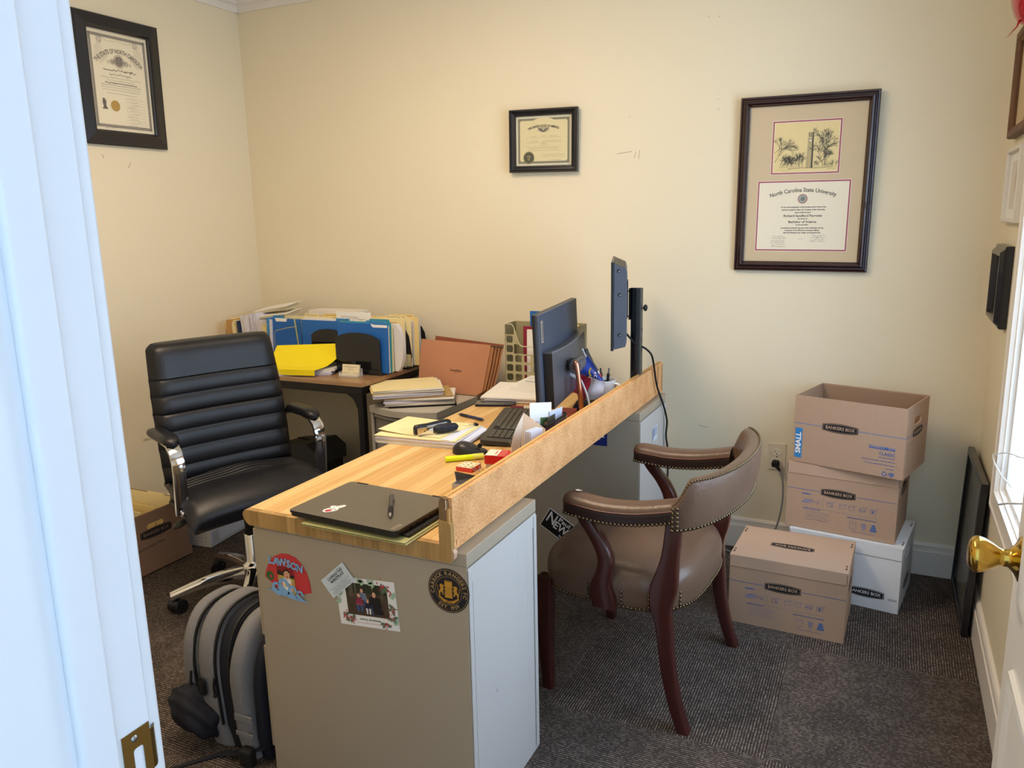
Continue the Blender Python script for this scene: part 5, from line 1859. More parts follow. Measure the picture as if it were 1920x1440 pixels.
o = thing('power_cord', 'grey power cord with black plug, hanging from the wall outlet to the floor', 'cord', (-0.373, YB - 0.03, 0.40))
mb = MB()
mb.box((0, -0.004, -0.004), (0.030, 0.034, 0.026), RUBBER, bev=0.007)
mb.tube([(0.004, -0.014, -0.010), (0.014, -0.018, -0.020), (0.020, -0.019, -0.028)], [0.008, 0.006, 0.0045], RUBBER)
mb.build('plug', o)
GCORD = mat('grey cord', '8A8C90', 0.5)
mb = MB()
mb.tube(smooth_path([(0.020, -0.019, -0.028), (0.030, -0.020, -0.055), (0.036, -0.022, -0.11), (0.034, -0.024, -0.18), (0.020, -0.028, -0.26), (-0.004, -0.035, -0.34), (-0.02, -0.06, -0.392), (-0.06, -0.10, -0.396), (-0.13, -0.08, -0.396), (-0.20, -0.03, -0.396), (-0.25, 0.0, -0.396)], 8), 0.0036, GCORD, n=8)
mb.build('cable', o)
# ------------------------------------------------------------------ side table in the corner with files
WALNUT = wood_strips('rustic oak laminate', [(0.2, '6F5037'), (0.45, '94704E'), (0.65, 'A88562'), (0.85, 'BA9A78')], 0.11, 'y', (3, 60, 20))
BSTEEL = mat('black powder coated steel', '131215', 0.45, var=0.1)
TZ = 0.73
TX0, TX1, TY0, TY1 = -3.075, -2.012, 2.700, 3.275
tb = thing('side_table', 'oak-topped table with black steel frame in the left back corner', 'table', ((TX0 + TX1) / 2, (TY0 + TY1) / 2, 0))
Mt = T(-(TX0 + TX1) / 2, -(TY0 + TY1) / 2, 0)
MB().box(((TX0 + TX1) / 2, (TY0 + TY1) / 2, TZ - 0.0095), (TX1 - TX0, TY1 - TY0, 0.019), WALNUT, Mt, bev=0.0015).build('tabletop', tb)
mb = MB()
for yy in (TY0 + 0.018, TY1 - 0.018):
    mb.box(((TX0 + TX1) / 2, yy, TZ - 0.019 - 0.0175), (TX1 - TX0 - 0.012, 0.03, 0.035), BSTEEL, Mt, bev=0.002)
for xx in (TX0 + 0.02, TX1 - 0.02):
    mb.box((xx, (TY0 + TY1) / 2, TZ - 0.0365), (0.03, TY1 - TY0 - 0.064, 0.034), BSTEEL, Mt, bev=0.002)
mb.build('apron_frame', tb)
for xx in (TX0 + 0.022, TX1 - 0.022):
    for yy in (TY0 + 0.022, TY1 - 0.022):
        mb = MB()
        mb.box((xx, yy, (TZ - 0.02) / 2), (0.030, 0.030, TZ - 0.021), BSTEEL, Mt, bev=0.0025)
        if yy < 3:
            s = -1 if xx > -2.5 else 1
            q = [(0, 0), (s * 0.050, 0)] + [(s * (0.050 - 0.050 * sin(rad(a))), -0.060 + 0.060 * cos(rad(a)) - 0.0) for a in range(15, 91, 15)]
            q = [(0, 0), (s * 0.052, 0), (s * 0.050, -0.008), (s * 0.036, -0.014), (s * 0.022, -0.026), (s * 0.012, -0.042), (s * 0.006, -0.062), (0, -0.064)]
            mb.prism(q if s < 0 else q[::-1], -0.003, 0.003, BSTEEL, Mt @ T(xx + s * 0.014, yy - 0.008, TZ - 0.053) @ FRONT)
        mb.build('leg', tb)

FBLUE = mat('blue file folder', '1F63B4', 0.55, var=0.03, scale=5)
FBLUE2 = mat('light blue file folder', '3C8CC8', 0.55, var=0.03)
FTEAL = mat('teal file folder', '3C93A8', 0.55)
FYEL = mat('bright yellow folder', 'F2DC10', 0.55, var=0.02)
HANGY = mat('kraft file folder', 'C99A5C', 0.7, var=0.05)
SMOKE = mat('smoked black plastic', '17171C', 0.16, var=0.05, coat=0.3)
PAPERL = mat('loose paper edge', 'DAD7DA', 0.8, var=0.12, scale=260, stretch=(1, 1, 1))
LILAC = mat('lilac white paper', 'D5D3E0', 0.8, var=0.05, scale=200, stretch=(0.1, 0.1, 1))


def standing_folder(name, label, loc, rz, w_, h_, th, m, tab=None, lean=0.0, tabm=None, group=None, text=None, sheets=0.0, cat='folder', rag=0.0, seed=0):
    """folder or sheaf standing on its long edge; local x along, thickness along y"""
    o = thing(name, label, cat, loc, rz, group)
    rr = random.Random(seed)
    M = R('X', lean)
    mb = MB()
    if rag:
        top = [(-w_ / 2, 0)] + [(w_ / 2, 0)] + [(w_ / 2 - w_ * k / 6 + rr.uniform(-.004, .004), h_ - rr.uniform(0, rag)) for k in range(7)]
        mb.prism(top, -th / 2, th / 2, m, M @ FRONT)
    else:
        mb.box((0, 0, h_ / 2), (w_, th, h_), m, M, bev=min(0.001, th * 0.3))
    if text:
        for k, (tx, ty, wd) in enumerate(text):
            mb.scribble(tx, ty, wd, 0.007, INK, M @ T(0, -th / 2, 0) @ FRONT, 0.0005, seed + k, 0.0012, 0.004)
    mb.build('cover', o)
    if tab:
        tx, tw = tab
        mb = MB()
        mb.prism([(tx - tw / 2, h_ - 0.003), (tx + tw / 2, h_ - 0.003), (tx + tw / 2 - 0.005, h_ + 0.014), (tx - tw / 2 + 0.005, h_ + 0.014)], -0.0006, 0.0006, tabm or m, M @ FRONT)
        mb.scribble(tx, h_ + 0.006, tw * 0.8, 0.007, INK, M @ FRONT, 0.0010, seed + 5, 0.0012, 0.004)
        mb.build('tab', o)
    if sheets:
        mb = MB()
        n = max(1, int(sheets / 0.003))
        for k in range(n):
            mb.box((rr.uniform(-0.003, 0.003), th / 2 + 0.0015 + 0.003 * k, h_ * 0.48 + rr.uniform(-.003, .003)), (w_ * 0.97, 0.0022, h_ * 0.95), PAPER if k % 2 else LILAC, M)
        mb.build('papers', o)
    return o


# desk-top file sorters: two smoked plastic holders in front, a mesh one behind
def plastic_holder(label, loc, rz, w_, h_):
    o = thing('file_sorter', label, 'file sorter', loc, rz)
    mb = MB().box((0, 0.05, 0.004), (w_ + 0.012, 0.14, 0.008), SMOKE, bev=0.002)
    mb.box((0, -0.019, 0.010), (w_ + 0.014, 0.006, 0.020), SMOKE, bev=0.002)
    mb.build('tray', o)
    arch = [(-w_ / 2, 0.008)] + [(w_ / 2, 0.008)] + [(w_ / 2 * cos(rad(a)) if 20 < a < 160 else (w_ / 2 if a <= 20 else -w_ / 2), h_ * 0.74 + h_ * 0.26 * sin(rad(a)) ** 0.8) for a in range(8, 180, 12)]
    mb = MB()
    mb.prism(arch, -0.002, 0.002, SMOKE, T(0, -0.013, 0) @ FRONT)
    mb.build('front_panel', o)
    mb = MB()
    mb.prism(arch, -0.0015, 0.0015, SMOKE, T(0, 0.112, 0) @ FRONT)
    mb.build('rear_panel', o)
    return o


plastic_holder('black plastic file sorter with arched front nearest the business cards', (-2.152, 2.885, TZ), 0, 0.245, 0.190)
plastic_holder('black plastic file sorter partly behind the yellow folder stack', (-2.386, 2.975, TZ), 0, 0.20, 0.185)
# folders in the near sorter
for k, (dy, m, lab, w_, h_) in enumerate(((0.0, FBLUE, 'bright blue folder foremost in the right-hand sorter', 0.275, 0.222), (0.012, PAPER, 'white paper sheaf just behind the foremost blue folder', 0.27, 0.214),
                                         (0.026, FTEAL, 'teal-edged folder standing behind the white sheaf', 0.272, 0.226), (0.038, MANILA2, 'pale manila folder behind the teal-edged folder', 0.272, 0.212))):
    f = standing_folder('file_folder', lab, (-2.137, 2.885 + dy + 0.004, TZ + 0.008), 0, w_, h_, 0.006, m, tab=(0.075, 0.115) if k in (0, 2) else None, tabm=FBLUE2 if k == 0 else FTEAL, lean=-2, seed=k)
    if k == 0:
        mb = MB()
        mb.prism([(0.060, 0.206), (0.136, 0.206), (0.136, 0.218), (0.064, 0.218), (0.050, 0.222), (0.052, 0.214)], 0.0035, 0.0042, WHITEP, R('X', -2) @ FRONT)
        mb.build('label_strip', f)
# bowed white sheaf
f = thing('paper_sheaf', 'bowed white paper sheaf sagging at the right end of the sorter', 'papers', (-2.12, 2.955, TZ + 0.008))
mb = MB()
rings = []
for k in range(9):
    t = k / 8
    zz = 0.215 * t
    bow = 0.030 * sin(pi * t) ** 0.7
    rings.append([(-0.13, -0.005, zz), (0.130 + bow, -0.005 + 0.00, zz), (0.130 + bow, 0.020, zz), (-0.13, 0.020, zz)])
mb.loft(rings, PAPERL, smooth=False)
mb.build('papers', f)
# middle blue folder run, further left
standing_folder('file_folder', 'large blue folder left of the arched sorter, with handwriting near its right edge', (-2.388, 2.972, TZ + 0.008), 0, 0.320, 0.215, 0.005, FBLUE,
                tab=(0.085, 0.085), tabm=FBLUE2, text=((0.125, 0.195, 0.035), (0.127, 0.178, 0.03), (0.13, 0.160, 0.03)), seed=9)
mb = MB()
f = thing('file_folder', 'white folder edge and tab showing just above the large blue folder', 'folder', (-2.388, 2.988, TZ + 0.008))
mb.box((0, 0, 0.112), (0.318, 0.010, 0.224), PAPER, bev=0.001)
mb.prism([(0.082, 0.198), (0.140, 0.198), (0.146, 0.219), (0.076, 0.219)], 0, 0.0006, WHITEP, T(0, -0.0195, 0) @ FRONT)
mb.build('cover', f)
f = standing_folder('file_folder', 'blue folder held by a thin wire at the left end, beside the chair back', (-2.672, 2.985, TZ + 0.008), 0, 0.215, 0.215, 0.005, FBLUE, tab=(-0.03, 0.075), tabm=FBLUE2, seed=12)
mb = MB()
mb.prism([(-0.045, 0.200), (0.020, 0.200), (0.026, 0.2165), (-0.050, 0.2165)], 0.0030, 0.0036, WHITEP, FRONT)
mb.build('label_strip', f)
f = thing('file_folder', 'light blue folder edge tilted at the far left of the blue folders', 'folder', (-2.775, 2.998, TZ + 0.008))
mb = MB().box((0.0, 0, 0.108), (0.012, 0.05, 0.216), FBLUE2, R('Y', 4))
mb.box((0.018, 0.002, 0.105), (0.014, 0.05, 0.210), LILAC, R('Y', 3))
mb.build('cover', f)
o = thing('wire_file_rack', 'thin pale wire loop and yellow-green divider holding the left blue folder', 'file rack', (-2.565, 2.955, TZ))
mb = MB()
mb.tube([(0.0, 0.0, 0.192), (-0.06, 0.0, 0.182), (-0.128, 0.0, 0.168), (-0.142, 0.0, 0.158), (-0.146, 0.0, 0.12), (-0.146, 0.0, 0.001)], 0.0022, mat('pale wire', 'B7A98E', 0.4, 0.5), n=6)
mb.build('wire', o)
mb = MB()
mb.tube([(-0.012, 0.0, 0.228), (-0.006, 0, 0.18), (0.002, 0, 0.10), (0.006, 0.0, 0.001)], 0.0045, mat('yellow green divider', 'B4B16A', 0.6), n=8, flat=(1, 0.4))
mb.build('divider', o)
# manila folders behind
r = random.Random(21)
labs = ('manila folder with handwritten tab, left of centre in the rear row', 'manila folder with handwritten tab, centre of the rear row', 'manila folder whose tab stands tallest right of the white sheet',
        'manila folder rising behind the teal folder', 'manila folder second from the right end of the rear row', 'pale manila folder at the right end of the rear row')
for k, (x, y, h_, tb_, w_) in enumerate(((-2.55, 3.02, 0.225, (0.02, 0.09), 0.29), (-2.40, 3.035, 0.226, (-0.02, 0.11), 0.29), (-2.16, 3.05, 0.228, (0.085, 0.095), 0.29), (-2.155, 2.995, 0.208, (0.10, 0.08), 0.27), (-2.145, 3.075, 0.225, (0.07, 0.12), 0.30), (-2.13, 3.115, 0.226, (0.06, 0.14), 0.30))):
    standing_folder('file_folder', labs[k], (x, y, TZ + 0.008), 0, w_, h_, 0.005, MANILA if k % 2 else MANILA2, tab=tb_, lean=-1.5, seed=60 + k, sheets=0.009 if k in (2, 4) else 0.004)
standing_folder('paper_sheaf', 'white printed sheet standing up above the blue folders', (-2.27, 3.012, TZ + 0.008), -1, 0.20, 0.256, 0.004, PAPER, text=((-0.02, 0.232, 0.10), (0.0, 0.222, 0.13), (-0.03, 0.213, 0.06)), cat='papers', seed=5)
o = thing('paper_sheaf', 'thick white paper block lying across the top of the rear row of folders', 'papers', (-2.425, 3.10, TZ + 0.235), 2)
mb = MB()
for k in range(5):
    mb.box((0.004 * (k % 2), 0, 0.003 + 0.005 * k), (0.28, 0.10, 0.0045), PAPER if k % 2 else PAPER2)
mb.build('papers', o)
# white sheaves at the left, fanning out
for k, (x, y, w_, h_, th, m, ln, lab) in enumerate(((-2.98, 3.075, 0.018, 0.215, 0.20, MANILA2, 6, 'pale folder leading the upright stack at the far left'), (-2.955, 3.08, 0.008, 0.200, 0.20, mat('navy folder', '2A3A56', 0.6), 5, 'navy folder near the far left end of the upright stack'),
                                             (-2.925, 3.10, 0.040, 0.226, 0.21, PAPERL, 5, 'thick white sheaf in the upright stack at the left'), (-2.880, 3.11, 0.035, 0.236, 0.20, LILAC, 4, 'lilac-white sheaf in the middle of the upright stack'),
                                             (-2.840, 3.10, 0.030, 0.205, 0.20, PAPERL, 2, 'lower white sheaf right of the lilac-white one'), (-2.805, 3.09, 0.026, 0.185, 0.19, MANILA2, 1, 'row of short manila folders beside the blue ones'))):
    o = thing('paper_sheaf' if 'sheaf' in lab else 'file_folder', lab, 'papers' if 'sheaf' in lab else 'folder', (x, y, TZ + 0.001), 0)
    mb = MB()
    n = max(1, int(w_ / 0.006))
    for j in range(n):
        mb.box((-w_ / 2 + (j + 0.5) * w_ / n, 0.006 * (j % 3), h_ / 2 - 0.006 * (j % 2)), (w_ / n * 0.86, th, h_ - 0.012 * (j % 2)), m, R('Y', -ln))
    mb.build('sheets', o)
for k, (x0, rx, lab) in enumerate(((-2.88, -16, 'white folder leaning over the upright stack at the left'), (-2.855, -13, 'second white folder slanting across the upright stack'))):
    o = thing('file_folder', lab, 'folder', (x0, 3.13 - 0.03 * k, TZ + 0.246 - 0.026 * k), 0)
    mb = MB()
    for j in range(4):
        mb.box((0.045, 0, 0.003 * j), (0.22, 0.12, 0.0022), PAPER if j % 2 else MANILA2, R('Y', rx + 10 - j) @ R('X', 8))
    mb.scribble(0.06, -0.03, 0.09, 0.006, INK, R('Y', rx + 7) @ R('X', 8), 0.0112, 7 + k, 0.001)
    mb.build('sheets', o)
o = thing('file_folder', 'curled kraft folder leaning against the left wall behind the chair', 'folder', (-3.03, 3.04, TZ + 0.001), 0)
mb = MB()
for j in range(3):
    mb.box((0.012 * j, 0, 0.105), (0.003, 0.20, 0.21 - 0.02 * j), HANGY if j != 1 else MANILA, R('Y', 8 - 5 * j))
mb.build('cover', o)
# mesh sorter at the right end
o = thing('mesh_file_sorter', 'black wire mesh sorter at the right rear end of the side table', 'file sorter', (-2.075, 3.15, TZ), 0)
MESHB = mat('black wire mesh', '24221E', 0.5, var=0.6, scale=500)
for k, yy in enumerate((-0.075, -0.01, 0.065)):
    mb = MB()
    q = [(-0.06, 0.0), (0.072, 0.0), (0.078, 0.06), (0.066, 0.150), (0.050, 0.178), (0.03, 0.185), (-0.06, 0.185)]
    mb.prism(q, -0.001, 0.001, MESHB, T(0, yy, 0) @ FRONT)
    mb.tube([(a, yy, b) for a, b in q], 0.003, BSTEEL, n=6)
    mb.build('divider', o)
mb = MB().box((0.0, -0.01, 0.004), (0.15, 0.19, 0.008), BSTEEL)
mb.build('base', o)
standing_folder('paper_sheaf', 'white sheaf in the mesh sorter at the end of the table', (-2.075, 3.165, TZ + 0.009), 0, 0.145, 0.222, 0.022, PAPERL, rag=0.012, cat='papers', lean=0, seed=31)
standing_folder('paper_sheaf', 'white sheaf in front of the mesh sorter dividers', (-2.075, 3.112, TZ + 0.009), 0, 0.140, 0.215, 0.012, PAPERL, rag=0.01, cat='papers', seed=33)

# business cards in an acrylic stand
o = thing('card_holder', 'clear acrylic stand with cream business cards on the side table', 'card holder', (-2.155, 2.800, TZ), 3)
ACRY = mat('clear acrylic', 'F4F6F6', 0.04, var=0.0, alpha=0.28)
mb = MB()
mb.box((0, 0.015, 0.0015), (0.100, 0.045, 0.003), ACRY)
mb.box((0, -0.006, 0.008), (0.098, 0.002, 0.014), ACRY)
mb.box((0, 0.036, 0.018), (0.098, 0.002, 0.034), ACRY)
for s in (-1, 1):
    mb.box((s * 0.049, 0.015, 0.011), (0.002, 0.040, 0.020), ACRY)
mb.build('stand', o)
o2 = thing('business_cards', 'stack of cream business cards in the clear acrylic stand', 'cards', (-2.155, 2.810, TZ + 0.0035), 3)
Mc2 = R('X', -12)
mb = MB().box((0, 0.004, 0.0255), (0.088, 0.010, 0.051), mat('cream card stock', 'E3D9B6', 0.7), Mc2)
Mp = Mc2 @ T(0, -0.001, 0.0255) @ FRONT
mb.scribble(0, 0.014, 0.066, 0.004, INK, Mp, 0.0004, 1, 0.001, 0.003)
mb.scribble(0.0, 0.004, 0.030, 0.004, INK, Mp, 0.0004, 2, 0.001, 0.003)
mb.scribble(0.0, -0.003, 0.024, 0.002, GINK, Mp, 0.0004, 3, 0.0006)
for s in (-1, 1):
    for k in range(2):
        mb.scribble(s * 0.024, -0.013 - 0.005 * k, 0.030, 0.002, GINK, Mp, 0.0004, 5 + k, 0.0007)
mb.build('cards', o2)

# papers with a yellow folder on top
def sheet_stack(name, label, loc, rz, w_, d_, layers, cat='papers', group=None, seed=0, jit=0.006):
    """layers: list of (thickness, material, dx, dy, turn)"""
    o = thing(name, label, cat, loc, rz, group)
    rr = random.Random(seed)
    mb = MB()
    z_ = 0.0
    for th, m, dx, dy, an in layers:
        n = max(1, int(th / 0.0022))
        for k in range(n):
            t = th / n
            mb.box((dx + rr.uniform(-jit, jit) * 0.4, dy + rr.uniform(-jit, jit) * 0.4, z_ + t / 2), (w_ + rr.uniform(-jit, 0), d_ + rr.uniform(-jit, 0), t * 0.93), m, R('Z', an + rr.uniform(-0.6, 0.6)))
            z_ += t
    mb.build('sheets', o)
    return o, z_


o, z_ = sheet_stack('paper_stack', 'white papers under the yellow folder on the side table', (-2.43, 2.84, TZ), 24, 0.29, 0.215, [(0.018, LILAC, 0, 0, 0), (0.010, PAPER2, 0.01, 0.004, 2)], seed=3)
o = thing('yellow_folder', 'bright yellow folder curling up from the paper stack beside the chair', 'folder', (-2.43, 2.84, TZ + 0.029), 10)
mb = MB()
rings = []
for k in range(12):
    t = k / 11
    y_ = -0.125 + 0.20 * t
    lift = 0.002 + 0.075 * max(0, (t - 0.25) / 0.75) ** 1.6
    rings.append([(-0.17 - 0.02 * t, y_, lift), (0.115 + 0.075 * t, y_ + 0.01 * t, lift + 0.018 * t), (0.115 + 0.075 * t, y_ + 0.01 * t, lift + 0.0012 + 0.018 * t), (-0.17 - 0.02 * t, y_, lift + 0.0012)])
mb.loft(rings, FYEL, smooth=False)
mb.add([(-0.17, -0.1255, -0.022), (0.115, -0.1255, -0.022), (0.115, -0.1255, 0.003), (-0.17, -0.1255, 0.003)], [(0, 1, 2, 3)], FYEL)
Mp = T(0.0, 0.045, 0.052) @ R('X', 27) @ R('Z', 0)
mb.scribble(-0.02, 0.012, 0.13, 0.006, INK, Mp, 0.006, 4, 0.0014, 0.005)
mb.scribble(0.12, 0.016, 0.09, 0.005, mat('dark red ink', '6E3A12', 0.7), Mp, 0.009, 5, 0.0014, 0.005)
mb.scribble(0.06, -0.05, 0.05, 0.002, INK, Mp @ R('Z', 30), 0.004, 6, 0.0008)
mb.build('cover', o)

# black shredder under the table
o = thing('paper_shredder', 'black shredder bin with a slanted head under the side table', 'shredder', (-2.60, 3.02, 0), -10)
mb = MB().box((0, 0, 0.125), (0.28, 0.20, 0.25), BLACKP, bev=0.012)
mb.build('bin', o)
mb = MB()
mb.prism([(-0.15, 0.25), (0.16, 0.25), (0.16, 0.315), (0.09, 0.350), (-0.15, 0.310)], -0.10, 0.10, mat('dark grey plastic', '2C2D31', 0.4), FRONT)
mb.box((0.0, 0, 0.335), (0.16, 0.012, 0.004), RUBBER)
mb.build('head', o)

# ------------------------------------------------------------------ three-drawer cart, folders, expanding file
CARTG = mat('frosted grey plastic', 'A9A49C', 0.35, var=0.02)
CARTF = mat('translucent drawer plastic', '8B857D', 0.18, var=0.05, coat=0.4, alpha=0.92)
KZ = 0.630
o = thing('drawer_cart', 'grey plastic three-drawer cart with bowed front between table and counter', 'drawers', (-1.815, 2.86, 0), -2)
def bowed(w_, d0, d1, bow, n=14):
    pts = [(w_ / 2, d1), (-w_ / 2, d1), (-w_ / 2, d0)]
    for k in range(1, n):
        t = k / n
        pts.append((-w_ / 2 + w_ * t, d0 - bow * sin(pi * t)))
    pts.append((w_ / 2, d0))
    return pts
mb = MB()
mb.prism(bowed(0.345, -0.150, 0.185, 0.050), KZ - 0.026, KZ, CARTG)
mb.prism(bowed(0.330, -0.140, 0.178, 0.045), KZ, KZ + 0.0006, mat('pale grey plastic', 'BDB8B0', 0.4))
mb.build('top', o)
mb = MB()
for s in (-1, 1):
    mb.box((s * 0.166, 0.02, (KZ - 0.026) / 2), (0.010, 0.32, KZ - 0.028), CARTG, bev=0.003)
    mb.box((s * 0.163, -0.142, (KZ - 0.026) / 2), (0.014, 0.014, KZ - 0.028), CARTG, bev=0.004)
mb.box((0, 0.178, (KZ - 0.026) / 2), (0.32, 0.008, KZ - 0.028), CARTG)
for k in range(4):
    mb.prism(bowed(0.322, -0.140, 0.170, 0.042), 0.018 + k * 0.188, 0.030 + k * 0.188, CARTG)
mb.build('frame', o)
for k in range(3):
    z0_ = 0.034 + 0.188 * k
    mb = MB()
    mb.prism(bowed(0.306, -0.136, 0.165, 0.040), z0_, z0_ + 0.166, CARTF)
    d = mb.build('drawer', o)
    mb = MB()
    mb.tube([(-0.060, -0.176, z0_ + 0.118), (-0.045, -0.184, z0_ + 0.134), (0.0, -0.190, z0_ + 0.140), (0.045, -0.184, z0_ + 0.134), (0.060, -0.176, z0_ + 0.118), (0.0, -0.184, z0_ + 0.104)], 0.004, CARTG, closed=True, n=8)
    mb.box((0, -0.174, z0_ + 0.120), (0.09, 0.012, 0.026), mat('brown content', '8A6246', 0.8), bev=0.005)
    mb.build('pull', d)
o, z_ = sheet_stack('folder_stack', 'crooked stack of papers and folders on the drawer cart', (-1.850, 2.850, KZ + 0.001), 38, 0.30, 0.22,
                    [(0.006, BLACKP, 0.035, -0.005, -4), (0.010, PAPER2, 0.030, 0, -6), (0.010, LILAC, 0.020, 0.005, -2), (0.008, PAPER, 0.030, 0.004, -10), (0.006, mat('tan folder', 'B79A68', 0.7), 0.012, 0.012, -2)], seed=9, jit=0.012)
o, z2 = sheet_stack('folder_stack', 'white papers and manila folders topping the stack on the drawer cart', (-1.885, 2.845, KZ + 0.0015 + z_), 38, 0.30, 0.235,
                    [(0.018, LILAC, 0, 0, 0), (0.003, MANILA, -0.004, 0.004, 1), (0.004, PAPER, 0.012, 0, -3), (0.003, MANILA, -0.008, 0.006, 2), (0.006, PAPER, 0.004, 0.0, -1), (0.0022, MANILA2, -0.004, 0.004, 3)], seed=12, jit=0.01)
mb = MB()
mb.scribble(0.02, 0.085, 0.12, 0.004, GINK, R('Z', -36), z2 + 0.0006, 3, 0.0008)
mb.build('handwriting', o)

RED_ = mat('redwell fiber board', 'C08868', 0.7, var=0.07, scale=9, bump=0.2, bscale=300)
REDD = mat('redwell gusset', 'B0784F', 0.75, var=0.15, scale=14, bump=0.5, bscale=60)
o = thing('expanding_file', 'rust brown expanding file folder propped on the cart against the wall', 'folder', (-1.775, 3.055, KZ + 0.001), -3.5)
Mf = R('X', -13)
mb = MB()
mb.add([(-0.190, 0, 0), (0.130, 0, -0.0), (0.160, 0, 0.020), (0.183, 0, 0.232), (-0.195, 0, 0.240), (-0.196, 0, 0.12)], [(0, 1, 2, 3, 4, 5)], RED_, Mf)
mb.add([(-0.190, 0.002, 0), (0.130, 0.002, -0.0), (0.160, 0.002, 0.020), (0.183, 0.002, 0.232), (-0.195, 0.002, 0.240), (-0.196, 0.002, 0.12)], [(5, 4, 3, 2, 1, 0)], RED_, Mf)
mb.text('Pendaflex', 0.016, INK, Mf @ T(0, -0.0005, 0) @ FRONT, (0.010, 0.105), 0.0004, lean=0.3)
mb.scribble(0.012, 0.095, 0.030, 0.0015, INK, Mf @ T(0, -0.0005, 0) @ FRONT, 0.0004, 2, 0.0005)
mb.build('front_cover', o)
mb = MB()
mb.add([(-0.175, 0.045, 0.0), (0.185, 0.045, 0), (0.215, 0.062, 0.240), (-0.160, 0.062, 0.262)], [(0, 1, 2, 3)], mat('redwell back', '8F4E36', 0.75), Mf)
mb.build('back_cover', o)
mb = MB()
cols = []
for k in range(9):
    t = k / 8
    zig = 0.007 * (1 if k % 2 else -1)
    cols.append([(0.130 + 0.050 * t + zig, 0.002 + 0.042 * t, 0.0), (0.160 + 0.030 * t + zig, 0.002 + 0.046 * t, 0.03), (0.176 + 0.030 * t + zig, 0.002 + 0.052 * t, 0.13), (0.184 + 0.030 * t + zig, 0.002 + 0.058 * t, 0.228)])
mb.loft(cols, REDD, Mf, smooth=False, closed_ring=False, caps=False)
mb.loft([c[::-1] for c in cols], REDD, Mf, smooth=False, closed_ring=False, caps=False)
mb.tube([Mf @ Vector(c[3]) for c in cols], 0.004, mat('gusset cloth edge', '5C5044', 0.8), n=6)
mb.build('gusset', o)
# ------------------------------------------------------------------ things on the counter
DZ = H1 + 0.0205
DGREY = mat('dark grey laptop shell', '686258', 0.36, 0.3, var=0.03, scale=6)
DGREYE = mat('black shell edge', '121214', 0.35, var=0.05)
SAGE = mat('sage green folder', 'A9A872', 0.65, var=0.03)

# folder and tablet sleeve below the laptop
LR = R('Z', -3)
o = thing('green_folder', 'sage green folder with papers, lowest under the closed laptop', 'folder', (-1.030, 1.428, DZ), -1)
mb = MB()
mb.box((0, 0, 0.0025), (0.285, 0.222, 0.0016), SAGE)
mb.box((-0.003, 0.002, 0.0042), (0.280, 0.216, 0.0014), PAPER)
mb.box((-0.004, -0.001, 0.0058), (0.284, 0.220, 0.0014), SAGE)
mb.box((0.0, 0.0, 0.0008), (0.278, 0.216, 0.0014), BLACKP)
mb.build('cover', o)
o = thing('tablet_sleeve', 'flat black tablet sleeve between the green folder and the laptop', 'tablet sleeve', (-1.028, 1.442, DZ + 0.0068), -2)
MB().box((0, 0, 0.0032), (0.262, 0.190, 0.0062), BLACKM, bev=0.0025).build('sleeve', o)
o = thing('laptop', 'closed dark grey laptop with a wolf sticker on the near end of the counter', 'laptop', (-1.066, 1.438, DZ + 0.0134), -3)
mb = MB()
mb.prism(rrect(0.306, 0.222, 0.012), 0.0005, 0.0080, DGREYE)
for k in range(5):
    mb.rect(-0.055 + 0.026 * k, 0.0042, (0.012, 0.007, 0.012, 0.005, 0.010)[k], 0.0028, RUBBER, T(0.1531, 0, 0) @ RIGHTSIDE, 0.0003)
mb.rect(0.0, -0.0005, 0.17, 0.001, STEEL, T(0.1531, 0, 0.004) @ RIGHTSIDE, 0.0002)
mb.build('base', o)
mb = MB()
mb.prism(rrect(0.310, 0.226, 0.012), 0.0086, 0.0135, DGREYE)
mb.prism(rrect(0.3085, 0.2245, 0.012), 0.0135, 0.0140, DGREY)
for s in (-1, 1):
    mb.box((s * 0.115, 0.1105, 0.0125), (0.034, 0.006, 0.0040), RUBBER)
STK = T(-0.062, -0.068, 0.0142) @ R('Z', 34)
mb.poly([(-0.020, -0.008), (-0.012, -0.016), (0.002, -0.013), (0.012, -0.009), (0.017, 0.000), (0.014, 0.006), (0.020, 0.008), (0.030, 0.016), (0.031, 0.024), (0.024, 0.026), (0.012, 0.022), (0.000, 0.026), (-0.006, 0.022), (-0.002, 0.014), (-0.009, 0.010), (-0.017, 0.004)][::1], WHITEP, STK, 0.0)
mb.poly([(-0.016, -0.007), (-0.010, -0.013), (0.000, -0.010), (0.003, -0.004), (-0.004, 0.001), (-0.012, 0.0)], mat('sticker red', 'B02A36', 0.5), STK, 0.0002)
mb.stroke([(-0.004, 0.004), (0.006, 0.002), (0.012, -0.004), (0.006, -0.008)], 0.0018, GINK, STK, 0.0002)
mb.stroke([(-0.010, 0.004), (-0.002, 0.007), (0.008, 0.007)], 0.0014, RUBBER, STK, 0.0002)
for k in range(4):
    mb.stroke([(0.002 + 0.006 * k, 0.013 + 0.001 * k), (0.005 + 0.006 * k, 0.021)], 0.0016, GINK, STK, 0.0002)
mb.rect(0.139, -0.088, 0.010, 0.032, mat('badge silver', 'A39C90', 0.3, 0.6), I4, 0.0142)
mb.text('Lenovo', 0.0085, INK, T(0.139, -0.088, 0.0144) @ R('Z', 90), width=0.024, z=0)
mb.build('lid', o)


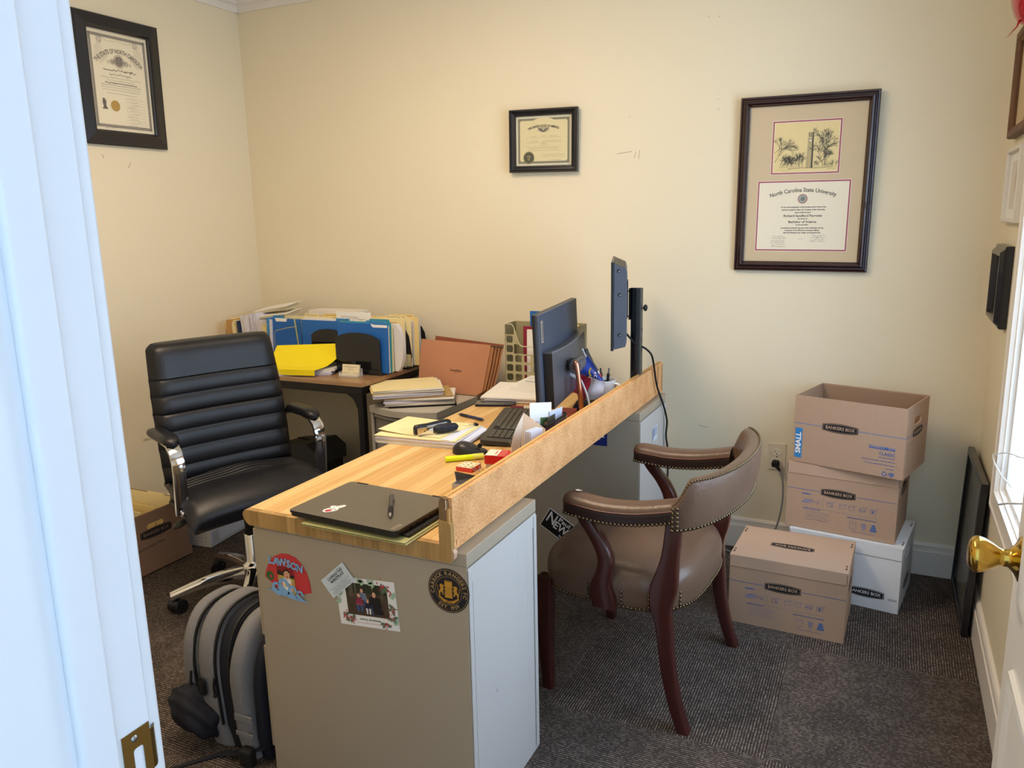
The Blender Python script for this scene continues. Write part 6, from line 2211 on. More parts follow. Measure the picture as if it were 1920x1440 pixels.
def pen(name, label, a, b, r, barrel, tip, clip=True, z=0.0, grip=None, button=True):
    """ballpoint from the button end a to the tip b (world xy), lying at height z"""
    A, B = Vector((*a, 0)), Vector((*b, 0))
    L_ = (B - A).length
    o = thing(name, label, 'pen', (A.x, A.y, z), math.degrees(math.atan2(B.y - A.y, B.x - A.x)))
    Mx = T(0, 0, r) @ R('Y', 90)
    mb = MB()
    mb.lathe([(0, 0.008), (r * 0.85, 0.009), (r, 0.013), (r, L_ * 0.55), (r * 0.92, L_ * 0.60)], barrel, Mx, 14, caps=False)
    mb.build('barrel', o)
    mb = MB()
    mb.lathe([(r * 0.92, L_ * 0.60), (r * 1.06, L_ * 0.64), (r * 1.06, L_ * 0.86), (r * 0.80, L_ * 0.90)], grip or RUBBER, Mx, 14, caps=False)
    mb.build('grip', o)
    mb = MB()
    mb.lathe([(r * 0.80, L_ * 0.90), (r * 0.35, L_ * 0.975), (r * 0.12, L_)], tip, Mx, 12)
    mb.build('tip', o)
    if button:
        mb = MB()
        mb.lathe([(0, 0), (r * 0.45, 0.0005), (r * 0.45, 0.010)], tip, Mx, 10)
        mb.build('button', o)
    if clip:
        mb = MB()
        mb.box((0.030, r * 0.9, r * 1.55), (0.042, 0.0035, 0.0018), barrel, bev=0.0008)
        mb.box((0.012, r * 0.7, r * 1.45), (0.006, 0.0035, 0.0040), barrel, bev=0.0008)
        mb.build('clip', o)
    return o


GPEN = mat('charcoal pen barrel', '3C3B3C', 0.3, 0.2, var=0.05)
pen('ballpoint_pen', 'black ballpoint pen with silver tip lying on the closed laptop', (-1.050, 1.500), (-0.970, 1.375), 0.0055, GPEN, STEEL, z=DZ + 0.0278)
pen('ballpoint_pen', 'blue ballpoint pen lying left of the keyboard', (-1.226, 2.322), (-1.355, 2.368), 0.0052, mat('clear navy pen', '2B3260', 0.2, var=0.1), STEEL, z=DZ, grip=mat('navy grip', '1C2236', 0.5))

# papers with the heavy stapler
o, z3 = sheet_stack('paper_stack', 'thick paper stack with cream folder under the stapler, at the left counter edge', (-1.292, 2.078, DZ), 3.5, 0.285, 0.205,
                    [(0.012, PAPER2, 0, 0, 0), (0.010, LILAC, -0.002, 0.0, 0.6), (0.003, MANILA2, -0.004, 0, 0.8)], seed=15, jit=0.006)
mb = MB()      # blue-white sheaf curling at the right end, with a binder clip
rings = []
for k in range(7):
    t = k / 6
    rings.append([(0.085 + 0.068 * t, -0.100 + 0.0 * t, 0.026 - 0.016 * t ** 2 + 0.004 * sin(pi * t)), (0.092 + 0.066 * t, 0.100, 0.026 - 0.012 * t ** 2), (0.092 + 0.066 * t, 0.100, 0.020 - 0.014 * t ** 2), (0.085 + 0.068 * t, -0.100, 0.019 - 0.016 * t ** 2)])
mb.loft(rings, mat('cool white paper', 'D4DCF0', 0.7, var=0.06, scale=300), smooth=False)
mb.build('sheaf', o)


def binder_clip(label, loc, rot, s=1.0, up=True):
    o = thing('binder_clip', label, 'binder clip', loc, rot=rot)
    mb = MB()
    w2 = 0.012 * s
    mb.prism([(-0.006 * s, 0), (0.006 * s, 0), (0.0012 * s, 0.011 * s), (-0.0012 * s, 0.011 * s)], -w2, w2, RUBBER, FRONT)
    mb.build('body', o)
    for q in (-1, 1):
        mb = MB()
        h_ = 0.026 * s
        mb.tube([(-0.008 * s, q * 0.0015 * s, 0.009 * s), (-0.0035 * s, q * 0.004 * s, 0.020 * s), (-0.004 * s, q * 0.0065 * s, h_), (0, q * 0.007 * s, h_ + 0.003 * s), (0.004 * s, q * 0.0065 * s, h_), (0.0035 * s, q * 0.004 * s, 0.020 * s), (0.008 * s, q * 0.0015 * s, 0.009 * s)], 0.0007, STEEL, R('Z', 90), n=6)
        mb.build('handle', o)
    return o


binder_clip('black binder clip on the far right corner of the stapler papers', (-1.178, 2.178, DZ + 0.018), (rad(70), 0, rad(-40)), 1.2)
o = thing('cream_folder', 'top cream folder lying askew under the stapler', 'folder', (-1.312, 2.085, DZ + z3 + 0.0002), -1)
mb = MB()
mb.loft([[(-0.128 + 0.225 * t, -0.082 - 0.006 * sin(pi * t), 0.0008 + 0.006 * (1 - t) ** 3), (-0.140 + 0.275 * t, 0.105, 0.0008 + 0.002 * (1 - t) ** 3), (-0.140 + 0.275 * t, 0.105, 0.0018 + 0.002 * (1 - t) ** 3), (-0.128 + 0.225 * t, -0.082 - 0.006 * sin(pi * t), 0.0018 + 0.006 * (1 - t) ** 3)] for t in [k / 8 for k in range(9)]], MANILA2, smooth=False)
mb.scribble(-0.06, 0.02, 0.035, 0.003, GINK, R('Z', 55), 0.006, 3, 0.0008)
mb.scribble(0.09, 0.075, 0.04, 0.002, GINK, I4, 0.0025, 4, 0.0008)
mb.build('cover', o)

# stapler on its side, jaws open
SZ = DZ + z3 + 0.0035
o = thing('stapler', 'heavy black and chrome stapler lying on its side with open jaws', 'stapler', (-1.262, 2.035, SZ), 58)
o.scale = (0.82, 0.82, 0.82)
mb = MB()
mb.loft([[(x, yc - w2, 0.001), (x, yc + w2, 0.001), (x, yc + w2, h2 * 0.8), (x, yc + w2 * 0.5, h2), (x, yc - w2 * 0.5, h2), (x, yc - w2, h2 * 0.8)] for x, yc, w2, h2 in
         ((-0.062, 0.022, 0.008, 0.028), (-0.056, 0.023, 0.013, 0.034), (-0.030, 0.025, 0.012, 0.034), (0.0, 0.031, 0.009, 0.032), (0.040, 0.040, 0.010, 0.032), (0.080, 0.047, 0.012, 0.032), (0.100, 0.048, 0.012, 0.030), (0.108, 0.047, 0.007, 0.024))], BLACKP, smooth=True)
mb.build('handle', o)
mb = MB()
mb.box((-0.010, 0.004, 0.016), (0.088, 0.012, 0.020), STEEL, R('Z', 4), bev=0.002)
mb.box((0.035, 0.014, 0.018), (0.090, 0.006, 0.018), CHROME, R('Z', 6), bev=0.001)
mb.box((-0.054, 0.003, 0.016), (0.004, 0.012, 0.018), mat('copper staples', 'B4744A', 0.35, 0.8), R('Z', 4))
mb.build('magazine', o)
mb = MB()
mb.box((-0.028, -0.018, 0.016), (0.060, 0.005, 0.026), CHROME, R('Z', -10), bev=0.001)
mb.disc(0.0, 0.0, 0.002, RUBBER, T(-0.035, -0.0178, 0.016) @ R('Z', -10) @ FRONT, 0.0005, n=10)
mb.build('anvil_plate', o)
mb = MB()
rings = []
for k in range(13):
    t = k / 12
    e = max(0.25, sidefall(t, 5))
    x = 0.0 + 0.100 * t
    yc = -0.020 - 0.010 * t
    rings.append([(x, yc + 0.016 * e * cos(2 * pi * q / 12) * (1 + 0.06 * sin(22 * t)), 0.018 + 0.017 * e * sin(2 * pi * q / 12)) for q in range(12)])
mb.loft(rings, mat('navy black rubber grip', '161A28', 0.5, var=0.2, scale=40))
mb.build('grip', o)

# keyboard
KBM = mat('dark keyboard body', '302E2B', 0.42, var=0.05)
KEY = mat('keyboard key', '45423C', 0.45, var=0.08, scale=200)
kb_a = math.degrees(math.atan2(2.476 - 2.034, -1.205 + 1.083)) 
o = thing('keyboard', 'black slim wireless keyboard in front of the monitor', 'keyboard', (-1.090, 2.275, DZ), kb_a - 180)
# local: x along length (towards the camera end = +), y across; near-left edge = typist side
L_, Wd = 0.435, 0.145
Mk_ = R('X', -3.2)
mb = MB()
mb.prism(rrect(L_, Wd, 0.022), 0.003, 0.016, KBM, Mk_)
for s in (-1, 1):
    mb.box((s * 0.17, Wd / 2 - 0.02, 0.004), (0.03, 0.014, 0.012), KBM)
mb.build('body', o)
mb = MB()
r = random.Random(2)
rows_k = [(-0.044, [1] * 15), (-0.026, [1] * 13 + [2]), (-0.008, [1.5] + [1] * 12 + [1.5]), (0.010, [1.75] + [1] * 11 + [2.25]), (0.028, [2.25] + [1] * 10 + [2.75]), (0.046, [1.25, 1.25, 1.25, 6.0, 1.25, 1.25, 1.25])]
def keyrow(x0, yy, widths, pitch=0.0178):
    x = x0
    for w_ in widths:
        mb.prism(rrect(w_ * pitch - 0.0022, 0.0152, 0.002, 2, x + w_ * pitch / 2, yy), 0.016, 0.0185, KEY, Mk_)
        x += w_ * pitch
mb.prism(rrect(0.290, 0.112, 0.004, 2, -L_ / 2 + 0.160, 0), 0.0155, 0.0162, RUBBER, Mk_)  # black sheet under the keys, darkening the recess between them
mb.prism(rrect(0.092, 0.112, 0.004, 2, L_ / 2 - 0.083, 0), 0.0155, 0.0162, RUBBER, Mk_)
# mirrored so that the function row sits away from the typist (towards the monitor)
for yy, wd_ in rows_k:
    keyrow(-L_ / 2 + 0.028, -yy, wd_)
for k, yy in enumerate((-0.044, -0.026, -0.008, 0.010, 0.028, 0.046)):
    keyrow(L_ / 2 - 0.128 + 0.002, -yy, [1] * 5 if k != 3 else [0, 1, 1, 1, 1, 1][1:], 0.0172)
mb.build('keys', o)

# mouse, highlighter, sticky notes, marker, phone
o = thing('computer_mouse', 'black wireless mouse between the papers and the highlighter', 'mouse', (-1.093, 1.975, DZ), 18)
mb = MB()
rings = []
for k in range(17):
    t = k / 16
    x = -0.052 + 0.104 * t
    e = max(0.06, (1 - abs(2 * t - 1) ** 2.6)) ** 0.5
    hh = 0.037 * (sin(pi * min(1, (t + 0.12) ** 0.75)) ** 0.6 if t < 0.98 else 0.3) * (1.0 - 0.35 * t)
    hh = max(hh, 0.012)
    ring = []
    for q in range(20):
        a = 2 * pi * q / 20
        ca, sa = cos(a), sin(a)
        yy = 0.031 * e * math.copysign(abs(ca) ** 0.8, ca) * (1 + 0.05 * (sa > 0))
        zz = 0.002 + (hh * e ** 0.5 * abs(sa) ** 0.75 if sa > 0 else 0)
        ring.append((x, yy, zz))
    rings.append(ring)
mb.loft(rings, mat('black mouse plastic', '1E1E1F', 0.38, var=0.05))
mb.build('shell', o)
mb = MB()
mb.cyl((0.030, -0.003, 0.0225), (0.030, 0.003, 0.0225), 0.007, RUBBER, n=14)
mb.build('scroll_wheel', o)
o = thing('highlighter', 'fluorescent yellow highlighter lying beside the mouse', 'highlighter', (-1.115, 1.866, DZ), 39)
HY = mat('fluorescent yellow plastic', 'D9EC00', 0.35, var=0.02)
HY2 = mat('pale yellow cap', 'DDE060', 0.35, var=0.03)
Mh = T(0, 0, 0.0085) @ R('Y', 90)
mb = MB()
mb.lathe([(0, 0), (0.0078, 0.0005), (0.0082, 0.004), (0.0082, 0.080), (0, 0.080)], HY, Mh, 20, caps=False)
mb.build('barrel', o)
mb = MB()
mb.lathe([(0.0084, 0.080), (0.0086, 0.083), (0.0072, 0.108), (0.0062, 0.113), (0.0035, 0.114), (0.0030, 0.118), (0, 0.118)], HY2, Mh, 20, caps=False)
mb.box((0.098, 0.0, 0.0165), (0.030, 0.004, 0.0018), HY2, bev=0.0006)
mb.build('cap', o)
o = thing('sticky_note_pad', 'small red sticky note pad with patterned cream top sheet', 'note pad', (-1.022, 1.834, DZ), -3)
mb = MB()
for k in range(5):
    mb.box((0, 0, 0.0012 + 0.0024 * k), (0.050 - 0.0004 * (k % 2), 0.050, 0.00225), mat('coral red note edge', 'D6483A', 0.6, var=0.05))
mb.rect(0, 0, 0.0495, 0.0495, mat('cream note', 'EFE3C0', 0.7), I4, 0.0122)
for k in range(9):
    x, y = (-0.016 + 0.016 * (k % 3), -0.016 + 0.016 * (k // 3))
    mb.disc(x, y, 0.004, (MRED, INK, SAGE)[k % 3], I4, 0.0125, n=6, ry=0.0022)
    mb.stroke([(x - 0.006, y - 0.004), (x + 0.006, y - 0.003)], 0.0007, GINK, I4, 0.0125)
mb.build('pad', o)
o = thing('marker_pen', 'maroon-capped white permanent marker behind the keyboard', 'marker', (-1.222, 2.528, DZ), 8)
Mh = T(0, 0, 0.0062) @ R('Y', 90)
mb = MB().lathe([(0.0030, 0.0), (0.0040, 0.006), (0.0055, 0.010), (0.0062, 0.050), (0.0, 0.050)], mat('maroon cap plastic', '6A1A34', 0.35), Mh, 16)
mb.build('cap', o)
mb = MB().lathe([(0.0058, 0.050), (0.0060, 0.125), (0.0045, 0.134), (0, 0.135)], mat('marker grey white', 'BDBBB8', 0.4), Mh, 16)
mb.text('Sharpie', 0.009, INK, T(0.085, 0, 0.0125), lean=0.25)
mb.build('barrel', o)
o = thing('smartphone', 'dark smartphone lying flat near the far left of the counter', 'phone', (-1.303, 2.565, DZ), 20)
mb = MB()
mb.prism(rrect(0.150, 0.074, 0.010), 0.0, 0.0078, mat('navy phone case', '1A1E2C', 0.45))
mb.prism(rrect(0.146, 0.070, 0.009), 0.0078, 0.0084, mat('phone glass', '33322E', 0.12, coat=0.4))
mb.build('body', o)

# far paper stack
o, z4 = sheet_stack('paper_stack', 'tall stack of white papers near the file holder at the far end', (-1.285, 2.735, DZ), 12, 0.235, 0.285,
                    [(0.010, PAPER2, 0.0, 0, 0), (0.003, LILAC, 0.006, 0, 3), (0.010, PAPER, 0.0, 0.0, -1)], seed=25, jit=0.008)
o = thing('printed_letter', 'printed letter with a small binder clip on top of the far paper stack', 'papers', (-1.245, 2.775, DZ + z4 + 0.004), -14)
Mq = R('X', 5)
mb = MB()
for k in range(4):
    mb.box((0.002 * k, 0.001 * k, 0.0012 * k), (0.21, 0.27, 0.0009), PAPER, Mq @ R('Z', 3 * (k - 2)))
mb.scribble(-0.055, 0.105, 0.060, 0.005, INK, Mq @ R('Z', 3), 0.0046, 1, 0.0015, 0.004)
mb.scribble(-0.065, 0.090, 0.030, 0.003, GINK, Mq @ R('Z', 3), 0.0046, 2, 0.0008)
for k in range(9):
    mb.scribble(0.0, 0.070 - 0.018 * k, 0.16 - 0.02 * (k % 3), 0.0018, GINK, Mq @ R('Z', 3), 0.0046, 3 + k, 0.0009)
mb.rect(-0.05, 0.055, 0.05, 0.004, BINK, Mq @ R('Z', 3), 0.0048)
mb.build('sheets', o)
binder_clip('small black binder clip on the printed letter', (-1.225, 2.895, DZ + z4 + 0.018), (rad(75), 0, rad(-14)), 0.9)

# magazine holder
OLIVE = mat('sage beige plastic', 'AEA684', 0.45, var=0.02)
OLIVE2 = mat('sage beige inner', 'A29A78', 0.5, var=0.02)
o = thing('file_holder', 'sage beige plastic magazine holder with square holes behind the monitor', 'file holder', (-1.285, 3.005, DZ), 0)
mb = MB()
HL, HD, HH = 0.325, 0.105, 0.250
pitch = 0.0405
cells = []
for i in range(8):
    for j in range(6):
        cells.append((i, j))
def top_at(x):
    """cut-away upper edge of the side panel"""
    if x < -HL / 2 + 0.030:
        return HH
    t = min(1, (x + HL / 2 - 0.030) / 0.045)
    return HH - 0.092 * (t * t * (3 - 2 * t))
for (i, j) in cells:
    cx, cy = -HL / 2 + pitch * (i + 0.5), 0.004 + pitch * (j + 0.5)
    if i == 1 and j >= 4:
        continue
    if cy + pitch / 2 <= min(top_at(cx - pitch / 2), top_at(cx + pitch / 2)) + 0.006:
        plate_hole(pitch, pitch, rrect(pitch - 0.011, pitch - 0.011, 0.007, 4, cx, cy), OLIVE, mb, T(0, -HD / 2, 0) @ FRONT, 0.0022, cx, cy)
xs_ = [-HL / 2 + 0.0405 + k * 0.006 for k in range(8)]
mb.prism([(-HL / 2 + 0.0405, 4 * pitch + 0.004)] + [(xs_[-1], 4 * pitch + 0.004)] + [(x, max(top_at(x), 4 * pitch + 0.0045)) for x in xs_[::-1]], -0.0022, 0, OLIVE, T(0, -HD / 2, 0) @ FRONT)
mb.prism([(-HL / 2, 0), (HL / 2, 0), (HL / 2, 0.004), (-HL / 2, 0.004)], -0.0022, 0, OLIVE, T(0, -HD / 2, 0) @ FRONT)
mb.box((0, HD / 2, HH / 2), (HL, 0.0022, HH), OLIVE2)
mb.box((-HL / 2, 0, HH / 2), (0.0022, HD, HH), OLIVE2)
mb.box((HL / 2, 0, 0.125), (0.0022, HD, 0.25), OLIVE2)
mb.box((0, 0, 0.0015), (HL, HD, 0.003), OLIVE2)
edge_ = [(x, -HD / 2 - 0.0005, top_at(x)) for x in [-HL / 2 + 0.006 * k for k in range(int(HL / 0.006))]]
mb.tube(edge_, 0.0022, mat('sage beige rim', 'C9C2A2', 0.4), n=6)
mb.build('holder', o)
for k, (dx, dy, h_, w_, m, lab) in enumerate(((0.035, -0.030, 0.222, 0.215, PAPER, 'white printed booklet foremost in the sage file holder'), (0.020, -0.012, 0.232, 0.235, mat('crimson folder', '8C1F3C', 0.6), 'crimson folder in the sage file holder'),
                                              (0.045, 0.008, 0.246, 0.20, MANILA2, 'pale folder rearmost in the sage file holder'))):
    f = thing('file_folder', lab, 'folder', (-1.285 + dx, 3.005 + dy, DZ + 0.0045))
    mb = MB()
    mb.box((0, 0, h_ / 2), (w_, 0.010, h_), m, R('X', -2))
    if k == 0:
        mb.rect(0.01, h_ - 0.055, 0.05, 0.018, INK, T(0, -0.0055, 0) @ FRONT, 0.0025)
        mb.scribble(0.0, h_ - 0.020, 0.11, 0.004, INK, T(0, -0.0055, 0) @ FRONT, 0.008, 4, 0.0012)
        mb.scribble(0.0, h_ - 0.090, 0.10, 0.003, GINK, T(0, -0.0055, 0) @ FRONT, 0.006, 5, 0.001)
    mb.build('cover', f)
binder_clip('black binder clip on the booklet in the sage file holder', (-1.245, 2.968, DZ + 0.150), (rad(80), 0, 0), 1.0)
f = thing('file_folder', 'blue folder edge peeking above the monitor, in the file holder', 'folder', (-1.265, 3.030, DZ + 0.0045))
MB().box((0.0, 0, 0.147), (0.20, 0.004, 0.294), FBLUE).build('cover', f)

# monitor with copper pipe stand
MONB = mat('monitor back blue grey', '474E5C', 0.42, var=0.04, scale=4)
MONF = mat('monitor housing grey', '505157', 0.4, var=0.04, scale=5)
MONE = mat('monitor black edge', '16171B', 0.35, var=0.05)
SCR = mat('dark screen', '0C0E12', 0.08, var=0.0, coat=0.5)
mdir = Vector((-0.148, 0.989, 0)).normalized()
ang = math.degrees(math.atan2(mdir.y, mdir.x))
o = thing('computer_monitor', 'dark widescreen monitor seen from behind, carried by a copper pipe stand', 'monitor', (-0.975, 2.235, DZ), ang)
# local x = along the panel away from the camera, -y = towards the visitor (back of the screen)
Zb, Zt = 0.073, 0.385
Mm = T(0, 0, 0) @ R('X', -2.2)
ML = 0.555
mb = MB()
mb.box((ML / 2, 0.006, (Zb + Zt) / 2), (ML, 0.012, Zt - Zb), MONE, Mm, bev=0.002)
mb.box((ML / 2 + 0.001, -0.004, (Zb + Zt) / 2), (ML - 0.004, 0.012, Zt - Zb - 0.003), MONB, Mm, bev=0.002)
mb.rect(0.036, (Zb + Zt) / 2 + 0.098, 0.026, 0.070, mat('badge beige', 'B7A794', 0.4, 0.3), Mm @ T(0, -0.010, 0) @ FRONT, 0.0006)
mb.text('Lenovo', 0.019, INK, Mm @ T(0.036, -0.010, (Zb + Zt) / 2 + 0.098) @ FRONT @ R('Z', 90), width=0.056, z=0.0010, bold=0.0004)
mb.scribble(ML * 0.55, Zt - 0.022, 0.05, 0.003, MONE, Mm @ T(0, -0.010, 0) @ FRONT, 0.0006, 2, 0.001)
mb.build('panel', o)
mb = MB()
mb.rect(ML / 2, (Zb + Zt) / 2, ML - 0.016, Zt - Zb - 0.02, SCR, Mm @ T(ML, 0.0125, 0) @ R('Z', 180) @ FRONT, 0.0003)
mb.build('screen', o)
mb = MB()
# rear housing with a softly bowed top
h0, h1 = Zb + 0.004, 0.262
topc = [(0.032 + (ML - 0.05) * k / 12, h1 - 0.010 * sin(pi * k / 12)) for k in range(13)]
mb.prism([(0.032, h0), (ML - 0.018, h0)] + topc[::-1], 0.010, 0.040, MONF, Mm @ FRONT)
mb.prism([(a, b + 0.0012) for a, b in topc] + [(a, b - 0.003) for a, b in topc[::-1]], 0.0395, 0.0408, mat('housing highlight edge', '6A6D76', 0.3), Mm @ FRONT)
mb.rect(0.020, 0, 0.002, 0.002, MONE, Mm @ FRONT, 0.011)
mb.rect(0.0320, 0, 0.0, 0.0, MONE, Mm) if False else None
mb.box((0.0315, -0.026, (h0 + h1) / 2 - 0.002), (0.003, 0.029, h1 - h0 - 0.006), MONE, Mm)
mb.box((ML * 0.62, -0.0405, 0.165), (0.022, 0.002, 0.055), MONE, Mm)
mb.build('rear_housing', o)
COPPER = mat('copper pipe', 'C88F76', 0.24, 1.0, var=0.12, scale=20)
mb = MB()
cap_ = rrect(0.040, 0.046, 0.018, 5)
mb.loft([[(x, -0.066 + a * e, 0.186 + b * e) for a, b in cap_] for x, e in ((0.205, 0.92), (0.209, 1.0), (0.295, 1.0), (0.299, 0.94))], mat('dark grey hub', '56565A', 0.4), smooth=True)
mb.box((0.25, -0.045, 0.186), (0.05, 0.02, 0.035), BLACKM)
mb.build('stand_hub', o)
mb = MB()
pp_ = smooth_path([(0.215, -0.068, 0.186), (0.190, -0.070, 0.186), (0.180, -0.074, 0.205), (0.178, -0.080, 0.185), (0.182, -0.088, 0.10), (0.184, -0.092, 0.055), (0.186, -0.094, 0.004)], 6)
mb.tube(pp_, 0.0085, COPPER, n=16)
mb.build('copper_pipe', o)
mb = MB().prism(rrect(0.050, 0.050, 0.02, 4, 0.186, -0.094), 0.0, 0.006, BLACKM)
mb.build('base_plate', o)
o = thing('usb_cable', 'white cable looping from the monitor down behind the rail', 'cable', (-0.86, 2.25, DZ))
def UW(x, y, z):
    return (x + 0.86, y - 2.25, z - DZ)
mb = MB()
mb.tube(smooth_path([UW(-0.962, 2.515, 0.862), UW(-0.945, 2.512, 0.855), UW(-0.925, 2.49, 0.838), UW(-0.905, 2.47, 0.812), UW(-0.893, 2.46, 0.775), UW(-0.89, 2.45, 0.731)], 7), 0.0036, mat('white cable', 'DCDCDE', 0.4), n=8)
mb.build('cable', o)
mb = MB().cyl(UW(-0.985, 2.515, 0.870), UW(-0.958, 2.515, 0.860), 0.0065, mat('white plug', 'D3D0D2', 0.4), n=12)
mb.build('plug', o)

# second monitor on a black pole
o = thing('mounted_monitor', 'black monitor seen edge-on, bolted high on the black pole', 'monitor', (-0.860, 2.62, 0.945), math.degrees(math.atan2(0.954, -0.300)))
# local x runs along the panel away from the camera, -y = towards the pole (its back)
mb = MB()
W_2 = 0.46
mb.box((W_2 / 2, 0.006, 0.152), (W_2, 0.010, 0.310), MONE, bev=0.0015)
mb.build('screen_frame', o)
mb = MB()
mb.loft([[(x0, y, z0) for x0, y, z0 in ((0.001 + i, -yy, 0.002 + dz0), (W_2 - 0.001 - i, -yy, 0.002 + dz0), (W_2 - 0.001 - i, -yy, 0.303 - dz1), (0.001 + i, -yy, 0.303 - dz1))] for yy, i, dz0, dz1 in ((0.0, 0, 0, 0), (0.040, 0.001, 0.010, 0.018), (0.045, 0.010, 0.03, 0.034))], MONB, smooth=False)
mb.add([(0.002, -0.0002, 0.3034), (W_2 - 0.002, -0.0002, 0.3034), (W_2 - 0.002, -0.040, 0.2856), (0.002, -0.040, 0.2856)], [(3, 2, 1, 0), (0, 1, 2, 3)], mat('ceiling sheen top', '6E675F', 0.4))  # taupe puts the ceiling's reflection into the top surface's colour
Mside = T(0.0005, 0, 0) @ LEFTSIDE
for a, b in ((0.016, 0.195), (0.016, 0.055), (0.012, 0.277)):
    mb.disc(a + 0.003, b, 0.0055, RUBBER, Mside, 0.0008, n=14, ry=0.0060)
    mb.disc(a + 0.005, b - 0.001, 0.003, mat('screw glint', '8A8D94', 0.3, 0.8), Mside, 0.0012, n=10, ry=0.0025)
mb.build('back_shell', o)
mb = MB().box((0.20, -0.047, 0.165), (0.10, 0.004, 0.13), BLACKM, bev=0.001)
mb.build('mount_plate', o)
px_, py_ = -0.808, 2.75
o = thing('monitor_pole', 'tall black pole stand with thumb knobs behind the rail', 'monitor stand', (px_, py_ + 0.0, DZ))
o.location = (-0.835, 2.80, DZ)
mb = MB()
PR = rrect(0.036, 0.030, 0.012, 5)
mb.prism(PR, 0.006, 0.425, mat('glossy black tube', '0C0D12', 0.22, coat=0.3), smooth=True)
mb.prism(rrect(0.012, 0.030, 0.001, 2, 0.0165, 0), 0.006, 0.424, mat('brushed dark face', '4A4B48', 0.4, 0.4))
for k in range(3):
    mb.disc(0, 0.36 - 0.062 * 0.62 * (k + 1) - 0.05, 0.0045, RUBBER, T(0.0227, 0, 0) @ RIGHTSIDE, 0.0005, n=12)
mb.build('pole', o)
mb = MB().lathe([(0, 0), (0.054, 0), (0.054, 0.006), (0.048, 0.014), (0.03, 0.020), (0, 0.020)], BLACKM, T(-0.050, 0.0, 0), 36, caps=False)
mb.build('base', o)
mb = MB()
mb.box((-0.0215, 0, 0.365), (0.006, 0.022, 0.115), BLACKM)
mb.build('bracket', o)
for zz in (0.412, 0.318):
    mb = MB()
    mb.cyl((-0.024, 0, zz), (-0.052, -0.006, zz), 0.003, STEEL)
    mb.ball((-0.038, -0.003, zz), 0.0115, BLACKM, n=12, s=(0.7, 1, 1))
    mb.build('thumb_knob', o)
mb = MB()
mb.cyl((0.018, 0, 0.352), (0.030, 0, 0.352), 0.004, STEEL)
mb.ball((0.036, 0, 0.352), 0.0125, BLACKM, n=12, s=(0.6, 1, 1))
mb.build('thumb_knob', o)
o = thing('monitor_cable', 'black cable from the pole monitor over the rail down the cabinet', 'cable', (-0.80, 2.95, 0.74))
mb = MB()
W2L = lambda x, y, z: (x + 0.80, y - 2.95, z - 0.74)
mb.tube(smooth_path([W2L(-0.868, 2.70, 1.03), W2L(-0.862, 2.74, 1.00), W2L(-0.846, 2.775, 0.965), W2L(-0.830, 2.785, 0.945), W2L(-0.805, 2.82, 0.925), W2L(-0.795, 2.87, 0.895), W2L(-0.794, 2.90, 0.860), W2L(-0.793, 2.92, 0.815), W2L(-0.790, 2.95, 0.75), W2L(-0.776, 2.985, 0.68), W2L(-0.770, 3.03, 0.60), W2L(-0.770, 3.02, 0.54), W2L(-0.770, 3.06, 0.46), W2L(-0.770, 3.06, 0.40), W2L(-0.768, 3.05, 0.30), W2L(-0.768, 3.06, 0.15), W2L(-0.76, 3.08, 0.006)], 8), 0.0038, RUBBER, n=8)
mb.build('cable', o)

# mug with pens and a small state flag
o = thing('mug', 'white mug used as a pen cup behind the rail', 'mug', (-0.921, 2.685, DZ))
mb = MB()
MUGW = mat('white glazed ceramic', 'DDE2E6', 0.2, var=0.01, coat=0.3)
mb.lathe([(0, 0.002), (0.034, 0.0), (0.041, 0.006), (0.046, 0.05), (0.0475, 0.100), (0.0450, 0.100), (0.043, 0.05), (0.036, 0.010), (0, 0.009)], MUGW, n=40, caps=False)
for a, b in ((-0.01, 0.075), (-0.008, 0.045), (0.012, 0.03)):
    mb.ring(a, b, 0.004, 0.0058, mat('pale green print', 'B4D2A6', 0.5), T(0, -0.0472, 0) @ FRONT, 0.0006, n=12)
mb.build('cup', o)
mb = MB()
mb.tube([(0.042, -0.005, 0.086), (0.058, -0.008, 0.088), (0.074, -0.010, 0.076), (0.078, -0.010, 0.055), (0.066, -0.008, 0.034), (0.044, -0.004, 0.026)], 0.0058, MUGW, n=10, flat=(1.2, 0.8))
mb.build('handle', o)
mb = MB().lathe([(0, 0.088), (0.042, 0.088)], RUBBER, n=24, caps=False)  # flat dark disc across the mug just below its rim
mb.build('dark_disc', o)
for k, (dx, dy, tx, ty, h_, rr_, m1, m2, lab) in enumerate(((0.012, -0.004, 0.012, 0.0, 0.132, 0.0058, BLACKP, STEEL, 'black retractable pen upright in the white mug'),
                                                     (-0.004, 0.006, -0.010, 0.004, 0.128, 0.0050, mat('clear blue pen', '6E8E9E', 0.2), BLACKP, 'clear blue pen upright in the white mug'))):
    p = thing('pen', lab, 'pen', (-0.921 + dx, 2.685 + dy, DZ + 0.0105))
    mb = MB().cyl((0, 0, 0), (tx * 0.8, ty * 0.8, h_ * 0.85), rr_, m1, n=12)
    mb.build('barrel', p)
    mb = MB().cyl((tx * 0.8, ty * 0.8, h_ * 0.85), (tx, ty, h_), rr_ * 0.6, m2, n=10)
    mb.box((tx * 0.7 + rr_, ty * 0.7 - rr_, h_ * 0.75), (0.002, 0.004, 0.03), m2)
    mb.build('clip', p)
p = thing('desk_brush', 'slim dark brush leaning left out of the mug, with a red band', 'brush', (-0.905, 2.69, DZ + 0.0105))
mb = MB()
